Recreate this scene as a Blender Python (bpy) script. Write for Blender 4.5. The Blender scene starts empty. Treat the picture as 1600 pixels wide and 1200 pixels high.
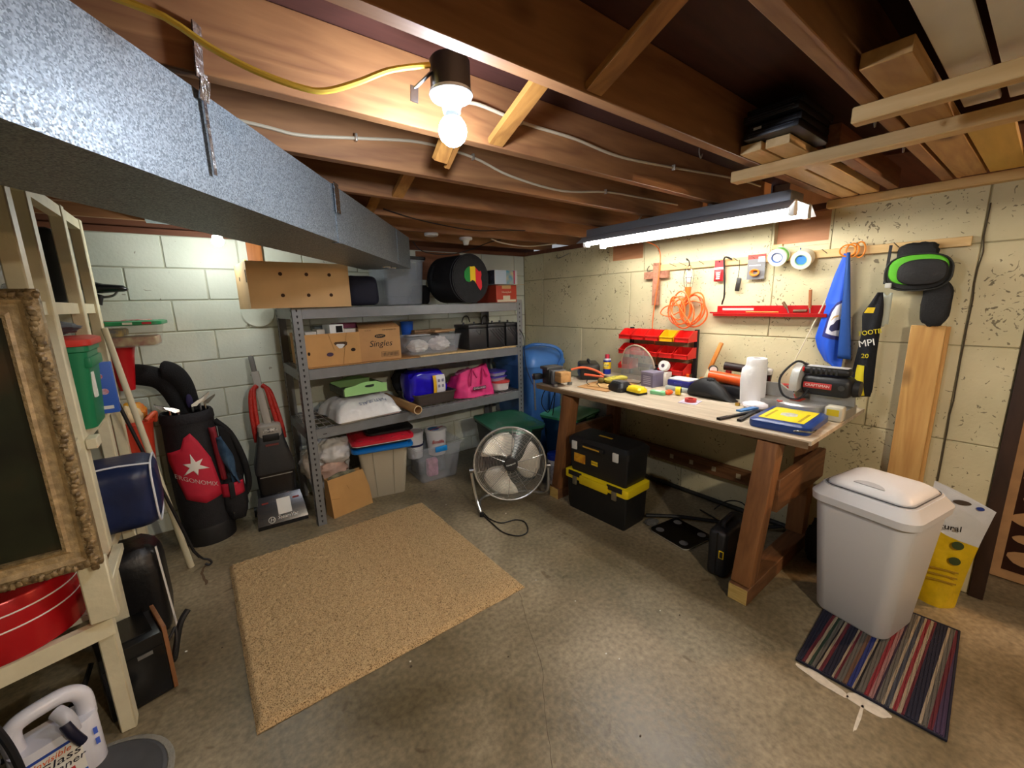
import bpy, bmesh, math, random
from mathutils import Vector, Matrix, Euler, noise
random.seed(7)
PI = math.pi
sc = bpy.context.scene
C = sc.collection

# ------------------------------------------------------------------ camera
F_PX, YAW, PITCH, ROLL = 644.24, math.radians(37.534), math.radians(11.323), math.radians(-1.401)
cam_d = bpy.data.cameras.new('camera'); cam_d.sensor_width = 36.0; cam_d.lens = 36.0*F_PX/1600.0
cam_d.clip_start = 0.01
cam = bpy.data.objects.new('camera', cam_d); C.objects.link(cam)
_f = Vector((math.sin(YAW)*math.cos(PITCH), math.cos(YAW)*math.cos(PITCH), -math.sin(PITCH)))
_r = Vector((math.cos(YAW), -math.sin(YAW), 0)); _u = _r.cross(_f)
_r2 = math.cos(ROLL)*_r + math.sin(ROLL)*_u; _u2 = -math.sin(ROLL)*_r + math.cos(ROLL)*_u
_m = Matrix((( _r2.x,_u2.x,-_f.x,-2.906),(_r2.y,_u2.y,-_f.y,-3.520),(_r2.z,_u2.z,-_f.z,1.4996),(0,0,0,1)))
cam.matrix_world = _m
sc.camera = cam

# ------------------------------------------------------------------ world, exposure
w = bpy.data.worlds.new('world'); sc.world = w; w.use_nodes = True
w.node_tree.nodes['Background'].inputs[0].default_value = (0.9, 0.93, 1.0, 1)
w.node_tree.nodes['Background'].inputs[1].default_value = 0.15
sc.view_settings.view_transform = 'Standard'; sc.view_settings.look = 'None'
sc.view_settings.gamma = 1.0; sc.view_settings.use_curve_mapping = False
sc.view_settings.exposure = 1.25
sc.cycles.use_denoising = True
sc.cycles.max_bounces = 8
sc.cycles.transparent_max_bounces = 12
BULB_STRENGTH, BULB2_STRENGTH, TUBE_STRENGTH, REAR_FILL_STRENGTH, WARM_STRENGTH = 165.0, 120.0, 15.5, 820.0, 620.0

# ------------------------------------------------------------------ materials
def lin(h):
    if isinstance(h, tuple): return h
    h = h.lstrip('#'); out = []
    for i in (0, 2, 4):
        c = int(h[i:i+2], 16)/255.0
        out.append(c/12.92 if c <= 0.04045 else ((c+0.055)/1.055)**2.4)
    return tuple(out)
MATS = {}
def _sock(n, name, val):
    if name in n.inputs: n.inputs[name].default_value = val
def mat(col, rough=0.5, metal=0.0, var=0.0, scale=20.0, bump=0.0, bscale=60.0, alpha=1.0, coat=0.0, sheen=0.0, stretch=(1,1,1), col2=None, trans=0.0):
    key = ('m', col, rough, metal, var, scale, bump, bscale, alpha, coat, sheen, stretch, col2, trans)
    if key in MATS: return MATS[key]
    m = bpy.data.materials.new('mat_%d' % len(MATS)); m.use_nodes = True
    nt = m.node_tree; b = nt.nodes['Principled BSDF']
    c = lin(col)
    b.inputs['Base Color'].default_value = (*c, 1); b.inputs['Roughness'].default_value = rough
    b.inputs['Metallic'].default_value = metal
    if alpha < 1: b.inputs['Alpha'].default_value = alpha
    if trans > 0: _sock(b, 'Transmission Weight', trans)
    if coat: _sock(b, 'Coat Weight', coat)
    if sheen: _sock(b, 'Sheen Weight', sheen)
    if var > 0 or col2 or bump > 0:
        tc = nt.nodes.new('ShaderNodeTexCoord'); mp = nt.nodes.new('ShaderNodeMapping')
        mp.inputs['Scale'].default_value = stretch
        nt.links.new(tc.outputs['Object'], mp.inputs['Vector'])
    if var > 0 or col2:
        n = nt.nodes.new('ShaderNodeTexNoise'); n.inputs['Scale'].default_value = scale; n.inputs['Detail'].default_value = 6
        nt.links.new(mp.outputs['Vector'], n.inputs['Vector'])
        r = nt.nodes.new('ShaderNodeValToRGB')
        a = tuple(max(0, x*(1-var)) for x in c); d = lin(col2) if col2 else tuple(min(1, x*(1+var)) for x in c)
        if col2: a = c
        r.color_ramp.elements[0].position = 0.35; r.color_ramp.elements[1].position = 0.65
        r.color_ramp.elements[0].color = (*a, 1); r.color_ramp.elements[1].color = (*d, 1)
        nt.links.new(n.outputs['Fac'], r.inputs['Fac']); nt.links.new(r.outputs['Color'], b.inputs['Base Color'])
    if bump > 0:
        n2 = nt.nodes.new('ShaderNodeTexNoise'); n2.inputs['Scale'].default_value = bscale; n2.inputs['Detail'].default_value = 4
        nt.links.new(mp.outputs['Vector'], n2.inputs['Vector'])
        bp = nt.nodes.new('ShaderNodeBump'); bp.inputs['Strength'].default_value = min(1, bump); bp.inputs['Distance'].default_value = 0.01
        nt.links.new(n2.outputs['Fac'], bp.inputs['Height']); nt.links.new(bp.outputs['Normal'], b.inputs['Normal'])
    MATS[key] = m; return m
def emis(col, strength):
    key = ('e', col, strength)
    if key in MATS: return MATS[key]
    m = bpy.data.materials.new('lamp_glow_%d' % len(MATS)); m.use_nodes = True
    b = m.node_tree.nodes['Principled BSDF']
    b.inputs['Base Color'].default_value = (0.9, 0.9, 0.9, 1)
    b.inputs['Emission Color'].default_value = (*lin(col), 1); b.inputs['Emission Strength'].default_value = strength
    MATS[key] = m; return m
def wood(c1, c2, axis='X', rough=0.6, fine=9.0, knots=True, long=0.12):
    key = ('w', c1, c2, axis, rough, fine, knots)
    if key in MATS: return MATS[key]
    m = bpy.data.materials.new('wood_%d' % len(MATS)); m.use_nodes = True
    nt = m.node_tree; b = nt.nodes['Principled BSDF']; b.inputs['Roughness'].default_value = rough
    tc = nt.nodes.new('ShaderNodeTexCoord'); mp = nt.nodes.new('ShaderNodeMapping')
    s = {'X': (long, 1, 1), 'Y': (1, long, 1), 'Z': (1, 1, long)}[axis]
    mp.inputs['Scale'].default_value = s
    oi = nt.nodes.new('ShaderNodeObjectInfo'); ad = nt.nodes.new('ShaderNodeVectorMath'); ad.operation = 'MULTIPLY_ADD'
    nt.links.new(oi.outputs['Random'], ad.inputs[1]); ad.inputs[0].default_value = (9, 7, 5)
    nt.links.new(tc.outputs['Object'], ad.inputs[2])
    nt.links.new(ad.outputs[0], mp.inputs['Vector'])
    n = nt.nodes.new('ShaderNodeTexNoise'); n.inputs['Scale'].default_value = fine; n.inputs['Detail'].default_value = 3; n.inputs['Distortion'].default_value = 1.2
    nt.links.new(mp.outputs['Vector'], n.inputs['Vector'])
    mu = nt.nodes.new('ShaderNodeMath'); mu.operation = 'MULTIPLY'; mu.inputs[1].default_value = 9.0
    fr = nt.nodes.new('ShaderNodeMath'); fr.operation = 'PINGPONG'; fr.inputs[1].default_value = 1.0
    nt.links.new(n.outputs['Fac'], mu.inputs[0]); nt.links.new(mu.outputs[0], fr.inputs[0])
    n2 = nt.nodes.new('ShaderNodeTexNoise'); n2.inputs['Scale'].default_value = 70; n2.inputs['Detail'].default_value = 4
    nt.links.new(mp.outputs['Vector'], n2.inputs['Vector'])
    mx = nt.nodes.new('ShaderNodeMath'); mx.operation = 'MULTIPLY_ADD'; mx.inputs[1].default_value = 0.45
    hb = nt.nodes.new('ShaderNodeMath'); hb.operation = 'MULTIPLY'; hb.inputs[1].default_value = 0.55
    nt.links.new(n2.outputs['Fac'], hb.inputs[0]); nt.links.new(fr.outputs[0], mx.inputs[0]); nt.links.new(hb.outputs[0], mx.inputs[2])
    r = nt.nodes.new('ShaderNodeValToRGB'); r.color_ramp.elements[0].position = 0.1; r.color_ramp.elements[1].position = 0.75
    r.color_ramp.elements[0].color = (*lin(c2), 1); r.color_ramp.elements[1].color = (*lin(c1), 1)
    nt.links.new(mx.outputs[0], r.inputs['Fac']); last = r.outputs['Color']
    if knots:
        v = nt.nodes.new('ShaderNodeTexVoronoi'); v.inputs['Scale'].default_value = 3.2
        mp2 = nt.nodes.new('ShaderNodeMapping'); mp2.inputs['Scale'].default_value = tuple(0.55 if q < 1 else 1.0 for q in s)
        nt.links.new(ad.outputs[0], mp2.inputs['Vector']); nt.links.new(mp2.outputs[0], v.inputs['Vector'])
        kr = nt.nodes.new('ShaderNodeValToRGB'); kr.color_ramp.elements[0].position = 0.03; kr.color_ramp.elements[1].position = 0.12
        kr.color_ramp.elements[0].color = (0.35, 0.3, 0.28, 1); kr.color_ramp.elements[1].color = (1, 1, 1, 1)
        nt.links.new(v.outputs['Distance'], kr.inputs['Fac'])
        mm = nt.nodes.new('ShaderNodeMix'); mm.data_type = 'RGBA'; mm.blend_type = 'MULTIPLY'; mm.inputs[0].default_value = 1.0
        nt.links.new(last, mm.inputs[6]); nt.links.new(kr.outputs[0], mm.inputs[7]); last = mm.outputs[2]
    nt.links.new(last, b.inputs['Base Color'])
    bp = nt.nodes.new('ShaderNodeBump'); bp.inputs['Strength'].default_value = 0.25; bp.inputs['Distance'].default_value = 0.004
    nt.links.new(mx.outputs[0], bp.inputs['Height']); nt.links.new(bp.outputs['Normal'], b.inputs['Normal'])
    MATS[key] = m; return m
def stripes(cols, axis, lo, hi, rough=0.9, bump=True):
    """bands of flat colour across an object axis; cols = [(width, colour)...]"""
    m = bpy.data.materials.new('stripes_%d' % len(MATS)); m.use_nodes = True; MATS[('s', len(MATS))] = m
    nt = m.node_tree; b = nt.nodes['Principled BSDF']; b.inputs['Roughness'].default_value = rough
    tc = nt.nodes.new('ShaderNodeTexCoord'); sx = nt.nodes.new('ShaderNodeSeparateXYZ'); nt.links.new(tc.outputs['Object'], sx.inputs[0])
    mr = nt.nodes.new('ShaderNodeMapRange'); mr.inputs[1].default_value = lo; mr.inputs[2].default_value = hi
    nt.links.new(sx.outputs[axis], mr.inputs[0])
    r = nt.nodes.new('ShaderNodeValToRGB'); r.color_ramp.interpolation = 'CONSTANT'
    tot = sum(c[0] for c in cols); t = 0
    for i, (wd, cc) in enumerate(cols[:32]):
        if i == 0: e = r.color_ramp.elements[0]; e.position = 0
        elif i == 1: e = r.color_ramp.elements[1]; e.position = t
        else: e = r.color_ramp.elements.new(t)
        e.color = (*lin(cc), 1); t += wd/tot
    nt.links.new(mr.outputs[0], r.inputs['Fac']); nt.links.new(r.outputs['Color'], b.inputs['Base Color'])
    n2 = nt.nodes.new('ShaderNodeTexNoise'); n2.inputs['Scale'].default_value = 400
    bp = nt.nodes.new('ShaderNodeBump'); bp.inputs['Strength'].default_value = 0.6; bp.inputs['Distance'].default_value = 0.003
    nt.links.new(tc.outputs['Object'], n2.inputs['Vector']); nt.links.new(n2.outputs['Fac'], bp.inputs['Height']); nt.links.new(bp.outputs['Normal'], b.inputs['Normal'])
    return m

# ------------------------------------------------------------------ mesh helpers
_rbcache = {}
def rbox_data(sx, sy, sz, r, seg=2):
    key = (round(sx,4), round(sy,4), round(sz,4), r, seg)
    if key in _rbcache: return _rbcache[key]
    bm = bmesh.new(); bmesh.ops.create_cube(bm, size=1.0)
    for v in bm.verts: v.co = Vector((v.co.x*sx, v.co.y*sy, v.co.z*sz))
    r = min(r, 0.49*min(sx, sy, sz))
    if r > 0: bmesh.ops.bevel(bm, geom=list(bm.edges), offset=r, segments=seg, affect='EDGES', profile=0.5)
    bm.verts.ensure_lookup_table(); vs = [tuple(v.co) for v in bm.verts]; fs = [[v.index for v in f.verts] for f in bm.faces]
    bm.free(); _rbcache[key] = (vs, fs); return vs, fs
def rrect(wd, dp, r, n=4):
    r = min(r, wd*0.499, dp*0.499); pts = []
    for cx, cy, a0 in ((wd/2-r, dp/2-r, 0), (-wd/2+r, dp/2-r, PI/2), (-wd/2+r, -dp/2+r, PI), (wd/2-r, -dp/2+r, 1.5*PI)):
        for i in range(n+1):
            a = a0 + PI/2*i/n; pts.append((cx+r*math.cos(a), cy+r*math.sin(a)))
    return pts
def axes(o, x, y):
    """matrix with origin o, local x and y directions (z = x cross y)"""
    x = Vector(x).normalized(); y = Vector(y); z = x.cross(y).normalized(); y = z.cross(x); o = Vector(o)
    return Matrix(((x.x,y.x,z.x,o.x),(x.y,y.y,z.y,o.y),(x.z,y.z,z.z,o.z),(0,0,0,1)))
def rot(rx=0, ry=0, rz=0, o=(0,0,0)):
    return Matrix.Translation(o) @ Euler((math.radians(rx), math.radians(ry), math.radians(rz))).to_matrix().to_4x4()
class MB:
    def __init__(s): s.v = []; s.f = []
    def add(s, vs, fs, M=None):
        o = len(s.v)
        s.v += [tuple(M @ Vector(p)) for p in vs] if M is not None else [tuple(p) for p in vs]
        s.f += [[i+o for i in f] for f in fs]; return s
    def box(s, x0, x1, y0, y1, z0, z1, M=None, r=0.0, seg=2):
        vs, fs = rbox_data(abs(x1-x0), abs(y1-y0), abs(z1-z0), r, seg)
        c = ((x0+x1)/2, (y0+y1)/2, (z0+z1)/2)
        return s.add([(p[0]+c[0], p[1]+c[1], p[2]+c[2]) for p in vs], fs, M)
    def bar(s, p0, p1, wd, th, up=(0,0,1), r=0.0):
        """box from p0 to p1; wd across (perp to up), th along up"""
        p0 = Vector(p0); p1 = Vector(p1); d = p1-p0; L = d.length; d.normalize(); up = Vector(up)
        side = d.cross(up).normalized(); up = side.cross(d)
        M = Matrix(((d.x,side.x,up.x,p0.x),(d.y,side.y,up.y,p0.y),(d.z,side.z,up.z,p0.z),(0,0,0,1)))
        return s.box(0, L, -wd/2, wd/2, -th/2, th/2, M, r)
    def ring(s, pts3): o = len(s.v); s.v += [tuple(p) for p in pts3]; return o
    def loft(s, rings, M=None, cap0=True, cap1=True):
        n = len(rings[0]); vs = [p for r in rings for p in r]; fs = []
        for k in range(len(rings)-1):
            for i in range(n):
                j = (i+1) % n; fs.append([k*n+i, k*n+j, (k+1)*n+j, (k+1)*n+i])
        if cap0: fs.append(list(range(n))[::-1])
        if cap1: fs.append([(len(rings)-1)*n+i for i in range(n)])
        return s.add(vs, fs, M)
    def tub(s, secs, n=4, M=None, cap0=True, cap1=True):
        """secs = [(w,d,r,z)] rounded-rectangle loft along z"""
        return s.loft([[(x, y, z) for x, y in rrect(wd, dp, r, n)] for wd, dp, r, z in secs], M, cap0, cap1)
    def lathe(s, prof, seg=24, M=None, cap0=True, cap1=True):
        return s.loft([[(r*math.cos(2*PI*i/seg), r*math.sin(2*PI*i/seg), z) for i in range(seg)] for r, z in prof], M, cap0, cap1)
    def cyl(s, p0, p1, r0, r1=None, seg=14):
        p0 = Vector(p0); p1 = Vector(p1); d = (p1-p0); L = d.length; d.normalize()
        a = Vector((0,0,1)) if abs(d.z) < 0.95 else Vector((1,0,0)); x = a.cross(d).normalized()
        return s.lathe([(r0, 0), (r0 if r1 is None else r1, L)], seg, axes(p0, x, d.cross(x)))
    def tube(s, pts, r, seg=8, closed=False, smooth=0):
        pts = [Vector(p) for p in pts]
        if smooth: pts = catmull(pts, smooth, closed)
        n = len(pts); rs = r if isinstance(r, (list, tuple)) else [r]*n
        if len(rs) != n: rs = [rs[min(len(rs)-1, int(i*len(rs)/n))] for i in range(n)]
        rings = []; prev = None
        for i in range(n):
            a = pts[(i-1) % n] if (closed or i > 0) else pts[i]; b = pts[(i+1) % n] if (closed or i < n-1) else pts[i]
            t = (b-a)
            if t.length < 1e-9: t = Vector((0,0,1))
            t.normalize()
            if prev is None:
                u = Vector((0,0,1)) if abs(t.z) < 0.9 else Vector((1,0,0)); nrm = (u - t*u.dot(t)).normalized()
            else:
                nrm = (prev - t*prev.dot(t))
                nrm = nrm.normalized() if nrm.length > 1e-6 else prev
            prev = nrm; bn = t.cross(nrm)
            rings.append([tuple(pts[i] + rs[i]*(math.cos(2*PI*k/seg)*nrm + math.sin(2*PI*k/seg)*bn)) for k in range(seg)])
        if closed: rings.append(rings[0]); return s.loft(rings, None, False, False)
        return s.loft(rings)
    def prism(s, poly, z0, z1, M=None):
        return s.loft([[(x, y, z0) for x, y in poly], [(x, y, z1) for x, y in poly]], M)
    def disc(s, c, r, nrm, th=0.001, seg=20):
        c = Vector(c); nrm = Vector(nrm).normalized(); return s.cyl(c, c+nrm*th, r, r, seg)
    def grid(s, fn, nu, nv, M=None, thick=0.0):
        vs = [fn(i/(nu-1), j/(nv-1)) for j in range(nv) for i in range(nu)]
        fs = [[j*nu+i, j*nu+i+1, (j+1)*nu+i+1, (j+1)*nu+i] for j in range(nv-1) for i in range(nu-1)]
        return s.add(vs, fs, M)
    def sphere(s, c, r, seg=16, rings=8, sc3=(1,1,1), M=None):
        prof = []
        for i in range(rings+1):
            a = -PI/2 + PI*i/rings; prof.append((max(1e-4, math.cos(a)), math.sin(a)))
        T = Matrix.Translation(c) @ Matrix.Diagonal((r*sc3[0], r*sc3[1], r*sc3[2], 1))
        return s.lathe(prof, seg, (M @ T) if M is not None else T)
    def blob(s, c, size, seed=0, amp=0.15, freq=2.0, seg=28, rings=16, flat=True, sq=1.0, M=None):
        """lumpy superellipsoid resting on its base: bags, cloth"""
        vs = []; fs = []; c = Vector(c)
        for j in range(rings+1):
            ph = -PI/2 + PI*j/rings
            for i in range(seg):
                th = 2*PI*i/seg
                f = lambda q: math.copysign(abs(q)**sq, q)
                d = Vector((f(math.cos(ph))*f(math.cos(th)), f(math.cos(ph))*f(math.sin(th)), f(math.sin(ph))))
                k = 1 + amp*noise.noise(d*freq + Vector((seed*3.1, seed*1.7, seed))) + amp*0.5*noise.noise(d*freq*2.7 + Vector((seed, 5, 1)))
                p = Vector((d.x*size[0]/2*k, d.y*size[1]/2*k, d.z*size[2]/2*k))
                if flat and p.z < -size[2]*0.46: p.z = -size[2]*0.46
                vs.append(tuple(c+p))
        for j in range(rings):
            for i in range(seg):
                k = (i+1) % seg; fs.append([j*seg+i, j*seg+k, (j+1)*seg+k, (j+1)*seg+i])
        return s.add(vs, fs, M)
    def mesh(s, name, angle=38):
        me = bpy.data.meshes.new(name); me.from_pydata(s.v, [], s.f)
        bm = bmesh.new(); bm.from_mesh(me); bmesh.ops.remove_doubles(bm, verts=bm.verts, dist=1e-6)
        bmesh.ops.recalc_face_normals(bm, faces=bm.faces); bm.to_mesh(me); bm.free()
        me.polygons.foreach_set('use_smooth', [True]*len(me.polygons)); me.set_sharp_from_angle(angle=math.radians(angle))
        return me
    def build(s, name, m, parent=None, loc=(0,0,0), rz=0, angle=38, label=None, solid=0.0, sub=0):
        me = s.mesh(name, angle); me.materials.append(m)
        o = bpy.data.objects.new(name, me); C.objects.link(o); o.location = loc; o.rotation_euler[2] = math.radians(rz)
        if parent is not None: o.parent = parent
        if label: o['label'] = label
        if solid:
            md = o.modifiers.new('solid', 'SOLIDIFY'); md.thickness = solid; md.offset = 0
        if sub:
            md = o.modifiers.new('sub', 'SUBSURF'); md.levels = sub; md.render_levels = sub
        return o
def catmull(pts, k=6, closed=False):
    out = []; n = len(pts); rng = range(n) if closed else range(n-1)
    g = (lambda i: pts[i % n]) if closed else (lambda i: pts[max(0, min(n-1, i))])
    for i in rng:
        p0, p1, p2, p3 = g(i-1), g(i), g(i+1), g(i+2)
        for q in range(k):
            t = q/k
            out.append(0.5*((2*p1) + (-p0+p2)*t + (2*p0-5*p1+4*p2-p3)*t*t + (-p0+3*p1-3*p2+p3)*t**3))
    if not closed: out.append(pts[-1])
    return out
def thing(name, label, cat, loc=(0,0,0), rz=0, group=None, kind=None):
    o = bpy.data.objects.new(name, None); C.objects.link(o); o.empty_display_size = 0.05
    o.location = loc; o.rotation_euler[2] = math.radians(rz); tag(o, label, cat, group, kind); return o
def tag(o, label=None, cat=None, group=None, kind=None):
    if label: o['label'] = label
    if cat: o['category'] = cat
    if group: o['group'] = group
    if kind: o['kind'] = kind
    return o
def text(body, size, m, parent, M, name='lettering', ext=0.0004, wide=1.0, shear=0.0, label=None, curve=None):
    cu = bpy.data.curves.new('t', 'FONT'); cu.body = body; cu.size = size; cu.extrude = ext; cu.align_x = 'CENTER'; cu.align_y = 'CENTER'; cu.resolution_u = 3; cu.shear = shear
    o = bpy.data.objects.new('t', cu); me = bpy.data.meshes.new_from_object(o)
    bpy.data.objects.remove(o); bpy.data.curves.remove(cu)
    for v in me.vertices:
        p = Vector((v.co.x*wide, v.co.y, v.co.z))
        if curve: p = Vector(curve(p))
        v.co = M @ p
    me.materials.clear(); me.materials.append(m)
    o = bpy.data.objects.new(name, me); C.objects.link(o); o.parent = parent
    if label: o['label'] = label
    return o
def FRONT(o): return axes(o, (1,0,0), (0,0,1))      # print facing -Y
def WEST(o): return axes(o, (0,-1,0), (0,0,1))      # print facing -X
def UP(o, a=0): return axes(o, (math.cos(a), math.sin(a), 0), (-math.sin(a), math.cos(a), 0))
def copy_tree(o, parent=None):
    c = o.copy(); C.objects.link(c); c.parent = parent
    for ch in list(o.children): copy_tree(ch, c)
    return c
def plain(mb, name, m, label, cat, loc=(0,0,0), rz=0, group=None, **k):
    return tag(mb.build(name, m, None, loc, rz, **k), label, cat, group)

# common materials
BLACK = mat('#16161a', 0.5, var=0.15, scale=30); BLACKF = mat('#101014', 0.9, var=0.3, scale=120, bump=0.3, bscale=300)
BLACKG = mat('#0c0c0e', 0.2); WHITEP = mat('#e8e9ea', 0.4); STEEL = mat('#9a9c9f', 0.35, 1.0, var=0.1, scale=40)
CHROME = mat('#d9dadb', 0.15, 1.0); CARD = mat('#b98a55', 0.85, var=0.08, scale=12, bump=0.05, bscale=30)
DARKHOLE = mat('#0a0807', 0.9); REDP = mat('#d01a18', 0.35); YELP = mat('#f2d21c', 0.4); PRINTK = mat('#1b1714', 0.7)
RUBBER = mat('#141416', 0.55); ORANGE = mat('#e8591c', 0.4); LABELW = mat('#eceae4', 0.6)
# ------------------------------------------------------------------ setting
def floor_mat():
    m = bpy.data.materials.new('concrete_floor'); m.use_nodes = True; nt = m.node_tree; b = nt.nodes['Principled BSDF']
    tc = nt.nodes.new('ShaderNodeTexCoord')
    def noi(s, d=6, dist=0.0):
        n = nt.nodes.new('ShaderNodeTexNoise'); n.inputs['Scale'].default_value = s; n.inputs['Detail'].default_value = d; n.inputs['Distortion'].default_value = dist
        nt.links.new(tc.outputs['Object'], n.inputs['Vector']); return n
    a = noi(1.6, 8, 0.6); r = nt.nodes.new('ShaderNodeValToRGB'); cr = r.color_ramp
    cr.elements[0].position = 0.3; cr.elements[0].color = (*lin('#62573f'), 1); cr.elements[1].position = 0.72; cr.elements[1].color = (*lin('#a3957a'), 1)
    e = cr.elements.new(0.5); e.color = (*lin('#82765d'), 1)
    nt.links.new(a.outputs['Fac'], r.inputs['Fac'])
    f = noi(45, 8); mx = nt.nodes.new('ShaderNodeMix'); mx.data_type = 'RGBA'; mx.blend_type = 'OVERLAY'; mx.inputs[0].default_value = 0.75
    nt.links.new(r.outputs[0], mx.inputs[6]); nt.links.new(f.outputs['Fac'], mx.inputs[7])
    # dark spots
    s = noi(9, 3, 1.0); sr = nt.nodes.new('ShaderNodeValToRGB'); sr.color_ramp.elements[0].position = 0.66; sr.color_ramp.elements[0].color = (1,1,1,1)
    sr.color_ramp.elements[1].position = 0.75; sr.color_ramp.elements[1].color = (0.62,0.56,0.5,1); nt.links.new(s.outputs['Fac'], sr.inputs['Fac'])
    m2 = nt.nodes.new('ShaderNodeMix'); m2.data_type = 'RGBA'; m2.blend_type = 'MULTIPLY'; m2.inputs[0].default_value = 1
    nt.links.new(mx.outputs[2], m2.inputs[6]); nt.links.new(sr.outputs[0], m2.inputs[7])
    nt.links.new(m2.outputs[2], b.inputs['Base Color'])
    rr = nt.nodes.new('ShaderNodeMapRange'); rr.inputs[3].default_value = 0.24; rr.inputs[4].default_value = 0.52; nt.links.new(a.outputs['Fac'], rr.inputs[0]); nt.links.new(rr.outputs[0], b.inputs['Roughness'])
    g = noi(30, 8); bp = nt.nodes.new('ShaderNodeBump'); bp.inputs['Strength'].default_value = 0.25; bp.inputs['Distance'].default_value = 0.006
    nt.links.new(g.outputs['Fac'], bp.inputs['Height']); nt.links.new(bp.outputs['Normal'], b.inputs['Normal'])
    return m
def wall_mat(base, dark, pit, pits=0.0, pscale=16):
    m = bpy.data.materials.new('painted_wall'); m.use_nodes = True; nt = m.node_tree; b = nt.nodes['Principled BSDF']; b.inputs['Roughness'].default_value = 0.6
    ge = nt.nodes.new('ShaderNodeNewGeometry')
    def noi(s, d=6, dist=0.0):
        n = nt.nodes.new('ShaderNodeTexNoise'); n.inputs['Scale'].default_value = s; n.inputs['Detail'].default_value = d; n.inputs['Distortion'].default_value = dist
        nt.links.new(ge.outputs['Position'], n.inputs['Vector']); return n
    a = noi(3.0, 6); r = nt.nodes.new('ShaderNodeValToRGB'); r.color_ramp.elements[0].position = 0.3; r.color_ramp.elements[0].color = (*lin(dark), 1)
    r.color_ramp.elements[1].position = 0.6; r.color_ramp.elements[1].color = (*lin(base), 1); nt.links.new(a.outputs['Fac'], r.inputs['Fac'])
    last = r.outputs[0]
    if pits > 0:   # flaked paint
        p = noi(pscale, 2, 2.5); q = noi(2.2, 3); ml = nt.nodes.new('ShaderNodeMath'); ml.operation = 'MULTIPLY_ADD'; ml.inputs[1].default_value = 0.35
        nt.links.new(q.outputs['Fac'], ml.inputs[0]); nt.links.new(p.outputs['Fac'], ml.inputs[2])
        pr = nt.nodes.new('ShaderNodeValToRGB'); pr.color_ramp.elements[0].position = pits; pr.color_ramp.elements[0].color = (0,0,0,1); pr.color_ramp.elements[1].position = pits+0.02; pr.color_ramp.elements[1].color = (1,1,1,1)
        nt.links.new(ml.outputs[0], pr.inputs['Fac'])
        mm = nt.nodes.new('ShaderNodeMix'); mm.data_type = 'RGBA'; nt.links.new(pr.outputs[0], mm.inputs[0]); nt.links.new(last, mm.inputs[6]); mm.inputs[7].default_value = (*lin(pit), 1); last = mm.outputs[2]
    nt.links.new(last, b.inputs['Base Color'])
    g = noi(55, 6); bp = nt.nodes.new('ShaderNodeBump'); bp.inputs['Strength'].default_value = 0.35; bp.inputs['Distance'].default_value = 0.004
    nt.links.new(g.outputs['Fac'], bp.inputs['Height']); nt.links.new(bp.outputs['Normal'], b.inputs['Normal'])
    return m
FLOORM = floor_mat()
BACKM = wall_mat('#dadfd2', '#ced4c6', '#9d9a88', 0.93, 12)
BACKJ = wall_mat('#b9baa6', '#aaab98', '#8d8a78')
RIGHTM = wall_mat('#d3c8a2', '#c0b690', '#7d7258', 0.845, 22)
RIGHTJ = wall_mat('#a99f7c', '#8f8668', '#6d6350')
JOIST = wood('#a8794d', '#835738', 'X', 0.65, 5.0); SUBFL = wood('#4d281f', '#3b1d17', 'X', 0.75, 4.0, False)
PINE = wood('#e0be84', '#c99f62', 'Y', 0.6, 5.0); PINEX = wood('#e2c08a', '#cba268', 'X', 0.6, 5.0); PINEZ = wood('#d8ab68', '#bd8a4a', 'Z', 0.55, 5.0)

floor = MB().box(-5, 1.6, -7, 0.2, -0.1, 0).build('floor', FLOORM); tag(floor, 'stained concrete basement floor', None, None, 'structure')
def floor_patch(name, pts, m, z=0.0015, label=None):
    return MB().prism(pts, 0.0003, z).build(name, m, floor, label=label)
def wobble(line, wd, seed=0):
    pts = catmull([Vector((x, y, 0)) for x, y in line], 6); L = []; R = []
    for i, p in enumerate(pts):
        t = (pts[min(i+1, len(pts)-1)] - pts[max(i-1, 0)]).normalized(); n = Vector((-t.y, t.x, 0))
        k = 0.012*noise.noise(Vector((i*0.45, seed, 0))); q = wd*(0.6+0.8*random.random())
        L.append((p.x+n.x*(k+q), p.y+n.y*(k+q))); R.append((p.x+n.x*(k-q), p.y+n.y*(k-q)))
    mb = MB(); n = len(L)
    mb.add([(x, y, 0.0008) for x, y in L]+[(x, y, 0.0008) for x, y in R], [[i, i+1, n+i+1, n+i] for i in range(n-1)]); return mb
CRACKM = mat('#625644', 0.9)
wobble([(-1.70,-1.95),(-1.76,-2.06),(-1.86,-2.25),(-1.94,-2.42),(-2.06,-2.57),(-2.17,-2.73),(-2.3,-2.95)], 0.0012, 1).build('crack', CRACKM, floor, label='thin dark crack in the concrete')
wobble([(-3.02,-0.62),(-3.05,-0.72),(-3.03,-0.86)], 0.006, 3).build('crack', mat('#6b5640', 0.9), floor)
SPILL = mat('#cfc9bb', 0.7, var=0.1, scale=40)
def blobpoly(cx, cy, rx, ry, n=22, seed=0, a=0):
    out = []
    for i in range(n):
        t = 2*PI*i/n; k = 1+0.35*noise.noise(Vector((math.cos(t)*1.6, math.sin(t)*1.6, seed)))
        x, y = rx*k*math.cos(t), ry*k*math.sin(t); out.append((cx+x*math.cos(a)-y*math.sin(a), cy+x*math.sin(a)+y*math.cos(a)))
    return out
floor_patch('paint_spill', blobpoly(-1.125, -3.17, 0.022, 0.085, 26, 2, -0.1), SPILL, label='spilled white paint on the floor')
floor_patch('paint_spill', blobpoly(-1.115, -3.31, 0.035, 0.06, 26, 5, 0.1), SPILL)
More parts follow.
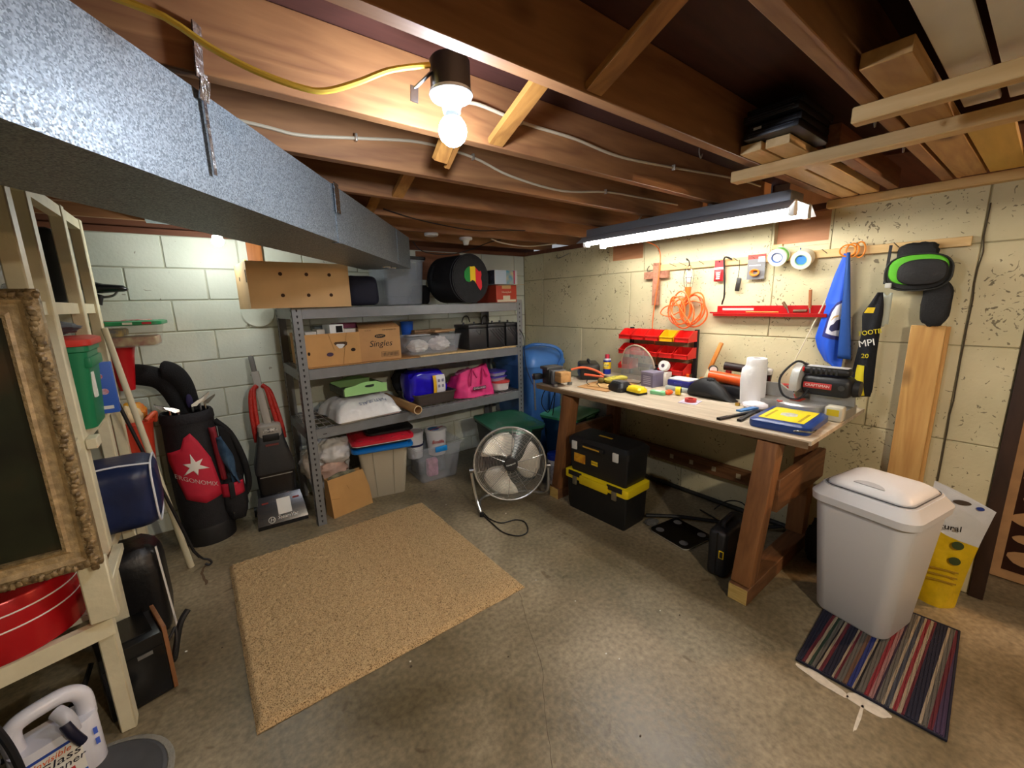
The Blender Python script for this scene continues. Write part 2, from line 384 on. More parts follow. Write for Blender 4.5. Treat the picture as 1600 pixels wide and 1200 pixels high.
floor_patch('paint_spill', blobpoly(-1.20, -3.30, 0.07, 0.006, 20, 7, 0.05), SPILL)
for i in range(26):
    x, y = random.uniform(-3.2, -1.2), random.uniform(-2.9, -0.6); r = random.uniform(0.003, 0.006)
    if -2.95 < x < -1.65 and -2.05 < y < -0.72: continue
    floor_patch('debris_speck', blobpoly(x, y, r, r*0.7, 7, i), mat('#dcd8cc', 0.8) if i % 3 else mat('#4c4034', 0.8), 0.003)

# back wall of painted concrete blocks
WT = 1.965
wb = MB().box(-5, 0, 0.006, 0.2, 0, WT).build('wall_back', BACKJ); tag(wb, 'pale green painted concrete block wall behind the steel rack', None, None, 'structure')
Z0, X0, BH, BL, G = 1.762, -2.980, 0.2032, 0.4064, 0.004
bmesh_cache = {}
def block(parent, m, x0, x1, z0, z1, axis):
    key = (round(x1-x0, 3), round(z1-z0, 3), axis, m.name)
    if key not in bmesh_cache:
        a, b2 = (x1-x0)/2, (z1-z0)/2; mb = MB()
        if axis == 'X': mb.box(-a, a, 0, 0.02, -b2, b2, None, 0.003, 1)
        else: mb.box(0, 0.02, -a, a, -b2, b2, None, 0.003, 1)
        me = mb.mesh('concrete_block'); me.materials.append(m); bmesh_cache[key] = me
    o = bpy.data.objects.new('concrete_block', bmesh_cache[key]); C.objects.link(o); o.parent = parent
    c, z = (x0+x1)/2, (z0+z1)/2
    o.location = (c, 0, z) if axis == 'X' else (0, c, z); return o
k = -1
while Z0-BH*k > 0.05:
    zt = min(Z0-BH*k, WT); zb = max(Z0-BH*(k+1), 0.0)
    off = 0 if k % 2 else 0.5
    for j in range(-3, 9):
        x0 = X0+(j+off)*BL; x1 = x0+BL; x1 = min(x1, 0.0)
        if x1-x0 < 0.05: continue
        if x0 < -3.9: continue
        # board over an old opening: leave it to the board
        block(wb, BACKM, x0+G, x1-G, zb+G, zt-G, 'X')
    k += 1
# right wall of large cream panels
wr = thing('wall_right', 'cream painted concrete wall above and below the workbench', None, kind='structure')
del_cat = None
WIN = [(-1.49, -1.13, 1.80), (-2.705, -2.40, 1.785)]
cur = MB()
cur.box(0.006, 0.2, -3.46, 0.2, 0, 1.78)
ys = [-3.46, -2.705, -2.40, -1.49, -1.13, 0.2]
for y0, y1 in ((-3.46, -2.705), (-2.40, -1.49), (-1.13, 0.2)): cur.box(0.006, 0.2, y0, y1, 1.78, WT)
cur.build('wall_core', RIGHTJ, wr)
rows = [(0, 0.30, 0.53), (0.30, 0.77, 0), (0.77, 1.24, 0.53), (1.24, 1.71, 0)]
for z0, z1, off in rows:
    y = -0.30+off+0.0
    edges = []
    yy = -0.30+off
    while yy > -3.3: edges.append(yy); yy -= 1.065
    cuts = [0.0]+[e for e in edges if e < -0.05]+[-3.28, -3.46]
    cuts = sorted(set(round(c, 3) for c in cuts), reverse=True)
    for a, b2 in zip(cuts[:-1], cuts[1:]):
        if a-b2 < 0.03: continue
        block(wr, RIGHTM, b2+0.0025, a-0.0025, z0+0.0025, z1-0.0025, 'Y')
for b2, a in ((-0.30, 0.0), (-1.13, -0.30), (-2.40, -1.49), (-3.28, -2.705), (-3.46, -3.28)):
    block(wr, RIGHTM, b2+0.0025, a-0.0025, 1.7125, WT-0.002, 'Y')
for b2, a, zt in ((-1.49, -1.13, 1.80), (-2.705, -2.40, 1.785)):
    block(wr, RIGHTM, b2, a, 1.7125, zt-0.006, 'Y')
SEAM = mat('#4a4030', 0.9)
mb = MB(); pts = [(-0.004, -3.285+0.008*noise.noise(Vector((0, 0, i*0.9))), 0.55+i*0.07) for i in range(20)]
mb.tube(pts, 0.003, 6); mb.build('wall_seam', SEAM, wr, label='rough dark vertical seam')
RIMM = wood('#7a4a30', '#5c331f', 'X', 0.7, 4.0)
WBOARD = wood('#cf946a', '#b57a52', 'Y', 0.6, 4.0, False)
for n, (b2, a, zb) in enumerate(WIN):
    t = thing('window_%d' % (n+1), ['small boarded basement window left of the hanging cross', 'small boarded basement window above the rolls of tape'][n], None, kind='structure')
    MB().box(0.05, 0.07, b2, a, zb, WT).build('board', WBOARD, t)
    fr = MB(); fr.box(0.0, 0.10, b2, b2+0.012, zb, WT); fr.box(0.0, 0.10, a-0.012, a, zb, WT); fr.box(-0.004, 0.10, b2, a, zb-0.008, zb+0.012)
    fr.build('window_frame', RIGHTM, t)
# old boarded opening in the back wall
o = MB().box(-1.245, -0.80, -0.018, -0.001, 1.71, 1.955, None, 0.002).build('window_3', wood('#8e5a38', '#774629', 'X', 0.6, 4.0, False)); tag(o, 'brown board covering an opening in the back wall', None, None, 'structure')
# rim and sill timbers
for nm, args, ax in (('trim_1', (-5, 0.2, 0.0, 0.14, WT, 2.0), 'X'), ('trim_2', (-5, 0.2, 0.07, 0.11, 2.0, 2.19), 'X'), ('trim_3', (0.0, 0.14, -7, 0.0, WT, 2.0), 'Y')):
    o = MB().box(*args).build(nm, RIMM); tag(o, {'trim_1': 'sill plate on top of the back wall', 'trim_2': 'rim joist above the back wall', 'trim_3': 'sill plate on top of the right wall'}[nm], None, None, 'structure')
# doorway at the right end of the wall
DARKW = wood('#3a2418', '#281710', 'Z', 0.6, 5.0, False)
o = MB().box(-0.014, 0.22, -3.512, -3.462, 0, 1.99, None, 0.003).build('trim_4', DARKW); tag(o, 'dark brown wooden door jamb at the right end of the wall', None, None, 'structure')
o = MB().box(1.4, 1.5, -7, -2.4, 0, 2.19).build('wall_far_right', mat('#6b4e36', 0.8, var=0.2, scale=5)); tag(o, 'dim wall of the next room', None, None, 'structure')
o = MB().box(0.2, 1.5, -2.4, -2.3, 0, 2.19).build('wall_side_room', mat('#6b4e36', 0.8, var=0.2, scale=5)); tag(o, 'end wall of the next room', None, None, 'structure')
o = MB().box(-5.1, -5.0, -7, 0.2, 0, 2.19).build('wall_left', BACKJ); tag(o, 'plain block wall behind the wooden shelving', None, None, 'structure')
o = MB().box(-5, 1.5, -7.1, -7, 0, 2.19).build('wall_front', BACKJ); tag(o, 'plain wall behind the viewer', None, None, 'structure')

# ceiling: boards on joists
ceil = MB().box(-5, 1.5, -7, 0.2, 2.19, 2.22).build('ceiling', SUBFL); tag(ceil, 'open timber ceiling of joists and dark subfloor', None, None, 'structure')
JY = [-0.28, -0.68, -1.085, -1.49, -1.895, -2.30, -2.72, -3.14, -3.55, -3.96, -4.37, -4.78, -5.2, -5.6, -6.0, -6.4, -6.8]
jm = MB().box(-5, 0.13, -0.019, 0.019, 2.0, 2.189, None, 0.002, 1).mesh('joist'); jm.materials.append(JOIST)
for y in JY:
    o = bpy.data.objects.new('joist', jm); C.objects.link(o); o.parent = ceil; o.location = (0, y, 0)
    o.rotation_euler = (0, 0, 0)
BRW = wood('#b3803f', '#8e5e2c', 'Y', 0.65, 8.0, False)
for i in range(len(JY)-1):
    if i > 9: break
    y1, y0 = JY[i]-0.02, JY[i+1]+0.02     # far, near
    for x, fl in ((-2.03, 0), (-2.10, 1)):
        if fl and i in (5, 6): continue
        if i == 4 and not fl: continue
        a = (x, y1, 2.012) if not fl else (x, y1, 2.17); b2 = (x, y0, 2.17) if not fl else (x, y0, 2.012)
        MB().bar(a, b2, 0.055, 0.019, (0, 0, 1)).build('bridging', BRW, ceil)
mb = MB(); mb.bar((-2.11, -2.28, 2.16), (-2.14, -2.14, 1.985), 0.055, 0.019); mb.build('bridging', BRW, ceil)
MB().bar((-2.07, -2.2, 2.08), (-2.09, -2.1, 1.98), 0.02, 0.008).build('bridging', BRW, ceil, label='split splinter of bridging')
# metal pan between joists near the second bulb
# hooks screwed into the joists
for x, y in ((-1.44, -2.70), (-1.27, -3.13), (-0.9, -3.13)):
    mb = MB(); mb.tube([(x, y, 2.0), (x, y, 1.985), (x+0.012, y, 1.97), (x+0.02, y, 1.985)], 0.0022, 6, smooth=4); mb.build('screw_hook', STEEL, ceil)

# furring strips nailed under the joists
def strip(x0, x1, y0, y1, nm, lab):
    o = MB().box(x0, x1, y0, y1, 1.958, 1.9995, None, 0.003, 1).build('furring_strip', PINE); tag(o, lab, 'strip', 'wood strips nailed under the joists'); return o
strip(-1.385, -1.34, -4.6, -3.105, 'a', 'wood strip under the joists nearest the viewer, crossing the white boards')
strip(-1.06, -1.0, -4.6, -2.63, 'b', 'longest pale wood strip under the joists, with a split end')
strip(-0.055, -0.001, -4.6, -2.68, 'c', 'wood ledger strip along the top of the cream wall')

# lumber kept in the joist bays
def plank(x0, x1, y0, y1, z0, z1, m, lab):
    plain(MB().box(x0, x1, y0, y1, z0, z1, None, 0.002, 1), 'wood_plank', m, lab, 'plank', group='lumber stored in the joist bays')
plank(-1.24, -0.06, -2.815, -2.745, 2.0, 2.03, PINEX, 'pale plank in the ceiling bay, next to the joist')
plank(-1.23, -0.06, -2.90, -2.825, 2.0, 2.03, PINEX, 'pale plank in the ceiling bay under the black folders, middle one')
plank(-1.0, -0.07, -2.975, -2.935, 2.0, 2.09, wood('#8f5f3a', '#70432a', 'X'), 'thick reddish brown plank on edge in the ceiling bay')
plank(-1.61, -0.07, -3.262, -3.17, 2.0, 2.035, wood('#c79a5e', '#a87a42', 'X'), 'notched tan plank in the ceiling bay beside the white boards')
plank(-0.95, -0.07, -3.37, -3.27, 2.0, 2.018, wood('#d8b04e', '#c29a3c', 'X', 0.6, 4, False), 'yellow plank above the wood ledger strip')
WB_ = mat('#f2efe8', 0.6, var=0.03, scale=8)
plain(MB().box(-2.6, -0.98, -3.345, -3.272, 2.037, 2.05, None, 0.002, 1), 'white_board', WB_, 'white board in the ceiling bay, left of the gap', 'board', group='white boards in the ceiling')
plain(MB().box(-2.6, -0.96, -3.522, -3.36, 2.037, 2.05, None, 0.002, 1), 'white_board', WB_, 'wide white board in the ceiling bay, right of the gap', 'board', group='white boards in the ceiling')
for i, (z, dx, lab) in enumerate(((2.0315, 0.0, 'bottom black folder of the stack above the planks'), (2.056, 0.02, 'second black folder in the stack above the planks'), (2.081, -0.01, 'third black folder in the stack above the planks'), (2.106, 0.015, 'top black folder of the stack above the planks'))):
    t = thing('black_folder', lab, 'folder', (-1.13+dx, -2.855, z), 0, 'black folders in the ceiling bay')
    MB().box(-0.15, 0.15, -0.085, 0.085, 0, 0.023, None, 0.004).build('cover', mat('#121319', 0.4), t)
    mb = MB(); mb.box(-0.1515, -0.15, -0.07, 0.07, 0.007, 0.009); mb.box(-0.1515, -0.15, -0.07, 0.07, 0.014, 0.016); mb.build('page_edges', mat('#3b4150', 0.4), t)
    if i == 1: MB().box(-0.153, -0.151, 0.035, 0.06, 0.006, 0.014).build('tab', LABELW, t)

# ------------------------------------------------------------------ lamps
# bare bulb on a black octagon box
def bulb_fixture(loc, label, strength, col, box=True, r=0.036):
    t = thing('bulb_lamp', label, 'lamp', loc)
    if box:
        mb = MB(); mb.lathe([(0.046, 0.075), (0.05, 0.08), (0.05, 0.145), (0.046, 0.15)], 24); mb.build('junction_box', mat('#1c1d22', 0.45), t)
        mb = MB(); mb.bar((-0.05, 0, 0.11), (-0.085, 0.03, 0.075), 0.012, 0.003); mb.bar((-0.085, 0.03, 0.08), (-0.088, 0.03, 0.045), 0.02, 0.003, (0,1,0)); mb.build('bracket', STEEL, t)
    mb = MB(); mb.lathe([(0.053, 0.078), (0.055, 0.07), (0.05, 0.062), (0.03, 0.055), (0.023, 0.04), (0.022, 0.03)], 24); mb.build('lamp_holder', mat('#aebcc4', 0.4), t)
    mb = MB(); mb.lathe([(0.014, 0.045), (0.016, 0.03), (0.02, 0.022), (0.024, 0.016)], 20); mb.build('bulb_base', mat('#a4adb6', 0.45), t)
    prof = [(0.024, 0.0165)]
    for i in range(1, 9):
        a = math.radians(52) - math.radians(142)*i/8; prof.append((max(0.0005, r*math.cos(a)), -0.012+r*math.sin(a)))
    MB().lathe(prof, 18).build('glass_bulb', emis(col, strength), t)
    return t
bulb_fixture((-2.305, -2.515, 1.942), 'bright bare bulb on a black ceiling box between the joists', BULB_STRENGTH, '#e9f0ff')
bulb_fixture((-2.705, -0.42, 1.905), 'bright bare bulb behind the metal duct by the block wall', BULB2_STRENGTH, '#f4f8f2', True, 0.030)
bulb_fixture((-2.2, -4.575, 2.045), 'unseen fill bulb added behind the viewer', REAR_FILL_STRENGTH, '#fff0d8')  # added unseen fill for the foreground floor, recessed so joists keep the ceiling dark
bulb_fixture((0.55, -4.3, 1.90), 'bare ceiling bulb in the next room', WARM_STRENGTH, '#ffc993')
# shop light
t = thing('shop_light', 'long grey fluorescent shop light with two lit tubes over the workbench', 'lamp', (-0.505, -2.065, 1.885))
L2 = 0.655; GREYP = mat('#8f9298', 0.4, 0.2)
MB().box(-0.08, 0.08, -L2+0.03, L2-0.0, 0.045, 0.10, None, 0.003).build('housing', GREYP, t)
def wing(s):
    prof = [(0.075, 0.05), (0.11, 0.047), (0.178, 0.004), (0.181, -0.001), (0.175, 0.002), (0.108, 0.043), (0.073, 0.046)]
    return [(s*x, z) for x, z in prof]
for s in (-1, 1):
    mb = MB(); pr = wing(s); mb.loft([[(x, y, z) for x, z in pr] for y in (-L2, L2)]); mb.build('reflector', mat('#c9ccd0', 0.35, 0.1), t)
MB().box(-0.075, 0.075, -L2, L2, 0.042, 0.0455).build('reflector_center', mat('#e9ecef', 0.35), t)
for s in (-1, 1):
    mb = MB(); mb.cyl((0.088*s, -L2+0.035, 0.008), (0.088*s, L2-0.035, 0.008), 0.019, seg=14); mb.build('fluorescent_tube', emis('#fffaf0', TUBE_STRENGTH), t)
    for e in (-1, 1):
        mb = MB(); M = axes((0.088*s, e*(L2-0.012), -0.002), (1,0,0), (0,0,1))
        mb.prism([(-0.024, -0.008), (-0.02, -0.018), (0.02, -0.018), (0.024, -0.008), (0.02, 0.03), (0.012, 0.045), (-0.012, 0.045), (-0.02, 0.03)], -0.012, 0.012, M)
        mb.build('lamp_socket', mat('#eef0f2', 0.35), t)
for y in (0.5, -0.52):
    mb = MB(); mb.tube([(0, y, 0.10), (0, y, 0.112), (0.006, y, 0.114)], 0.004, 6); mb.build('hanger', STEEL, t)
MB().tube([(0.0, 0.30, 0.10), (0.02, 0.28, 0.13), (0.04, 0.24, 0.20), (0.0, 0.24, 0.28)], 0.004, 6, smooth=5).build('power_cord', mat('#d8d4c8', 0.5), t)

# ------------------------------------------------------------------ metal duct
def galv():
    m = bpy.data.materials.new('galvanised'); m.use_nodes = True; nt = m.node_tree; b = nt.nodes['Principled BSDF']
    tc = nt.nodes.new('ShaderNodeTexCoord'); v = nt.nodes.new('ShaderNodeTexVoronoi'); v.inputs['Scale'].default_value = 330
    nt.links.new(tc.outputs['Object'], v.inputs['Vector'])
    r = nt.nodes.new('ShaderNodeValToRGB'); r.color_ramp.elements[0].color = (*lin('#5b666d'), 1); r.color_ramp.elements[1].color = (*lin('#9aa6ae'), 1)
    sp = nt.nodes.new('ShaderNodeSeparateColor'); nt.links.new(v.outputs['Color'], sp.inputs[0]); nt.links.new(sp.outputs[0], r.inputs['Fac'])
    nt.links.new(r.outputs[0], b.inputs['Base Color']); b.inputs['Metallic'].default_value = 0.4
    mr = nt.nodes.new('ShaderNodeMapRange'); mr.inputs[3].default_value = 0.36; mr.inputs[4].default_value = 0.62; nt.links.new(sp.outputs[1], mr.inputs[0]); nt.links.new(mr.outputs[0], b.inputs['Roughness'])
    return m
GALV = galv(); FOIL = mat('#c9cdd1', 0.25, 1.0, bump=0.6, bscale=60)
duct = thing('air_duct', 'long galvanised sheet metal duct hung below the ceiling joists', 'duct')
def dsec(name, a, b2, lab=None):
    """a, b2 = (bottom front, top front) xy at each end; duct body lies to the left of the front face"""
    mb = MB(); rings = []
    for bf, tf in (a, b2):
        rings.append([(bf[0], bf[1], 1.75), (tf[0], tf[1], tf[2]), (tf[0]-0.275, tf[1]+0.20, tf[2]), (bf[0]-0.275, bf[1]+0.20, 1.75)])
    mb.loft(rings); return mb.build(name, GALV, duct, angle=20, label=lab)
E1 = ((-1.578, -0.618), (-1.578, -0.618, 1.966)); J1 = ((-2.383, -1.717), (-2.383, -1.717, 1.966)); N1 = ((-3.20, -2.832), (-3.20, -2.832, 1.966)); N2 = ((-4.15, -4.13), (-4.15, -4.13, 1.966))
dsec('duct_section', E1, J1); dsec('duct_section', J1, N1); dsec('duct_section', N1, N2)
mb = MB()
mb.loft([[(J1[0][0]+k*0.591+0.003, J1[0][1]+k*0.807-0.002, 1.746), (J1[1][0]+k*0.591+0.003, J1[1][1]+k*0.807-0.002, 1.969), (J1[1][0]+k*0.591-0.02, J1[1][1]+k*0.807+0.015, 1.969), (J1[0][0]+k*0.591-0.02, J1[0][1]+k*0.807+0.015, 1.746)] for k in (-0.012, 0.012)])
mb.build('drive_seam', GALV, duct)
mb = MB(); mb.bar((-2.383+0.008, -1.717-0.006, 1.972), (-2.383+0.008, -1.717-0.006, 1.86), 0.045, 0.003, (0.807, -0.591, 0)); mb.build('foil_tape', FOIL, duct)
mb = MB(); mb.bar((-1.795, -0.917, 1.96), (-1.795, -0.917, 1.755), 0.010, 0.003, (0.807, -0.591, 0)); mb.build('drive_seam', GALV, duct)
mb = MB(); mb.bar((-2.805, -2.326, 2.09), (-2.812, -2.323, 1.985), 0.034, 0.003, (0.807, -0.591, 0)); mb.bar((-2.806, -2.325, 1.987), (-2.813, -2.318, 1.945), 0.034, 0.003, (0.85, -0.53, 0)); mb.bar((-2.813, -2.318, 1.947), (-2.813, -2.318, 1.795), 0.012, 0.003, (0.85, -0.53, 0)); mb.build('hanger_strap', FOIL, duct)
mb = MB()
for d in (0.10, 0.17): mb.lathe([(0.032, 0), (0.03, -0.006), (0.012, -0.008)], 16, Matrix.Translation((-1.64-d*0.9, -0.62-d*0.9+0.06, 1.75)))
mb.build('damper_cap', CHROME, duct)
br = MB().box(-3.02, -2.58, -0.66, -0.30, 1.986, 1.998); plain(br, 'metal_pan', GALV, 'flat galvanised pan nailed under the joists beside the bare bulb', 'sheet metal')

# ------------------------------------------------------------------ cables on the joists
YEL = mat('#d6b943', 0.5); CABW = mat('#cfc3a8', 0.55)
plain(MB().tube([(-3.2,-2.5,2.03),(-2.908,-2.5,2.005),(-2.856,-2.5,1.996),(-2.804,-2.5,1.972),(-2.735,-2.5,1.953),(-2.656,-2.5,1.945),(-2.605,-2.5,1.952),(-2.533,-2.5,1.988),(-2.456,-2.5,2.033),(-2.36,-2.512,2.066)], 0.0065, 8, smooth=5), 'electrical_cable', YEL, 'yellow electrical cable drooping into the black ceiling box', 'cable')
def cabl(pts, lab, clips, y):
    t = thing('electrical_cable', lab, 'cable', (0,0,0), 0, 'cables stapled to the joists')
    MB().tube(pts, 0.0055, 8, smooth=5).build('cable', CABW, t)
    for x, z in clips: MB().box(x-0.004, x+0.004, y-0.012, y+0.004, z-0.012, z+0.012, None, 0.001).build('staple', mat('#c0b8a8', 0.4, 0.6), t)
cabl([(-2.26,-2.46,2.05),(-2.2,-2.36,2.07),(-2.109,-2.332,2.105),(-1.917,-2.328,2.094),(-1.67,-2.328,2.094),(-1.404,-2.328,2.079),(-1.028,-2.328,2.099),(-0.394,-2.328,2.143),(-0.05,-2.328,2.15)], 'white cable stapled along the joist, running right from the bright bulb', ((-1.93,2.094),(-1.0,2.10)), -2.328)
cabl([(-3.1,-1.925,2.07),(-2.658,-1.922,2.058),(-2.532,-1.922,2.053),(-2.343,-1.922,2.081),(-2.094,-1.922,2.115),(-1.859,-1.922,2.103),(-1.655,-1.922,2.059),(-1.33,-1.922,2.039),(-0.985,-1.922,2.078),(-0.631,-1.922,2.088),(-0.28,-1.922,2.092)], 'white wavy cable stapled along the joist beyond the bright bulb', ((-2.35,2.081),(-1.86,2.103),(-1.0,2.078)), -1.922)
plain(MB().tube([(-1.95,-1.12,2.03),(-1.7,-1.11,1.99),(-1.35,-1.11,1.965),(-1.1,-1.11,1.985),(-0.9,-1.11,1.998)], 0.0035, 6, smooth=6), 'black_wire', BLACK, 'thin black wire drooping between the joists above the drum case', 'wire')
plain(MB().tube([(-1.40,-0.30,1.99),(-1.33,-0.31,1.92),(-1.15,-0.31,1.90),(-0.95,-0.33,1.93),(-0.85,-0.6,1.985),(-0.8,-0.68,1.995)], 0.0035, 6, smooth=6), 'black_wire', BLACK, 'black wire looping down above the drum case from the white ceiling socket', 'wire')
plain(MB().tube([(-0.92,-0.71,1.99),(-0.8,-0.71,1.965),(-0.55,-0.71,1.955),(-0.3,-0.71,1.985),(-0.2,-0.70,2.0)], 0.005, 8, smooth=6), 'electrical_cable', CABW, 'short white cable sagging under the joists above the boxes', 'cable')
for x, y, dome, lab in ((-1.43, -0.68, 0, 'flat white round ceiling cover beside the duct end'), (-1.10, -0.62, 1, 'white porcelain lamp socket under the joists above the drum case')):
    t = thing('ceiling_socket', lab, 'socket', (x, y, 1.999))
    MB().lathe([(0.05, 0), (0.052, -0.012), (0.046, -0.02)], 24).build('cover', WHITEP, t)
    if dome: MB().lathe([(0.032, -0.02), (0.024, -0.032), (0.02, -0.05), (0.018, -0.056)], 20).build('socket', mat('#f0f0ee', 0.3), t)
mb = MB(); mb.tube([(-0.002,-0.50,1.93),(-0.02,-0.53,1.90),(-0.025,-0.56,1.895),(-0.02,-0.6,1.905),(-0.02,-0.68,1.925)], 0.003, 6, smooth=5)
plain(mb, 'wall_hook', STEEL, 'bent wire hook high on the cream wall near the corner', 'hook')
# ------------------------------------------------------------------ steel rack
RACKM = mat('#7f8388', 0.42, 0.3, var=0.06, scale=15); SLOT = mat('#1d1e20', 0.8)
rack = thing('steel_rack', 'grey boltless steel shelving rack with three wire shelves', 'rack')
RX0, RX1, RY0, RY1 = -2.395, -0.538, -0.612, -0.03
for px, sx in ((RX0, 1), (RX1, -1)):
    for py, sy in ((RY0, 1), (RY1, -1)):
        mb = MB(); mb.box(px, px+sx*0.058, py, py+sy*0.003, 0, 1.515); mb.box(px, px+sx*0.003, py, py+sy*0.058, 0, 1.515)
        po = mb.build('post', RACKM, rack)
        mb = MB()
        for k in range(39):
            z = 0.03+k*0.038
            c = px+sx*0.03; yy = py-sy*0.0006
            mb.prism([(-0.006, 0.008), (0.006, 0.008), (0.003, -0.008), (-0.003, -0.008)], 0, 0.0006, FRONT((c, py-(0.0003 if sy > 0 else -0.0003), z)))
            xx = px-sx*0.0003
            mb.prism([(-0.006, 0.008), (0.006, 0.008), (0.003, -0.008), (-0.003, -0.008)], 0, 0.0006, WEST((xx, py+sy*0.03, z)))
        mb.build('slots', SLOT, po)['kind'] = 'stuff'
SH = [1.49, 1.095, 0.69]
for z in SH:
    for y, s in ((RY0, 1), (RY1, -1)):
        mb = MB(); mb.box(RX0+0.058, RX1-0.058, y, y+s*0.028, z-0.07, z, None, 0.002, 1); mb.box(RX0+0.058, RX1-0.058, y+s*0.028, y+s*0.045, z-0.07, z-0.012, None, 0.002, 1); mb.build('beam', RACKM, rack)
    for x, s in ((RX0, 1), (RX1, -1)):
        MB().box(x, x+s*0.028, RY0+0.058, RY1-0.058, z-0.07, z, None, 0.002, 1).build('side_beam', RACKM, rack)
    mb = MB(); n = 40
    for k in range(n):
        x = RX0+0.04+k*(RX1-RX0-0.08)/(n-1); mb.box(x-0.0018, x+0.0018, RY0+0.004, RY1-0.004, z-0.004, z+0.0005)
    for k in range(5):
        y = RY0+0.06+k*(RY1-RY0-0.12)/4; mb.box(RX0+0.03, RX1-0.03, y-0.002, y+0.002, z-0.008, z-0.004)
    mb.build('wire_deck', mat('#c4c6c8', 0.35, 0.6), rack, label='silver wire mesh decking')
MB().box(RX0+0.10, RX0+0.125, RY0-0.0012, RY0, 0.645, 0.65).build('label_plate', PRINTK, rack)

# sheets laid on the middle shelf
plain(MB().box(-2.33, -1.55, -0.60, -0.08, 1.0965, 1.1015), 'cardboard_sheet', CARD, 'brown cardboard sheet lying on the middle rack shelf, left half', 'cardboard')
plain(MB().box(-1.545, -0.61, -0.605, -0.08, 1.0965, 1.108), 'particle_board', mat('#c9ab7c', 0.8, var=0.15, scale=60), 'tan particle board lying on the middle rack shelf, right half', 'board')

def open_box(mb, wd, dp, h, t=0.005, M=None):
    """open-topped carton centred on origin, base at z=0"""
    a, b2 = wd/2, dp/2
    mb.box(-a, a, -b2, b2, 0, t, M); mb.box(-a, a, -b2, -b2+t, t, h, M); mb.box(-a, a, b2-t, b2, t, h, M); mb.box(-a, -a+t, -b2+t, b2-t, t, h, M); mb.box(a-t, a, -b2+t, b2-t, t, h, M); return mb
# --- top shelf
t = thing('carton_box', 'long brown cardboard carton with round vent holes on top of the rack', 'box', (-2.335, -0.47, 1.493), 3)
open_box(MB(), 0.575, 0.40, 0.27, 0.006).build('carton', mat('#cfab7a', 0.85, var=0.05, scale=8), t)
for x in (-0.115, 0.03, 0.165):
    for z in (0.075, 0.20): MB().disc((x, -0.2002, z), 0.011, (0, -1, 0), 0.0008, 18).build('vent_hole', mat('#3a2413', 0.9), t)
MB().disc((-0.2877, 0.05, 0.18), 0.014, (-1, 0, 0), 0.0008, 18).build('vent_hole', mat('#24170c', 0.9), t)
MB().box(-0.292, -0.289, -0.19, -0.183, 0.15, 0.22).build('slot', mat('#4a3019', 0.9), t)
MB().bar((0.287, -0.19, 0.19), (0.287, -0.19, 0.26), 0.006, 0.003).build('torn_edge', mat('#d9bb8c', 0.9), t)
plain(MB().box(-2.585, -2.57, -0.36, -0.30, 1.50, 1.80, None, 0.003), 'yellow_envelope', mat('#dfc65a', 0.6), 'yellow packet standing in the back of the long carton', 'packet')
plain(MB().box(-2.56, -2.53, -0.34, -0.27, 1.50, 1.795, None, 0.004), 'folded_paper', mat('#e6ddc0', 0.7), 'cream folded papers standing in the back of the long carton', 'paper')
plain(MB().box(-2.52, -2.43, -0.025, -0.001, 1.60, 1.96, None, 0.002), 'wood_block', wood('#c9824a', '#a8622f', 'Z'), 'upright orange brown wood block on the wall behind the long carton', 'wood')
plain(MB().blob((-1.89, -0.33, 1.598), (0.25, 0.34, 0.22), 4, 0.06, 2.0, sq=0.45), 'gear_bag', mat('#12152c', 0.75, bump=0.2, bscale=80), 'dark navy bag on the rack top beside the long carton', 'bag')
def tote(name, label, cat, loc, rz, w0, d0, w1, d1, h, m, rim=0.012, group=None, r=0.03, th=0.003):
    t = thing(name, label, cat, loc, rz, group)
    mb = MB(); mb.tub([(w0, d0, r, 0), (w0+0.005, d0+0.005, r, 0.005), (w1, d1, r, h-0.014), (w1+2*rim, d1+2*rim, r+rim, h-0.012), (w1+2*rim, d1+2*rim, r+rim, h), (w1-2*th, d1-2*th, r, h), (w0-th, d0-th, r, 0.008)], 5)
    mb.build('tub', m, t); return t
CLEARP = mat('#d5dbe8', 0.2, alpha=0.17); GREYT = mat('#b5bfcb', 0.15, alpha=0.35)
tt = tote('storage_tote', 'grey translucent plastic tote with black lid on top of the rack', 'tote', (-1.53, -0.215, 1.493), 0, 0.29, 0.33, 0.335, 0.37, 0.345, GREYT)
mb = MB(); mb.tub([(0.37, 0.40, 0.04, 0.346), (0.375, 0.405, 0.04, 0.352), (0.375, 0.405, 0.04, 0.366), (0.34, 0.37, 0.04, 0.372)], 5); mb.build('lid', BLACK, tt)
plain(MB().blob((-1.30, -0.17, 1.57), (0.09, 0.24, 0.16), 8, 0.1, 2.0, sq=0.55), 'fabric_bag', mat('#0c0c10', 0.9), 'small soft black bag wedged between the tote and drum case', 'bag')
# drum case with Africa patch
t = thing('drum_case', 'round black padded drum case with a red, yellow and green patch', 'drum case', (-1.085, -0.65, 1.686), 9)
R = 0.188
mb = MB(); mb.lathe([(R*0.97, 0.0), (R, 0.01), (R, 0.33), (R*0.95, 0.345)], 36, axes((0, 0, 0), (1,0,0), (0,0,-1))); mb.build('case_body', mat('#0f0f16', 0.85, bump=0.25, bscale=120), t)
mb = MB(); mb.lathe([(R*0.2, -0.012), (R*0.8, -0.010), (R*0.97, -0.002), (R*0.985, 0.004)], 36, axes((0, 0, 0), (1,0,0), (0,0,-1))); mb.build('case_front', mat('#191a1e', 0.85, var=0.25, scale=25, bump=0.25, bscale=90), t)
MB().tube([(R*1.0*math.cos(a), 0.004, R*1.0*math.sin(a)) for a in [2*PI*i/40 for i in range(40)]], 0.004, 6, closed=True).build('piping', mat('#22232a', 0.7), t)
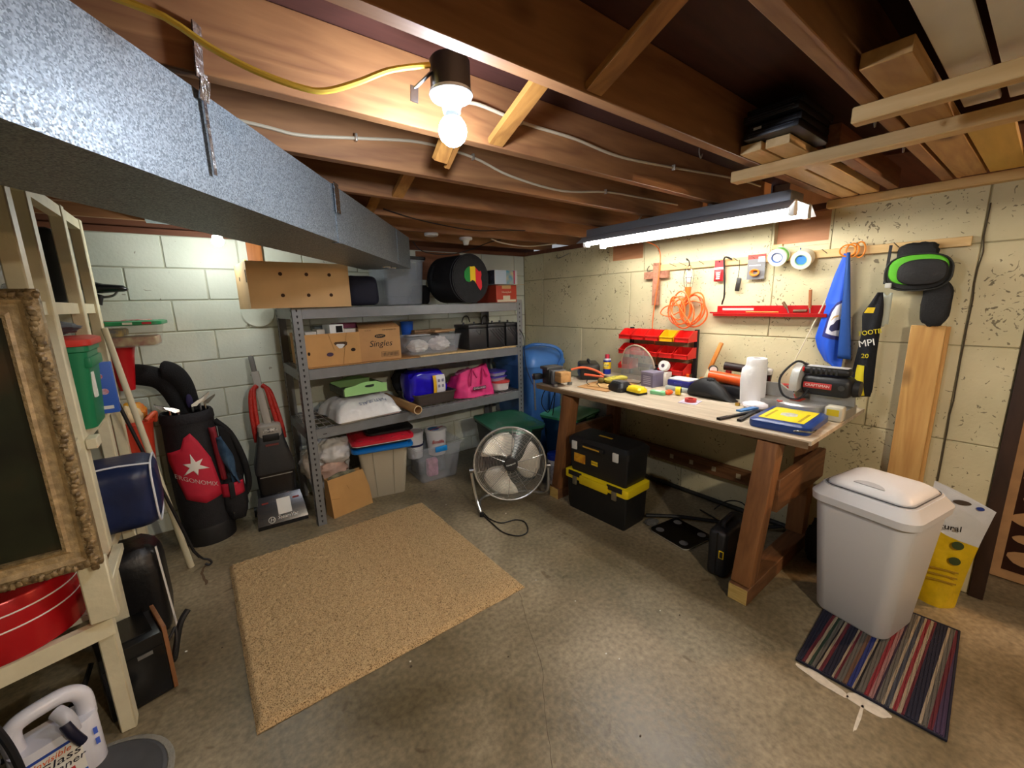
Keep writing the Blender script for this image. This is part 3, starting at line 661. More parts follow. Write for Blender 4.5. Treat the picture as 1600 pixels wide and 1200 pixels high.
MB().tube([(R*1.0*math.cos(a), 0.03, R*1.0*math.sin(a)) for a in [2*PI*i/40 for i in range(40)]], 0.0025, 6, closed=True).build('zipper', mat('#5a5c60', 0.5), t)
afr = [(-.052,.055),(-.03,.064),(-.006,.066),(.008,.058),(.03,.052),(.04,.03),(.048,.012),(.065,.008),(.06,-.01),(.045,-.03),(.042,-.05),(.03,-.075),(.012,-.088),(.004,-.07),(.0,-.045),(-.006,-.02),(-.02,-.01),(-.045,-.012),(-.063,.004),(-.066,.028)]
def clipx(poly, lo, hi):
    out = poly
    for sgn, lim in ((1, lo), (-1, -hi)):
        res = []
        for i in range(len(out)):
            a, b2 = out[i], out[(i+1) % len(out)]; ia, ib = sgn*a[0] >= lim, sgn*b2[0] >= lim
            if ia: res.append(a)
            if ia != ib:
                k = (lim-sgn*a[0])/(sgn*b2[0]-sgn*a[0]); res.append((a[0]+k*(b2[0]-a[0]), a[1]+k*(b2[1]-a[1])))
        out = res
    return out
ang = math.radians(25)
for lo, hi, cc in ((-0.08, -0.028, '#1f8a3b'), (-0.028, 0.012, '#f2cf1d'), (0.012, 0.08, '#dc2430')):
    pl = clipx([(1.4*(x*math.cos(ang)-y*math.sin(ang)), 1.4*(x*math.sin(ang)+y*math.cos(ang))) for x, y in afr], lo*1.4, hi*1.4)
    if len(pl) > 2: MB().prism(pl, 0.0, 0.002, FRONT((0.018, -0.0125, 0.012))).build('patch', mat(cc, 0.8), t)
# boxes at the right end
t = thing('printed_box', 'red orange printed carton on the rack top right end', 'box', (-0.60, -0.31, 1.493), 0)
MB().box(-0.115, 0.115, -0.16, 0.16, 0, 0.152, None, 0.002).build('carton', mat('#c8452c', 0.6), t)
MB().box(-0.105, 0.105, -0.1612, -0.16, 0.005, 0.025).build('print_band', mat('#e5d7b8', 0.6), t); MB().box(-0.04, 0.04, -0.1613, -0.16, 0.005, 0.06).build('print_band', mat('#e5d7b8', 0.6), t); MB().box(-0.05, 0.05, -0.1614, -0.16, 0.12, 0.152).build('print_band', mat('#d9b27a', 0.6), t)
text('Honeybell', 0.026, mat('#f3e4c4', 0.6), t, FRONT((0, -0.1613, 0.09)))
t = thing('printed_box', 'white and pastel printed carton stacked on the red carton', 'box', (-0.60, -0.315, 1.652), 2)
MB().box(-0.13, 0.13, -0.15, 0.15, 0, 0.125, None, 0.002).build('carton', mat('#e4e6ea', 0.55), t)
MB().box(-0.128, -0.0, -0.1512, -0.15, 0.003, 0.122).build('print_panel', mat('#c2d6ea', 0.6), t); MB().box(0.0, 0.085, -0.1512, -0.15, 0.003, 0.122).build('print_panel', mat('#d9c79a', 0.6, col2='#4fa3c9', scale=14), t); MB().box(0.085, 0.10, -0.1513, -0.15, 0.003, 0.122).build('print_panel', mat('#c83a6a', 0.6), t)
MB().box(-0.1312, -0.13, -0.145, 0.145, 0.003, 0.122).build('print_panel', mat('#20222c', 0.5, col2='#4a4f66', scale=22), t)
plain(MB().bar((-0.70, -0.48, 1.640), (-0.42, -0.50, 1.6495), 0.03, 0.003), 'wood_stick', mat('#d0b98c', 0.8), 'thin tan stick poking out beside the red carton', 'stick')

# --- middle shelf
MZ = 1.1025
t = thing('carton_box', 'open brown carton with oval handle holes packed with small boxes', 'box', (-2.165, -0.385, MZ), 0)
open_box(MB(), 0.37, 0.38, 0.215, 0.005).build('carton', mat('#c79a62', 0.85, var=0.06, scale=9), t)
for x, z, rx, rz2, cc in ((-0.02, 0.075, 0.022, 0.014, '#4a3a55'), (0.135, 0.095, 0.016, 0.012, '#2c1c12'), (-0.15, 0.09, 0.008, 0.012, '#2c1c12')):
    MB().prism([(rx*math.cos(2*PI*i/16), rz2*math.sin(2*PI*i/16)) for i in range(16)], 0, 0.001, FRONT((x, -0.19, z))).build('vent_hole', mat(cc, 0.9), t)
MB().prism([(-0.045, 0.012), (-0.035, 0.02), (0.035, 0.02), (0.045, 0.012), (0.04, -0.004), (0.012, -0.022), (-0.004, -0.024), (-0.03, -0.006)], 0, 0.001, FRONT((0.055, -0.19, 0.135))).build('handle_hole', mat('#4d3826', 0.9), t)
MB().prism([(-0.03, 0.004), (-0.02, 0.010), (0.02, 0.008), (0.03, 0.002), (0.01, -0.02), (-0.01, -0.02)], 0.001, 0.0018, FRONT((0.052, -0.19, 0.131))).build('handle_gap', mat('#dfe0df', 0.8), t)
MB().bar((-0.02, -0.191, 0.215), (0.01, -0.192, 0.10), 0.002, 0.001).build('crease', mat('#8d6534', 0.9), t)
MB().bar((0.10, -0.191, 0.215), (0.06, -0.192, 0.0), 0.002, 0.001).build('crease', mat('#8d6534', 0.9), t)
def sbox(x0, x1, y0, y1, z0, z1, cc, lab, rz=0, nm='small_box'):
    c = ((x0+x1)/2, (y0+y1)/2, z0)
    return plain(MB().box(x0-c[0], x1-c[0], y0-c[1], y1-c[1], 0, z1-z0, None, 0.002, 1), nm, mat(cc, 0.55), lab, 'box', c, rz, 'small boxes in the open carton')
sbox(-2.32, -2.25, -0.55, -0.40, 1.12, 1.335, '#c7c9c6', 'pale grey small box at the left of the open carton')
sbox(-2.24, -2.19, -0.52, -0.40, 1.12, 1.345, '#d8d2c6', 'cream small box standing in the open carton')
b_ = sbox(-2.175, -2.08, -0.55, -0.43, 1.12, 1.375, '#e4e9ea', 'open white small box with a dark opening, tallest in the carton', 8)
MB().box(-0.005, 0.04, -0.0615, -0.06, 0.20, 0.245).build('opening', DARKHOLE, b_)
sbox(-2.07, -1.99, -0.54, -0.42, 1.12, 1.34, '#d9cfc4', 'white small box with red print at the right of the open carton')
sbox(-2.10, -1.93, -0.40, -0.33, 1.335, 1.375, '#7a2346', 'long dark purple box lying across the open carton')
sbox(-2.22, -2.11, -0.38, -0.24, 1.12, 1.36, '#5b6460', 'grey green box at the back of the open carton')
t = thing('carton_box', 'closed brown food carton printed with a script name', 'box', (-1.822, -0.40, MZ), -3)
MB().box(-0.148, 0.148, -0.17, 0.17, 0, 0.235, None, 0.003).build('carton', mat('#c19463', 0.85, var=0.06, scale=9), t)
mb = MB(); mb.bar((-0.148, -0.17, 0.234), (-0.10, -0.04, 0.262), 0.29*0, 0.004) if False else mb
mb.add([(-0.148,-0.17,0.235),(0.148,-0.17,0.235),(0.148,-0.02,0.268),(-0.12,-0.02,0.268)], [[0,1,2,3]]); mb.build('flap', mat('#a87a4a', 0.85), t, solid=0.004)
text('Singles', 0.062, PRINTK, t, FRONT((0.0, -0.1705, 0.12)), shear=0.25)
MB().prism([(0.04*math.cos(2*PI*i/20), 0.014*math.sin(2*PI*i/20)) for i in range(20)], 0, 0.0006, FRONT((0.0, -0.1701, 0.175))).build('logo_oval', PRINTK, t)
text('KRAFT', 0.018, mat('#c79a66', 0.8), t, FRONT((0.0, -0.171, 0.175)))
mb = MB(); mb.box(-0.0, 0.13, -0.1706, -0.17, 0.022, 0.024); mb.box(-0.0, 0.13, -0.1706, -0.17, 0.058, 0.06); mb.box(-0.0, 0.002, -0.1706, -0.17, 0.022, 0.06); mb.box(0.128, 0.13, -0.1706, -0.17, 0.022, 0.06)
for i in range(12): mb.box(0.008+i*0.01, 0.013+i*0.01, -0.1706, -0.17, 0.028, 0.054)
mb.build('barcode', PRINTK, t)
text('KEEP REFRIGERATED', 0.011, PRINTK, t, FRONT((0.07, -0.1705, 0.218)))
text('12-16 OZ', 0.011, PRINTK, t, FRONT((-0.085, -0.1705, 0.218)))
# black case behind, blue cup on it
plain(MB().box(-1.60, -1.20, -0.28, -0.10, 1.1085, 1.24, None, 0.01), 'black_case', BLACK, 'black flat case behind the clear tub on the middle shelf', 'case')
plain(MB().lathe([(0.045, 0), (0.052, 0.10), (0.055, 0.115), (0.05, 0.115), (0.043, 0.006)], 24), 'plastic_cup', mat('#1c62d8', 0.35), 'bright blue plastic cup behind the clear tub', 'cup', (-1.475, -0.235, 1.241))
t = tote('storage_tub', 'clear plastic tub with white things inside on the middle shelf', 'tub', (-1.40, -0.445, 1.109), 2, 0.44, 0.24, 0.48, 0.28, 0.145, CLEARP, 0.01)
MB().blob((-0.10, -0.03, 0.06), (0.16, 0.14, 0.10), 3, 0.3, 3).build('contents', mat('#eeeae6', 0.7), t); MB().blob((0.08, -0.04, 0.065), (0.18, 0.13, 0.11), 6, 0.3, 3).build('contents', mat('#e8e0dc', 0.7), t)
for i, (p0, p1, wd, th, cc, lab) in enumerate((((-1.50,-0.40,1.262),(-1.18,-0.38,1.262), 0.08, 0.012, '#9c7a55', 'flat brown wood offcut lying across the clear tub'), ((-1.36,-0.47,1.278),(-1.16,-0.44,1.278), 0.07, 0.018, '#b08a60', 'short tan wood offcut on top of the clear tub'), ((-1.48,-0.36,1.279),(-1.22,-0.33,1.279), 0.05, 0.02, '#8a6a4a', 'narrow dark wood offcut at the back of the clear tub'))):
    plain(MB().bar(p0, p1, wd, th), 'wood_offcut', wood(cc, '#6d5036', 'X', 0.7, 6, False), lab, 'wood', group='wood offcuts on the tub')
plain(MB().box(-1.60, -1.42, -0.55, -0.45, 1.2555, 1.262, None, 0.002), 'flat_box', mat('#c8ccd2', 0.5), 'small grey flat box on the left of the clear tub', 'box')
# three batteries
def battery(x0, x1, lab, style):
    t = thing('car_battery', lab, 'battery', ((x0+x1)/2, -0.47, 1.109), 0, 'black batteries on the rack')
    wd = (x1-x0)/2-0.004; BM = mat('#26272b', 0.42)
    MB().box(-wd, wd, -0.12, 0.12, 0, 0.175, None, 0.006).build('body', BM, t); MB().box(-wd-0.002, wd+0.002, -0.122, 0.122, 0.177, 0.205, None, 0.005).build('lid', BM, t)
    if style:
        for k in range(7):
            a = -wd+0.015+k*0.03; p0 = Vector((a, -0.121, 0.165)); p1 = Vector((a+0.15, -0.121, 0.015))
            q = min(1.0, (wd-0.008-a)/0.15)
            if q > 0.12: MB().bar(p0, p0.lerp(p1, q), 0.006, 0.009, (0, 0, 1)).build('rib', mat('#34353a', 0.35), t)
    else:
        mb = MB(); mb.tube([(-0.05, -0.121, 0.15), (0.0, -0.121, 0.165), (0.06, -0.121, 0.155)], 0.002, 5); mb.tube([(-0.03, -0.121, 0.17), (0.02, -0.121, 0.12), (0.03, -0.121, 0.165)], 0.002, 5); mb.build('strap', mat('#3c3e44', 0.4), t)
    for s in (-1, 1):
        MB().cyl((s*wd*0.6, 0.02, 0.205), (s*wd*0.6, 0.02, 0.225), 0.009, 0.008).build('terminal', mat('#4b4c50', 0.4, 0.8), t)
    return t
battery(-1.095, -0.91, 'black car battery nearest the clear tub, with a rope handle', 0); battery(-0.90, -0.718, 'black ribbed car battery between two others', 1); battery(-0.708, -0.548, 'black ribbed car battery against the rack post, narrow end showing', 1)
for x, y, lab in ((-1.0, -0.40, 'black cable clamp lying on the first battery'), (-0.81, -0.42, 'black handle loop rising from the middle battery')):
    plain(MB().tube([(x-0.04, y, 1.331), (x-0.02, y, 1.375), (x+0.02, y, 1.38), (x+0.04, y, 1.331)], 0.006, 6, smooth=5), 'battery_strap', RUBBER, lab, 'strap')
plain(MB().tube([(-0.60,-0.55,1.32),(-0.555,-0.64,1.2),(-0.548,-0.645,1.05),(-0.53,-0.65,0.9),(-0.50,-0.70,0.75)], 0.004, 6, smooth=6), 'loose_cable', RUBBER, 'thin black cord hanging down the right rack post', 'cord')

# --- lower shelf
LZ = 0.6915
t = thing('paper_sack', 'white printed sack lying flat on the lower rack shelf', 'sack', (-1.98, -0.42, LZ), 5)
def sack(u, v):
    x = (u-0.5)*0.47; y = (v-0.5)*0.44
    e = (1-abs(2*u-1)**6)**0.5*(1-abs(2*v-1)**2.6)**0.6; z = 0.02+0.135*e+(0.016*noise.noise(Vector((x*9, y*9, 3)))+0.006*noise.noise(Vector((x*28, y*28, 1))))*min(1, e*2); x += 0.02*noise.noise(Vector((y*8, 1, 0)))
    return (x, y, z)
mb = MB(); mb.grid(sack, 44, 34); mb.grid(lambda u, v: ((u-0.5)*0.47, (v-0.5)*0.44, 0.001+0.019*(1-min(1, min(u,1-u)*20, min(v,1-v)*20))), 44, 34)
mb.build('sack', mat('#e5e6e8', 0.35, var=0.03, scale=14, bump=0.3, bscale=25), t, angle=80)
text('NATURALS', 0.042, mat('#7d8bb0', 0.6), t, Matrix.Identity(4), ext=0.0002, curve=lambda p: Vector(sack((0.04-p.x)/0.47+0.5, (-0.165-p.y*0.7)/0.44+0.5))+Vector((0, -0.004, 0.004)))
MB().box(0.09, 0.21, -0.2225, -0.2205, 0.012, 0.016).build('seam_print', mat('#c9a7a7', 0.7), t)
t = thing('serving_tray', 'light green wooden tray with a handle slot on the white sack', 'tray', (-1.965, -0.37, 0.864), 2)
GR = mat('#9fd68a', 0.5)
poly = [(-0.155, -0.04), (0.155, -0.04), (0.155, 0.022), (0.12, 0.026), (0.08, 0.045), (-0.02, 0.047), (-0.08, 0.030), (-0.145, 0.022), (-0.155, 0.01)]
for y in (-0.17, 0.16):
    MB().prism(poly, 0, 0.012, FRONT((0, y, 0.043))).build('end_panel', GR, t)
MB().prism([(-0.035, 0.004), (-0.028, 0.01), (0.028, 0.013), (0.036, 0.008), (0.03, -0.004), (0.0, -0.008), (-0.028, -0.004)], 0, 0.001, FRONT((0.025, -0.1822, 0.055))).build('handle_slot', mat('#23301f', 0.8), t)
for s in (-1, 1): MB().box(s*0.155-0.006, s*0.155+0.006, -0.17, 0.15, 0.003, 0.055).build('side_panel', mat('#57614f', 0.6), t)
MB().box(-0.15, 0.15, -0.17, 0.15, 0.003, 0.012).build('base', mat('#20211f', 0.5), t)
t = thing('cardboard_tube', 'open cardboard tube sticking out of the lower shelf', 'tube')
mb = MB(); M = axes((-1.653, -0.74, 0.728), (1, 0, 0), (0, 0, 1)); M = Matrix.Translation((-1.655, -0.74, 0.7255)) @ Euler((math.radians(-90), 0, math.radians(1))).to_matrix().to_4x4()
mb.lathe([(0.033, 0), (0.033, 0.62), (0.027, 0.62), (0.027, 0)], 24, M, False, False); mb.add(*[[], []]) ; mb.f += []
mb.build('tube', mat('#b88d58', 0.8), t)
mb = MB(); mb.lathe([(0.033, -0.0005), (0.027, -0.0005)], 24, M, False, False); mb.build('tube_rim', mat('#d3b98f', 0.8), t)
# brown bin with a glossy blue bag
t = tote('plastic_bin', 'dark brown plastic bin on the lower rack shelf', 'bin', (-1.40, -0.37, LZ), 2, 0.34, 0.32, 0.37, 0.35, 0.095, mat('#4b423c', 0.4), 0.008)
mb = MB(); mb.blob((0, 0, 0), (0.32, 0.22, 0.25), 12, 0.12, 2.6, sq=0.32)
t = thing('food_bag', 'glossy blue packaged bag with a white and yellow panel in the brown bin', 'bag', (-1.445, -0.40, 0.84), 2)
BLUEG = mat('#2417c9', 0.15, var=0.15, scale=10, coat=0.5)
mb.build('bag', BLUEG, t)
mb = MB(); mb.grid(lambda u, v: (0.055+u*0.085-0.045*v*0, -0.118-0.012*math.sin(v*PI), -0.075+v*0.16), 6, 8); mb.build('label_panel', mat('#e4e2ea', 0.5), t, solid=0.004)
mb = MB(); mb.grid(lambda u, v: (0.03+u*0.028, -0.119-0.012*math.sin(v*PI), -0.08+v*0.165), 4, 8); mb.build('label_stripe', mat('#efb920', 0.5), t, solid=0.005)
for x, z in ((0.08,0.04),(0.115,0.04),(0.08,-0.005),(0.115,-0.005)): MB().box(x-0.009, x+0.009, -0.136, -0.132, z-0.012, z+0.012, None, 0.001).build('print_mark', mat('#8a87a8', 0.6), t)
plain(MB().blob((-1.262, -0.33, 0.80), (0.12, 0.20, 0.14), 21, 0.2, 2.0), 'food_bag', BLUEG, 'small crumpled blue bag at the right end of the brown bin', 'bag')
plain(MB().blob((-1.54, -0.20, 0.86), (0.16, 0.16, 0.24), 23, 0.2, 2.5), 'fabric_bag', mat('#1a1b20', 0.8), 'black soft bag behind the blue packaged bag', 'bag')
# pink bag
t = thing('tote_bag', 'hot pink fabric bag with a printed band on the lower shelf', 'bag', (-0.985, -0.39, 0.7925), 0)
mb = MB()
def pk(u, v):
    a = 2*PI*u; zz = v
    wx = 0.215*(1-0.25*zz**2); wy = 0.17*(1-0.45*zz)
    k = 1+0.10*noise.noise(Vector((math.cos(a)*2, math.sin(a)*2, zz*2.5)))+0.04*noise.noise(Vector((math.cos(a)*6, math.sin(a)*6, zz*7)))
    cx = abs(math.cos(a))**0.7*math.copysign(1, math.cos(a)); sy = abs(math.sin(a))**0.7*math.copysign(1, math.sin(a))
    return (wx*cx*k, wy*sy*k, -0.10+0.24*zz*(0.9+0.2*math.cos(a+0.6))+0.012*noise.noise(Vector((a*2, zz*4, 0))))
mb.grid(pk, 49, 14); mb.add([pk(i/48, 0) for i in range(48)], [list(range(48))]); mb.build('bag', mat('#e22f7e', 0.6, var=0.12, scale=12, bump=0.2, bscale=30), t, angle=70)
MB().blob((0.0, 0.0, 0.06), (0.28, 0.18, 0.13), 31, 0.3, 3).build('contents', mat('#b5537f', 0.6, var=0.4, scale=16), t)
MB().box(-0.075, 0.055, -0.182, -0.178, -0.035, -0.008).build('print_band', mat('#3a1626', 0.6), t)
text('ENGLAND', 0.026, mat('#f6dfe8', 0.6), t, FRONT((-0.01, -0.1825, -0.021)), ext=0.001)
for x in (-0.06, 0.05): MB().tube([(x-0.02, -0.15, 0.0), (x, -0.14, 0.09), (x+0.03, -0.10, 0.13), (x+0.06, -0.13, 0.06)], 0.008, 6, smooth=5).build('handle', mat('#c4286b', 0.6), t)
t = thing('food_container', 'round clear tub with red lid at the end of the lower shelf', 'container', (-0.665, -0.42, LZ))
MB().lathe([(0.075, 0), (0.085, 0.06), (0.086, 0.065)], 28).build('tub', mat('#e8e4e0', 0.35), t); MB().lathe([(0.09, 0.066), (0.092, 0.07), (0.092, 0.082), (0.085, 0.086), (0.0005, 0.086)], 28).build('lid', mat('#d8504a', 0.4), t)
for i, (z, lab) in enumerate(((0.779, 'lower flat clear container with purple lid on the red lidded tub'), (0.825, 'upper flat clear container with purple lid on the red lidded tub'))):
    t = thing('food_container', lab, 'container', (-0.70, -0.38, z), 8, 'purple lidded containers')
    MB().tub([(0.15, 0.15, 0.03, 0), (0.17, 0.17, 0.03, 0.03)], 4).build('tub', mat('#c9cfe2', 0.3, alpha=0.7), t); MB().tub([(0.185, 0.185, 0.03, 0.031), (0.185, 0.185, 0.03, 0.042)], 4).build('lid', mat('#4a3fae', 0.4), t)

# ------------------------------------------------------------------ floor under the rack
t = thing('shopping_bag', 'crumpled white plastic bag slumped on the floor behind the rack post', 'bag', (-2.235, -0.245, 0))
mb = MB(); mb.blob((0.04, 0.04, 0.235), (0.28, 0.26, 0.50), 41, 0.22, 2.2, 48, 28); mb.blob((-0.085, 0.02, 0.33), (0.17, 0.17, 0.24), 43, 0.28, 2.0, 40, 22, False); mb.blob((0.07, -0.07, 0.42), (0.26, 0.20, 0.20), 47, 0.28, 2.0, 40, 22, False)
mb.build('bag', mat('#ebebec', 0.35, bump=0.9, bscale=14), t, angle=75)
MB().blob((0.04, -0.10, 0.28), (0.2, 0.10, 0.16), 51, 0.25, 3.0, flat=False).build('contents', mat('#c9a898', 0.6, var=0.25, scale=9), t)
t = thing('paper_bag', 'brown paper bag with its flap folded, leaning on the rack post', 'bag', (-2.14, -0.49, 0), 12)
mb = MB(); q = 0.155; mb.loft([[(-q, -0.055, 0.0), (q, -0.055, 0.0), (q, 0.055, 0.0), (-q, 0.055, 0.0)], [(-q+0.004, -0.03, 0.14), (q-0.006, -0.034, 0.14), (q-0.006, 0.06, 0.14), (-q+0.004, 0.06, 0.14)], [(-q+0.005, 0.0, 0.275), (q-0.03, 0.0, 0.275), (q-0.03, 0.05, 0.275), (-q+0.005, 0.05, 0.275)]], None, True, False)
mb.build('bag', mat('#b98e56', 0.85, var=0.06, scale=8), t, angle=15)
for p0, p1 in (((-0.15, -0.032, 0.14), (0.15, -0.036, 0.06)), ((-0.02, -0.018, 0.2), (0.02, -0.035, 0.11))): MB().bar(p0, p1, 0.002, 0.002).build('crease', mat('#8e6838', 0.9), t)
MB().blob((-0.03, 0.028, 0.27), (0.2, 0.03, 0.05), 55, 0.3, 4, flat=False).build('contents', mat('#6c6a55', 0.8, var=0.4, scale=30), t)
t = tote('storage_tote', 'beige plastic tote topped by a pile of lids under the rack', 'tote', (-1.80, -0.265, 0), -13, 0.29, 0.40, 0.37, 0.47, 0.40, mat('#bcb49f', 0.45), 0.012)
for x in (-0.07, 0.06): MB().bar((x, -0.2015, 0.01), (x*1.2, -0.2385, 0.385), 0.006, 0.006, (0,-1,0)).build('rib', mat('#9c947f', 0.5), t)
def lid(label, z, wd, dp, m, rz, loc=(-1.80, -0.29), tilt=0, h=0.022):
    t = thing('tote_cover', label, 'lid', (loc[0], loc[1], z), rz, 'tote lids stacked under the rack'); t.rotation_euler[0] = math.radians(tilt)
    mb = MB(); mb.tub([(wd-0.01, dp-0.01, 0.045, -0.004), (wd, dp, 0.05, 0.0), (wd, dp, 0.05, h*0.55), (wd-0.03, dp-0.03, 0.045, h*0.8), (wd-0.06, dp-0.06, 0.04, h*0.6), (wd-0.10, dp-0.10, 0.04, h)], 5); mb.build('lid', m, t); return t
lid('bright blue tote lid lowest in the lid pile', 0.408, 0.46, 0.53, mat('#1173c8', 0.35), -13, (-1.81, -0.29), 0, 0.03)
lid('charcoal tote lid between the blue and red lids', 0.443, 0.44, 0.48, mat('#26292c', 0.45), -12, (-1.82, -0.27))
t = lid('red tote lid with white edge in the lid pile', 0.474, 0.47, 0.50, mat('#cf2338', 0.35), -10, (-1.82, -0.31), 0, 0.035)
MB().tub([(0.455, 0.485, 0.045, -0.010), (0.455, 0.485, 0.045, -0.005)], 5).build('white_edge', WHITEP, t)
for k in range(5): MB().box(-0.18+k*0.08, -0.15+k*0.08, -0.235, -0.215, 0.02, 0.032, None, 0.003).build('clip', mat('#b81c30', 0.4), t)
lid('black tote lid on top of the lid pile', 0.516, 0.37, 0.40, mat('#17181a', 0.4), -8, (-1.75, -0.29), 0, 0.028)
t = tote('storage_tote', 'clear plastic tote with blue latch handle holding white pails', 'tote', (-1.36, -0.285, 0), -3, 0.33, 0.36, 0.42, 0.43, 0.315, mat('#ccd2dc', 0.2, alpha=0.22), 0.012)
MB().box(-0.055, 0.055, -0.245, -0.228, 0.27, 0.318, None, 0.008).build('handle', mat('#1c8ee0', 0.35), t); MB().box(-0.08, 0.02, -0.12, -0.05, 0.01, 0.17, None, 0.02).build('contents', mat('#d98aa8', 0.6, var=0.3, scale=20), t); MB().box(-0.14, 0.13, -0.04, 0.14, 0.01, 0.14, None, 0.02).build('contents', mat('#5f6068', 0.6, var=0.3, scale=20), t)
PAILW = mat('#e6e6e8', 0.35)
def pail(loc, lab, r, h, m, lidm):
    t = thing('plastic_pail', lab, 'pail', loc, 0, 'white pails in the clear tote')
    MB().lathe([(r*0.82, 0), (r*0.83, 0.004), (r, h-0.02), (r+0.004, h-0.018), (r+0.004, h)], 32).build('bucket', m, t); MB().lathe([(r+0.006, h-0.006), (r+0.006, h+0.008), (r-0.004, h+0.011), (r-0.008, h+0.006), (0.0005, h+0.006)], 32).build('lid', lidm, t); return t
t = pail((-1.275, -0.245, 0.155), 'white pail with blue and red printed lid in the clear tote', 0.092, 0.225, PAILW, WHITEP)
MB().prism([(0.05*math.cos(a)-0.02, 0.055*math.sin(a)) for a in [2*PI*i/20 for i in range(20)]], 0, 0.001, UP((0, 0.01, 0.2315))).build('lid_print', mat('#3f86c8', 0.5), t); MB().bar((-0.08, -0.03, 0.233), (0.08, 0.02, 0.233), 0.012, 0.001).build('lid_print', mat('#c8303c', 0.5), t)
text('Ecolife', 0.04, mat('#c23a42', 0.6), t, axes((-0.03, -0.0905, 0.135), (0.95, 0.30*-1, 0), (0, 0, 1)), ext=0.004, shear=0.2)
t = pail((-1.47, -0.20, 0.155), 'white pail with navy band at the back of the clear tote', 0.08, 0.23, PAILW, mat('#cfd0d4', 0.4))
MB().lathe([(0.0795, 0.11), (0.0815, 0.13)], 32, None, False, False).build('band', mat('#1d2250', 0.5), t)

# ------------------------------------------------------------------ lidded carts
def cart(label, loc, rz, wd, dp, h, body, lidm):
    t = thing('trash_cart', label, 'cart', loc, rz)
    MB().tub([(wd*0.8, dp*0.8, 0.05, 0), (wd, dp, 0.05, h-0.06), (wd+0.03, dp+0.03, 0.06, h-0.055), (wd+0.03, dp+0.03, 0.06, h-0.03)], 5).build('body', body, t)
    mb = MB(); mb.tub([(wd+0.045, dp+0.045, 0.06, h-0.032), (wd+0.05, dp+0.05, 0.065, h-0.026), (wd+0.045, dp+0.045, 0.06, h-0.012), (wd-0.06, dp-0.05, 0.05, h-0.008), (wd-0.10, dp-0.09, 0.05, h+0.012), (wd-0.22, dp-0.2, 0.04, h+0.018)], 6); mb.build('lid', lidm, t)
    MB().box(-0.07, 0.07, -dp/2-0.045, -dp/2-0.02, h-0.05, h-0.02, None, 0.008).build('handle', lidm, t); return t
cart('dark green lidded cart on the floor behind the fan', (-0.84, -0.76, 0), -12, 0.41, 0.54, 0.505, mat('#0d1f1b', 0.5), mat('#2f6b54', 0.3, var=0.1, scale=6))
cart('green and blue lidded cart behind the left workbench leg', (-0.335, -1.015, 0), 13, 0.42, 0.34, 0.535, mat('#123a5c', 0.5), mat('#45a070', 0.3, var=0.1, scale=6))
t = thing('trash_cart', 'tall blue wheeled cart with arched handle standing in the corner', 'cart', (-0.285, -0.385, 0), 0)
BLUC = mat('#4478bf', 0.35, var=0.08, scale=5)
mb = MB(); mb.tub([(0.38, 0.50, 0.06, 0.03), (0.45, 0.60, 0.07, 0.86), (0.47, 0.62, 0.08, 0.90)], 6); mb.build('body', BLUC, t)
mb = MB(); mb.tub([(0.485, 0.635, 0.08, 0.902), (0.485, 0.635, 0.08, 0.93), (0.45, 0.57, 0.08, 1.0), (0.33, 0.42, 0.08, 1.045), (0.2, 0.2, 0.06, 1.055)], 6); mb.build('lid', BLUC, t)
mb = MB(); mb.tube([(0.10, -0.335, 0.90), (0.11, -0.36, 1.0), (0.04, -0.33, 1.075), (-0.10, -0.22, 1.10), (-0.16, -0.12, 1.06)], 0.016, 8, smooth=6); mb.build('handle', mat('#3f74ba', 0.35), t)
MB().bar((0.0, -0.287, 0.1), (0.0, -0.322, 0.84), 0.012, 0.01, (0,-1,0)).build('rib', mat('#1d4684', 0.4), t)
for s in (-1, 1): MB().cyl((s*0.19, 0.2, 0.08), (s*0.225, 0.2, 0.08), 0.08, seg=20).build('wheel', BLACK, t)

# ------------------------------------------------------------------ floor fan
fan = thing('floor_fan', 'round chrome floor fan on a bent tube stand', 'fan', (-1.19, -1.24, 0), -31)
FR = 0.265; FM = rot(-14, 0, 0, (0, 0, 0.335)) @ axes((0,0,0), (1,0,0), (0,0,1))     # local z points to the viewer
def fp(x, y, z): return tuple(FM @ Vector((x, y, z)))
def circ(r, z, n=44): return [fp(r*math.cos(2*PI*i/n), r*math.sin(2*PI*i/n), z) for i in range(n)]
GRM = mat('#d2d1cc', 0.25, 0.7)
MB().tube(circ(FR, 0.0), 0.007, 8, closed=True).build('grille_rim', GRM, fan)
mb = MB()
for k in range(21):
    r = 0.055+k*0.0102; mb.tube(circ(r, 0.05-0.05*(r/FR)**2.6, 36), 0.0013, 4, closed=True)
mb.build('front_grille', GRM, fan, label='thin concentric chrome wires')
mb = MB()
for k in range(9):
    r = 0.07+k*0.023; mb.tube(circ(r, -0.085+0.08*(r/FR)**3, 30), 0.0014, 4, closed=True)
mb.build('rear_grille', GRM, fan)
for k in range(10):
    a = 2*PI*k/10+0.2; MB().tube([fp(r*math.cos(a), r*math.sin(a), 0.0525-0.05*(r/FR)**2.6) for r in (0.03, 0.1, 0.17, 0.225, FR)], 0.0022, 5).build('grille_spoke', GRM, fan)
MB().lathe([(0.05, 0.045), (0.05, 0.062), (0.046, 0.066), (0.0005, 0.067)], 28, FM).build('badge', mat('#08080a', 0.5), fan)
text('Honeywell', 0.016, LABELW, fan, FM @ Matrix.Translation((0, 0, 0.0675)) @ Matrix.Rotation(math.radians(15), 4, 'Z'))
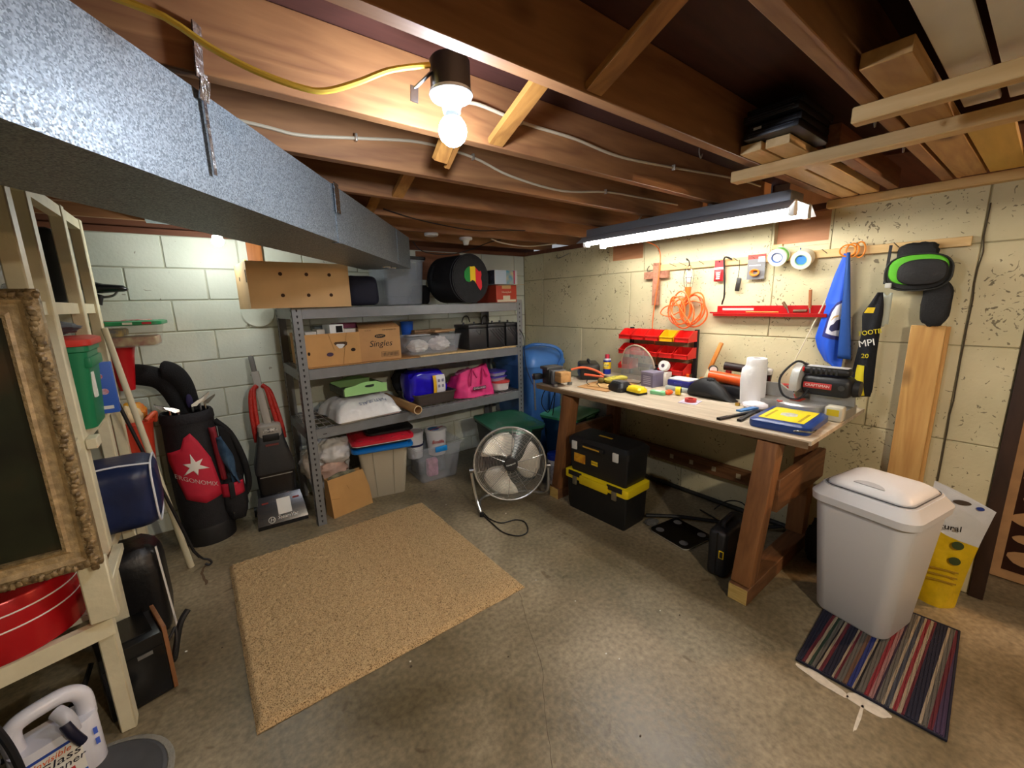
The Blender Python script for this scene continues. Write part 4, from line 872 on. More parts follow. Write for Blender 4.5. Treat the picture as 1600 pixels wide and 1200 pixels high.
for k in range(3):
    a0 = 2*PI*k/3+math.radians(100)
    def bl(u, v):
        r = 0.05+u*0.185; sw = 0.45*u+(v-0.5)*(0.75+0.75*math.sin(u*PI*0.75)); rr = r*(1-0.10*abs(v-0.5)*u)
        return fp(rr*math.cos(a0+sw), rr*math.sin(a0+sw), -0.035+0.05*(v-0.5))
    mb = MB(); mb.grid(bl, 10, 9); mb.build('blade', mat('#e8e2d6', 0.35, 0.25), fan, solid=0.002)
MB().cyl(fp(0, 0, -0.11), fp(0, 0, -0.02), 0.05, 0.045).build('motor', BLACK, fan)
mb = MB(); mb.tube([(-0.275, -0.0, 0.30), (-0.285, 0.0, 0.28), (-0.26, -0.02, 0.10), (-0.235, -0.09, 0.025), (-0.225, -0.12, 0.014)], 0.011, 8, smooth=6); mb.build('stand', GRM, fan)
mb = MB(); mb.tube([(0.275, 0.0, 0.30), (0.285, 0.0, 0.28), (0.29, 0.04, 0.10), (0.26, 0.12, 0.025), (0.15, 0.19, 0.012), (-0.1, 0.19, 0.012), (-0.225, 0.10, 0.012), (-0.225, -0.12, 0.014)], 0.011, 8, smooth=6); mb.build('stand', GRM, fan)
for s in (-1, 1): MB().cyl((s*0.268, 0, 0.30), (s*0.30, 0, 0.30), 0.018, seg=14).build('knob', STEEL, fan)
MB().box(-0.24, -0.21, -0.14, -0.11, 0.0, 0.028, None, 0.005).build('rubber_foot', RUBBER, fan)
FANCORD = (MB().tube([(-1.42,-1.22,0.006),(-1.43,-1.30,0.005),(-1.40,-1.40,0.005),(-1.30,-1.43,0.005),(-1.27,-1.50,0.005),(-1.33,-1.60,0.005),(-1.41,-1.60,0.005),(-1.46,-1.5,0.005),(-1.45,-1.35,0.005),(-1.44,-1.24,0.006)], 0.0045, 6, smooth=6))
_fi = (Matrix.Translation((-1.19, -1.24, 0)) @ Matrix.Rotation(math.radians(-31), 4, 'Z')).inverted()
FANCORD.v = [tuple(_fi @ Vector(p)) for p in FANCORD.v]; FANCORD.build('power_cord', RUBBER, fan, label='looped black power cord')
t = thing('wipes_tub', 'white round tub with blue lid beside the left workbench leg', 'tub', (-0.655, -1.165, 0))
MB().lathe([(0.062, 0), (0.07, 0.005), (0.07, 0.21), (0.066, 0.215)], 28).build('tub', mat('#dfe1e4', 0.4), t); MB().lathe([(0.073, 0.215), (0.075, 0.22), (0.072, 0.255), (0.06, 0.262), (0.0005, 0.262)], 28).build('lid', mat('#1b3fb8', 0.35), t)
mb = MB(); mb.lathe([(0.0705, 0.04), (0.0705, 0.17)], 28, None, False, False); mb.build('label', mat('#c9cbd0', 0.5, col2='#8f95a2', scale=60), t)

# ------------------------------------------------------------------ rugs
def rugmat():
    m = bpy.data.materials.new('shag'); m.use_nodes = True; nt = m.node_tree; b = nt.nodes['Principled BSDF']; b.inputs['Roughness'].default_value = 0.95
    tc = nt.nodes.new('ShaderNodeTexCoord'); n = nt.nodes.new('ShaderNodeTexNoise'); n.inputs['Scale'].default_value = 230; n.inputs['Detail'].default_value = 3; nt.links.new(tc.outputs['Object'], n.inputs['Vector'])
    r = nt.nodes.new('ShaderNodeValToRGB'); cr = r.color_ramp; cr.elements[0].position = 0.36; cr.elements[0].color = (*lin('#5f4a2e'), 1); cr.elements[1].position = 0.58; cr.elements[1].color = (*lin('#cdb083'), 1); e = cr.elements.new(0.46); e.color = (*lin('#b79769'), 1)
    nt.links.new(n.outputs['Fac'], r.inputs['Fac']); nt.links.new(r.outputs[0], b.inputs['Base Color']); return m
NR = 150
def rugf(u, v):
    x = -2.92+u*1.232; y = -1.992+v*1.235
    e = min(1, min(u, 1-u)*70, min(v, 1-v)*70)
    x += 0.006*noise.noise(Vector((y*9, 3, 0)))*(1 if u in (0, 1) else 0.3); y += 0.006*noise.noise(Vector((x*9, 7, 0)))*(1 if v in (0, 1) else 0.3)
    return (x+random.uniform(-.002,.002), y+random.uniform(-.002,.002)-0.012*u, (0.003+0.017*e)+e*(random.uniform(-0.003, 0.003)+0.004*noise.noise(Vector((x*40, y*40, 0)))))
mb = MB(); mb.grid(rugf, NR, NR); mb.add([(-2.92,-1.992,0.001),(-1.688,-2.004,0.001),(-1.688,-0.769,0.001),(-2.92,-0.757,0.001)], [[0,1,2,3]])
plain(mb, 'area_rug', rugmat(), 'square speckled beige shag rug in the middle of the floor', 'rug', angle=60)
NV, WN, GY, BR, CR, DG = '#15182f', '#5a1c2a', '#5a5854', '#63493a', '#958a78', '#22372c'
cols = [(3,NV),(1,WN),(1,CR),(1,DG),(1.2,GY),(.6,'#101018'),(.8,CR),(1,WN),(3,NV),(.6,CR),(.8,WN),(1.8,GY),(1.2,BR),(1.6,'#1d2c6e'),(.7,CR),(.6,'#101018'),(2,GY),(1.4,'#7d2530'),(1.2,'#8f6b6b'),(.7,'#2b1d33'),(1.6,GY),(.8,CR),(1.2,'#3a3f4c'),(.8,CR),(1.2,'#7d2530'),(1,CR),(.8,WN),(3.4,NV),(.9,CR),(1.4,GY),(1.2,WN),(1.4,'#3b2c4a')]
MATX0, MATX1 = -1.085, -0.39
t = thing('striped_mat', 'ribbed multicolour striped door mat under the white trash can', 'mat', (-0.74, -3.27, 0), 0)
mb = MB(); mb.box(-0.345, 0.345, -0.215, 0.215, 0.0005, 0.008, rot(0,0,3), 0.002, 1)
for k in range(40):
    y = -0.205+k*0.0105; mb.bar((-0.34, y, 0.008), (0.34, y, 0.008), 0.006, 0.004) if False else mb.box(-0.34, 0.34, y-0.0035, y+0.0035, 0.0075, 0.0105, rot(0,0,3))
mb.build('mat_body', stripes(cols, 1, 0.215, -0.215), t)
mb = MB()
for y in (-0.2165, 0.2165): mb.box(-0.348, 0.348, y-0.004, y+0.004, 0.0005, 0.011, rot(0,0,3), 0.002, 1)
for x in (-0.348, 0.348): mb.box(x-0.004, x+0.004, -0.22, 0.22, 0.0005, 0.011, rot(0,0,3), 0.002, 1)
mb.build('binding', mat('#14152a', 0.85), t)
# ------------------------------------------------------------------ golf bag and clubs
GB = mat('#15151b', 0.75, var=0.2, scale=30, bump=0.25, bscale=160); GRED = mat('#c41f3c', 0.7, var=0.08, scale=14)
golf = thing('golf_bag', 'black and red golf bag with a white star standing against the block wall', 'golf bag', (-2.985, -0.265, 0), 4)
def gc(z): return (-0.012*z/0.86, 0.06*z/0.86)
def gpt(a, z, k=1.0):
    r = 0.125+0.012*math.sin(min(1, z/0.86)*PI); cx, cy = gc(z); return (cx+r*k*1.06*math.sin(a), cy-r*k*math.cos(a), z)
mb = MB(); N = 36
zs = [0.0, 0.02, 0.06, 0.12, 0.3, 0.5, 0.7, 0.8, 0.84, 0.86]
mb.loft([[gpt(2*PI*i/N, z, {0.0: 0.97, 0.12: 1.0}.get(z, 1.0)*(1+0.012*noise.noise(Vector((i*0.5, z*9, 0))))) for i in range(N)] for z in zs], None, True, False); mb.build('bag_body', GB, golf, angle=60)
mb = MB(); mb.loft([[gpt(2*PI*i/N, z, k) for i in range(N)] for z, k in ((0.0, 1.0), (0.0, 1.06), (0.10, 1.07), (0.12, 1.02))], None, False, False); mb.build('base', mat('#101013', 0.6), golf)
mb = MB(); mb.loft([[gpt(2*PI*i/N, z, k) for i in range(N)] for z, k in ((0.80, 1.02), (0.81, 1.05), (0.85, 1.05), (0.865, 1.0), (0.862, 0.9))], None, False, False); mb.build('cuff', mat('#1b1b22', 0.8, bump=0.3, bscale=90), golf)
def wrap_poly(poly, k, name, m, parent, n=7):
    """flat polygon (x offset, z) wrapped on the front of the bag, triangulated fan over a centre"""
    cx = sum(p[0] for p in poly)/len(poly); cz = sum(p[1] for p in poly)/len(poly); pts = []
    dense = []
    for i in range(len(poly)):
        a, b2 = poly[i], poly[(i+1) % len(poly)]
        for q in range(n): dense.append((a[0]+(b2[0]-a[0])*q/n, a[1]+(b2[1]-a[1])*q/n))
    mb = MB(); vs = []; fs = []; R_ = 5; D = len(dense)
    for j in range(R_+1):
        f = j/R_
        for x, z in dense:
            xx, zz = cx+(x-cx)*f, cz+(z-cz)*f; vs.append(gpt(math.asin(max(-0.98, min(0.98, xx/0.14))), zz, k))
    for j in range(R_):
        for i in range(D):
            i2 = (i+1) % D; fs.append([j*D+i, j*D+i2, (j+1)*D+i2, (j+1)*D+i])
    mb.add(vs, fs); return mb.build(name, m, parent, solid=0.003, angle=60)
wrap_poly([(-.01,.745),(.02,.69),(.066,.565),(.095,.31),(.0,.285),(-.085,.33),(-.128,.58),(-.128,.63),(-.066,.655),(-.045,.72)], 1.03, 'red_panel', GRED, golf)
star = []
for i in range(12):
    a = math.radians(90+30*i+8); r = 0.072 if i % 2 == 0 else 0.024
    if i % 4 == 2: r *= 0.75
    star.append((-0.018+r*math.cos(a)*1.0, 0.535+r*math.sin(a)*1.15))
wrap_poly(star, 1.055, 'star_emblem', LABELW, golf, 2)
def gcurve(p):
    a = math.asin(max(-0.95, min(0.95, p.x/0.14))); q = gpt(a, p.y, 1.06); return q
text('ERGONOMIX', 0.04, LABELW, golf, Matrix.Identity(4), curve=lambda p: gcurve(Vector((p.x*0.9-0.02, p.y+0.465-p.x*0.5-0.03, 0))), wide=0.86)
mb = MB(); mb.blob((0.155, -0.01, 0.24), (0.15, 0.2, 0.34), 61, 0.10, 2.2, sq=0.7); mb.build('side_pocket', GB, golf)
wrap2 = MB(); wrap2.grid(lambda u, v: (0.09+u*0.12, -0.085-0.03*math.sin(u*PI), 0.28+v*0.09), 8, 5); wrap2.build('pocket_panel', GRED, golf, solid=0.01)
MB().box(0.125, 0.155, -0.13, -0.115, 0.27, 0.38, None, 0.003).build('pocket_strap', GB, golf)
MB().grid(lambda u, v: (0.095+u*0.035-0.02*v, -0.075-0.02*math.sin(u*PI), 0.40+v*0.36), 5, 10).build('side_trim', mat('#8c2030', 0.7), golf, solid=0.006)
mb = MB(); mb.grid(lambda u, v: (0.10+0.05*u*(1-0.2*v)+0.05*(1-v)+0.012*math.sin(v*7+u*4), -0.10+0.02*math.sin(u*6+v*3), 0.36+v*0.33), 12, 18); mb.build('towel', mat('#21405f', 0.9, col2='#3d5a78', scale=16), golf, solid=0.008)
mb = MB(); mb.tube([(0.12, 0.02, 0.78), (0.19, 0.0, 0.68), (0.235, -0.02, 0.52), (0.25, -0.03, 0.38), (0.24, -0.03, 0.28), (0.19, -0.02, 0.2)], 0.02, 10, smooth=6); mb.build('shoulder_strap', mat('#0e0e12', 0.85), golf)
mb = MB(); mb.grid(lambda u, v: (0.13+0.11*u*(math.sin(v*PI)**0.6), -0.01, 0.2+v*0.55), 8, 16); mb.build('strap_pad', mat('#0d0d12', 0.85), golf, solid=0.02)
def club(lab, bx, by, h, tilt, rz, kind):
    t = thing('golf_club', lab, 'golf club', (-2.985+bx, -0.265+by, 0.80), rz, 'clubs in the golf bag')
    MB().cyl((0, 0, -0.6), (0, 0, h-0.80), 0.0055, 0.0065, 8).build('shaft', CHROME, t)
    z = h-0.80
    if kind == 'iron':
        M = rot(0, tilt, 0, (0, 0, z)); mb = MB(); mb.loft([[(-0.005, -0.008, 0), (0.02, -0.009, -0.003), (0.065, -0.008, 0.03), (0.072, -0.006, 0.045), (0.03, -0.006, 0.03), (-0.004, -0.006, 0.012)], [(-0.005, 0.008, 0), (0.02, 0.012, -0.003), (0.065, 0.012, 0.03), (0.072, 0.008, 0.045), (0.03, 0.006, 0.03), (-0.004, 0.006, 0.012)]], M); mb.build('club_head', mat('#b9b9b6', 0.25, 0.9), t)
    return t
club('chrome iron club on the left of the golf bag, cavity back showing', -0.09, -0.03, 0.895, 0, 170, 'iron'); club('chrome iron club at the front of the golf bag', -0.05, -0.05, 0.885, 0, 200, 'iron'); club('chrome iron club in the centre of the golf bag', 0.02, -0.02, 0.90, -5, 10, 'iron'); club('chrome iron club with raised toe on the right of the golf bag', 0.06, -0.01, 0.915, -15, 15, 'iron'); club('chrome iron club at the right edge of the golf bag', 0.085, 0.02, 0.90, -10, -10, 'iron')
for p, lab in ((((-3.02, -0.20, 0.84), (-3.06, -0.17, 1.0), (-3.11, -0.15, 1.08), (-3.20, -0.14, 1.115), (-3.235, -0.13, 1.11)), 'black knitted head cover leaning left out of the golf bag'), (((-2.96, -0.20, 0.86), (-2.985, -0.18, 1.0), (-3.02, -0.17, 1.08), (-3.06, -0.165, 1.12), (-3.09, -0.16, 1.125)), 'black knitted head cover standing tallest in the golf bag')):
    t = thing('head_cover', lab, 'head cover', (0, 0, 0), 0, 'head covers in the golf bag')
    mb = MB(); mb.tube(p, [0.035]*8+[0.055]*6+[0.062]*6+[0.05]*2+[0.03, 0.01, 0.005] if False else 0.05, 14, smooth=5)
    n5 = 21; mb = MB(); cc = catmull([Vector(q) for q in p], 5); prof = [0.035+0.03*math.sin(min(1, i/(len(cc)-1)*1.15)*PI*0.62) for i in range(len(cc))]; prof[-1] = 0.006; prof[-2] = 0.038; prof[-3] = 0.052
    mb.tube(cc, prof, 16); mb.build('knit_cover', mat('#0b0b0f', 0.95, bump=0.4, bscale=140), t, angle=80)
    if 'tallest' in lab: MB().blob((-2.975, -0.255, 0.93), (0.035, 0.02, 0.09), 3, 0.1, 2, flat=False).build('number_tag', mat('#2a2350', 0.8), t)

# ------------------------------------------------------------------ carpet cleaner
vac = thing('carpet_cleaner', 'grey and black upright carpet cleaner with a red hose', 'carpet cleaner', (-2.565, -0.27, 0), -4)
VD = mat('#2c2d30', 0.5, var=0.08, scale=60); VG = mat('#9b958d', 0.45)
mb = MB(); mb.loft([[(-0.155, -0.16, 0.0), (0.155, -0.16, 0.0), (0.155, 0.14, 0.0), (-0.155, 0.14, 0.0)], [(-0.155, -0.165, 0.03), (0.155, -0.165, 0.03), (0.155, 0.14, 0.03), (-0.155, 0.14, 0.03)], [(-0.145, -0.12, 0.12), (0.145, -0.12, 0.12), (0.145, 0.13, 0.12), (-0.145, 0.13, 0.12)], [(-0.13, -0.07, 0.20), (0.13, -0.07, 0.20), (0.13, 0.11, 0.20), (-0.13, 0.11, 0.20)]]); mb.build('base', mat('#131316', 0.2, coat=0.4), vac, angle=25)
MB().tub([(0.225, 0.17, 0.03, 0.20), (0.235, 0.175, 0.03, 0.26), (0.24, 0.18, 0.03, 0.355)], 5, Matrix.Translation((0, 0.03, 0))).build('tank', mat('#1a1a1d', 0.25), vac)
MB().box(-0.10, 0.10, -0.062, -0.055, 0.335, 0.341).build('tank_seam', mat('#aaaaaa', 0.3, 0.6), vac)
mb = MB(); mb.loft([[(x*wd, y*dp+0.03, z) for x, y in rrect(1, 1, 0.12, 4)] for z, wd, dp in ((0.357, 0.245, 0.185), (0.40, 0.25, 0.19), (0.58, 0.17, 0.14), (0.66, 0.15, 0.12))]); mb.build('body', VD, vac)
mb = MB(); mb.tub([(0.145, 0.125, 0.02, 0.61), (0.15, 0.13, 0.02, 0.63), (0.14, 0.12, 0.02, 0.69), (0.11, 0.09, 0.02, 0.70)], 4, Matrix.Translation((0, 0.027, 0))); mb.build('top_cap', VG, vac)
MB().box(-0.05, 0.05, -0.043, -0.035, 0.585, 0.635, None, 0.008).build('grip_recess', mat('#0a0a0b', 0.5), vac); MB().box(-0.045, 0.045, -0.0415, -0.036, 0.648, 0.675, None, 0.003).build('top_label', mat('#d8d4cc', 0.5, col2='#3b3634', scale=70), vac); MB().box(-0.04, 0.04, -0.056, -0.048, 0.555, 0.568).build('red_strip', mat('#7a3a36', 0.5), vac)
mb = MB(); mb.bar((-0.005, 0.03, 0.69), (-0.035, 0.13, 1.06), 0.05, 0.028, (0,-1,0), 0.008); mb.build('handle', VG, vac)
mb = MB(); mb.bar((-0.035, 0.13, 1.04), (-0.045, 0.16, 1.17), 0.034, 0.034, (0,-1,0), 0.012); mb.build('grip', mat('#6a6763', 0.5), vac)
REDH = mat('#b5261c', 0.4, bump=0.6, bscale=90)
for s in (-1, 1):
    for k in range(2):
        o = k*0.03; mb = MB(); mb.tube([(s*0.015-0.02, 0.09, 0.965-o*0.2), (s*(0.04+o*0.5)-0.02, 0.08, 0.93-o*0.3), (s*(0.052+o*0.8)-0.015, 0.06, 0.80), (s*(0.062+o*0.8)-0.005, 0.05, 0.66), (s*(0.075+o*0.4), 0.06, 0.57)], 0.015, 10, smooth=6); mb.build('hose', REDH, vac)
MB().box(-0.035, 0.05, -0.005, 0.0, -0.055, 0.055, axes((0.01, -0.116, 0.13), (1,0,0), (0,0.47,0.88)) @ Matrix.Rotation(-PI/2, 4, 'X') if False else (Matrix.Translation((0.01, -0.113, 0.125)) @ Euler((math.radians(-30), 0, math.radians(2))).to_matrix().to_4x4())).build('paper_sticker', LABELW, vac)
VM = Matrix.Translation((0, -0.1515, 0.055)) @ Euler((math.radians(63), 0, 0)).to_matrix().to_4x4()
mb = MB(); mb.tube([VM @ Vector((-0.068+0.02*math.cos(2*PI*i/24), 0.02*math.sin(2*PI*i/24)*1.0, 0.002)) for i in range(24)], 0.0022, 5, closed=True); mb.build('logo_ring', LABELW, vac)
text('H', 0.034, LABELW, vac, VM @ Matrix.Translation((-0.068, 0, 0.002)), shear=0.3)
text('SteamVac', 0.034, LABELW, vac, VM @ Matrix.Translation((0.03, 0.006, 0.002)), shear=0.3, wide=0.95)
for s in (-1, 1): MB().box(s*0.095-0.02, s*0.095+0.02, -0.1, -0.095, 0.158, 0.168, rot(0,0,0)).build('red_mark', mat('#8c3a3a', 0.5), vac)
for s in (-1, 1): MB().cyl((s*0.15, 0.1, 0.035), (s*0.165, 0.1, 0.035), 0.035, seg=18).build('wheel', BLACK, vac)

t = MB().lathe([(0.108, 0), (0.108, -0.006), (0.10, -0.012), (0.085, -0.008), (0.0005, -0.008)], 40, axes((0,0,0), (1,0,0), (0,0,1)).inverted() if False else rot(-90, 0, 0))
plain(t, 'pipe_cover', BACKM, 'round painted cover plate on the block wall beside the rack', 'cover plate', (-2.503, -0.0, 1.465))

# ------------------------------------------------------------------ painted wooden shelving at the left
PW = mat('#d9d2b4', 0.55, var=0.06, scale=12, bump=0.15, bscale=30)
sh = thing('wooden_shelving', 'cream painted homemade wooden shelving along the left side', 'shelving')
POSTS = [(-3.285, -1.645), (-3.30, -1.335), (-3.29, -0.86), (-3.285, -0.50)]
for i, (x, y) in enumerate(POSTS):
    MB().box(x-0.022, x+0.022, y-0.03, y+0.03, 0, 1.95, None, 0.004, 1).build('post', PW, sh)
for x, y in ((-3.97, -1.82), (-3.95, -0.5)): MB().box(x-0.022, x+0.022, y-0.03, y+0.03, 0, 1.95, None, 0.004, 1).build('post', PW, sh)
for (xa, ya), (xb, yb) in zip(POSTS[:-1], POSTS[1:]):
    for z in (0.525, 1.02, 1.515, 1.92):
        if z == 1.92: MB().bar((xa, ya+0.03, z), (xb, yb-0.03, z-0.0), 0.035, 0.045).build('side_rail', PW, sh)
        else: MB().bar((xa-0.004, ya+0.03, z), (xb-0.004, yb-0.03, z), 0.025, 0.045).build('side_rail', PW, sh)
MB().bar((-3.31, -1.645, 1.92), (-3.95, -1.80, 1.92), 0.035, 0.045).build('front_rail', PW, sh)
def shelf(z, y0=-1.66, y1=-0.12, sk=0.18):
    MB().prism([(-3.31, y0), (-3.31, y1), (-3.97, y1), (-3.97, y0-sk)], z-0.018, z).build('shelf_board', mat('#cfc8b4', 0.6, var=0.1, scale=10), sh)
shelf(0.46, -1.60, -1.36); shelf(0.55, -1.30, -0.12); shelf(1.045, -1.60, -0.12, 0.04); shelf(1.54, -1.60, -0.12, 0.04)
MB().bar((-3.262, -1.665, 0.430), (-3.97, -1.87, 0.430), 0.03, 0.06).build('front_rail', PW, sh)
MB().box(-3.305, -3.235, -1.715, -1.676, 0.478, 0.70, None, 0.004, 1).build('cleat', PW, sh); MB().box(-3.277, -3.245, -1.66, -1.33, 0.545, 0.575, None, 0.003, 1).build('cleat', PW, sh); MB().box(-3.277, -3.245, -1.37, -1.29, 0.99, 1.03, None, 0.003, 1).build('cleat', PW, sh)
# ornate picture frame
fr = thing('framed_painting', 'large old picture frame with ornate worn gilt border and dark canvas', 'picture frame', (-3.62, -1.745, 0.702), 0)
FW, FH = 0.385, 0.865
GILT = mat('#8f7a55', 0.5, 0.25, var=0.35, scale=30, bump=0.8, bscale=70); GILT2 = mat('#b49b72', 0.55, 0.2, var=0.25, scale=40, bump=0.5, bscale=50); GILTD = mat('#4c3a22', 0.6, var=0.3, scale=30, bump=0.6, bscale=90)
def framebar(x0, z0, x1, z1, prof, m, name):
    """mitred moulding ring; prof = [(inset, depth)]"""
    mb = MB(); rings = []
    for ins, d in prof:
        rings.append([(-FW+ins, -d, ins), (FW-ins, -d, ins), (FW-ins, -d, FH-ins), (-FW+ins, -d, FH-ins)])
    mb.loft(rings, None, False, False); return mb.build(name, m, fr, angle=20)
framebar(0, 0, 0, 0, [(0.0, -0.02), (0.0, 0.012), (0.012, 0.022), (0.03, 0.02)], GILT, 'outer_moulding'); framebar(0, 0, 0, 0, [(0.03, 0.02), (0.042, 0.008), (0.062, 0.004), (0.07, 0.01)], GILT2, 'cove_moulding'); framebar(0, 0, 0, 0, [(0.07, 0.01), (0.078, 0.008), (0.08, -0.004)], GILT, 'inner_moulding')
mb = MB()
def scroll(x, z): mb.blob((x, -0.022, z), (0.02, 0.012, 0.02), random.random()*9, 0.5, 3, 8, 6, False)
k = 0.0
while k < FH: scroll(FW-0.016+0.004*math.sin(k*90), k); scroll(-FW+0.016, k); k += 0.0145
k = -FW
while k < FW: scroll(k, 0.016+0.004*math.sin(k*90)); scroll(k, FH-0.016); k += 0.0145
o = mb.build('carved_scrolls', mat('#5d4a30', 0.5, 0.2, col2='#a38a60', scale=60), fr); o['kind'] = 'stuff'
def canvas():
    m = bpy.data.materials.new('dark_canvas'); m.use_nodes = True; nt = m.node_tree; b = nt.nodes['Principled BSDF']; b.inputs['Roughness'].default_value = 0.35
    tc = nt.nodes.new('ShaderNodeTexCoord'); n = nt.nodes.new('ShaderNodeTexNoise'); n.inputs['Scale'].default_value = 4.0; n.inputs['Detail'].default_value = 3; nt.links.new(tc.outputs['Object'], n.inputs['Vector'])
    r = nt.nodes.new('ShaderNodeValToRGB'); cr = r.color_ramp; cr.elements[0].position = 0.3; cr.elements[0].color = (*lin('#17150f'), 1); cr.elements[1].position = 0.75; cr.elements[1].color = (*lin('#4a3520'), 1); e = cr.elements.new(0.52); e.color = (*lin('#26291a'), 1)
    nt.links.new(n.outputs['Fac'], r.inputs['Fac']); nt.links.new(r.outputs[0], b.inputs['Base Color']); return m
MB().box(-FW+0.08, FW-0.08, 0.002, 0.012, 0.08, FH-0.08).build('canvas', canvas(), fr)
# red tin
t = thing('round_tin', 'large red round tin with white lines on the low shelf', 'tin', (-3.525, -1.555, 0.462), 0)
TINR = mat('#b3141c', 0.25, 0.2)
MB().lathe([(0.186, 0.0), (0.19, 0.004), (0.19, 0.19), (0.186, 0.196), (0.0005, 0.196)], 48).build('tin', TINR, t)
for z in (0.10, 0.15): MB().lathe([(0.1903, z), (0.1908, z+0.001), (0.1908, z+0.004), (0.1903, z+0.005)], 48, None, False, False).build('white_line', LABELW, t)
mb = MB()
for i, (a0, h) in enumerate(((-2.10, 0.02), (-2.04, 0.04), (-1.98, 0.06), (-1.92, 0.08))): mb.box(-0.006, 0.006, -0.1925, -0.190, 0.02, 0.02+h, Matrix.Rotation(a0+PI/2, 4, 'Z'))
mb.build('crest_print', mat('#d8c4b8', 0.5), t)
# things on the upper shelves
t = tote('storage_tote', 'clear plastic tote of blue and white fabric on the top wooden shelf', 'tote', (-3.58, -1.39, 1.5405), 5, 0.42, 0.34, 0.46, 0.38, 0.27, mat('#d5e0e6', 0.12, alpha=0.2), 0.012)
MB().blob((0.08, 0.0, 0.12), (0.28, 0.28, 0.22), 71, 0.3, 2.5).build('contents', mat('#a9c0d4', 0.8, col2='#e3e2d6', scale=7), t); MB().blob((-0.10, -0.02, 0.10), (0.22, 0.28, 0.17), 73, 0.3, 2.5).build('contents', mat('#5b6a60', 0.8, col2='#c9b7a8', scale=7), t)
plain(MB().box(-0.2, 0.2, -0.10, 0.10, 0, 0.33, None, 0.03), 'suitcase', mat('#101114', 0.6), 'black case on the top wooden shelf behind the clear tote', 'case', (-3.52, -0.68, 1.5405))
t = thing('storage_bin', 'green plastic bin with a red lid on the wooden shelving', 'bin', (-3.40, -1.132, 1.0455), 0)
GRN = mat('#167a4e', 0.4)
MB().tub([(0.29, 0.24, 0.03, 0), (0.33, 0.28, 0.03, 0.30), (0.345, 0.295, 0.035, 0.305), (0.345, 0.295, 0.035, 0.325)], 5).build('body', GRN, t)
MB().tub([(0.36, 0.31, 0.04, 0.326), (0.365, 0.315, 0.04, 0.33), (0.365, 0.315, 0.04, 0.35), (0.32, 0.27, 0.03, 0.358)], 5).build('lid', mat('#d43a30', 0.4), t)
MB().box(0.155, 0.163, -0.10, -0.06, 0.12, 0.22).build('white_label', LABELW, t); MB().box(0.15, 0.172, -0.13, 0.13, 0.24, 0.28, None, 0.004).build('rib', GRN, t)
plain(MB().blob((0, 0, 0.03), (0.26, 0.22, 0.06), 81, 0.3, 3), 'folded_cloth', mat('#8d949b', 0.85, col2='#555c66', scale=12), 'crumpled grey cloth on the red lid of the green bin', 'cloth', (-3.40, -1.05, 1.4045))
t = thing('snack_box', 'blue printed box beside the green bin on the wooden shelving', 'box', (-3.30, -0.955, 1.0455), 0)
MB().box(-0.11, 0.085, -0.005, 0.05, 0, 0.23, None, 0.002).build('carton', mat('#2d5ec0', 0.5), t)
for x, z in ((-0.01, 0.15), (0.05, 0.10), (0.04, 0.17), (0.0, 0.07)): MB().disc((x, -0.0055, z), 0.014, (0, -1, 0), 0.001, 14).build('print_mark', mat('#cfd8ef', 0.5, col2='#c94a5a', scale=40), t)
MB().box(-0.0, 0.07, -0.0062, -0.005, 0.02, 0.035).build('print_band', LABELW, t); MB().box(-0.06, 0.03, 0.0, 0.045, 0.23, 0.25, None, 0.004).build('red_top', mat('#c8504a', 0.5), t)
# red bucket, holiday tub on it
t = thing('plastic_pitcher', 'tall red plastic bucket at the far end of the wooden shelving', 'bucket', (-3.245, -0.27, 1.0455), 0)
MB().lathe([(0.035, 0), (0.06, 0.20), (0.072, 0.255), (0.066, 0.255), (0.032, 0.006)], 24).build('bucket', mat('#c41822', 0.3), t)
t = thing('storage_tub', 'clear tub with holiday patterned green, red and white lid jutting off the shelving', 'tub', (-3.22, -0.30, 1.3015), -4)
MB().tub([(0.32, 0.26, 0.04, 0), (0.36, 0.30, 0.04, 0.115), (0.362, 0.302, 0.04, 0.118)], 5).build('tub', mat('#d0cec6', 0.2, alpha=0.25), t)
MB().tub([(0.39, 0.33, 0.05, 0.1185), (0.40, 0.34, 0.05, 0.122), (0.40, 0.34, 0.05, 0.138), (0.36, 0.30, 0.05, 0.143)], 5).build('lid', mat('#1f8a58', 0.4), t)
for x, y, a, b2, cc in ((-0.12, -0.08, 0.04, 0.03, '#e6e6e0'), (-0.05, 0.05, 0.05, 0.03, '#e6e6e0'), (0.0, -0.10, 0.04, 0.02, '#c8283a'), (-0.10, 0.09, 0.03, 0.03, '#c8283a'), (0.13, 0.09, 0.03, 0.02, '#e6e6e0')): MB().box(x-a, x+a, y-b2, y+b2, 0.1432, 0.1445).build('lid_print', mat(cc, 0.5), t)
for x, cc in ((-0.14, '#e6e6e0'), (-0.05, '#c8283a'), (0.06, '#e6e6e0'), (0.14, '#c8283a')): MB().box(x-0.02, x+0.02, -0.1712, -0.170, 0.124, 0.136).build('lid_print', mat(cc, 0.5), t)
MB().box(-0.12, 0.16, -0.11, 0.09, 0.004, 0.055, None, 0.01).build('contents', mat('#8f1f30', 0.6, col2='#c9b78f', scale=18), t); MB().box(-0.12, 0.02, -0.10, 0.09, 0.058, 0.10, None, 0.01).build('contents', mat('#2a3148', 0.6, col2='#c9a93a', scale=25), t)
MB().box(0.02, 0.14, -0.06, 0.06, 0.1435, 0.148, None, 0.002).build('red_print', mat('#c8283a', 0.5, col2='#e8e0e0', scale=30), t)
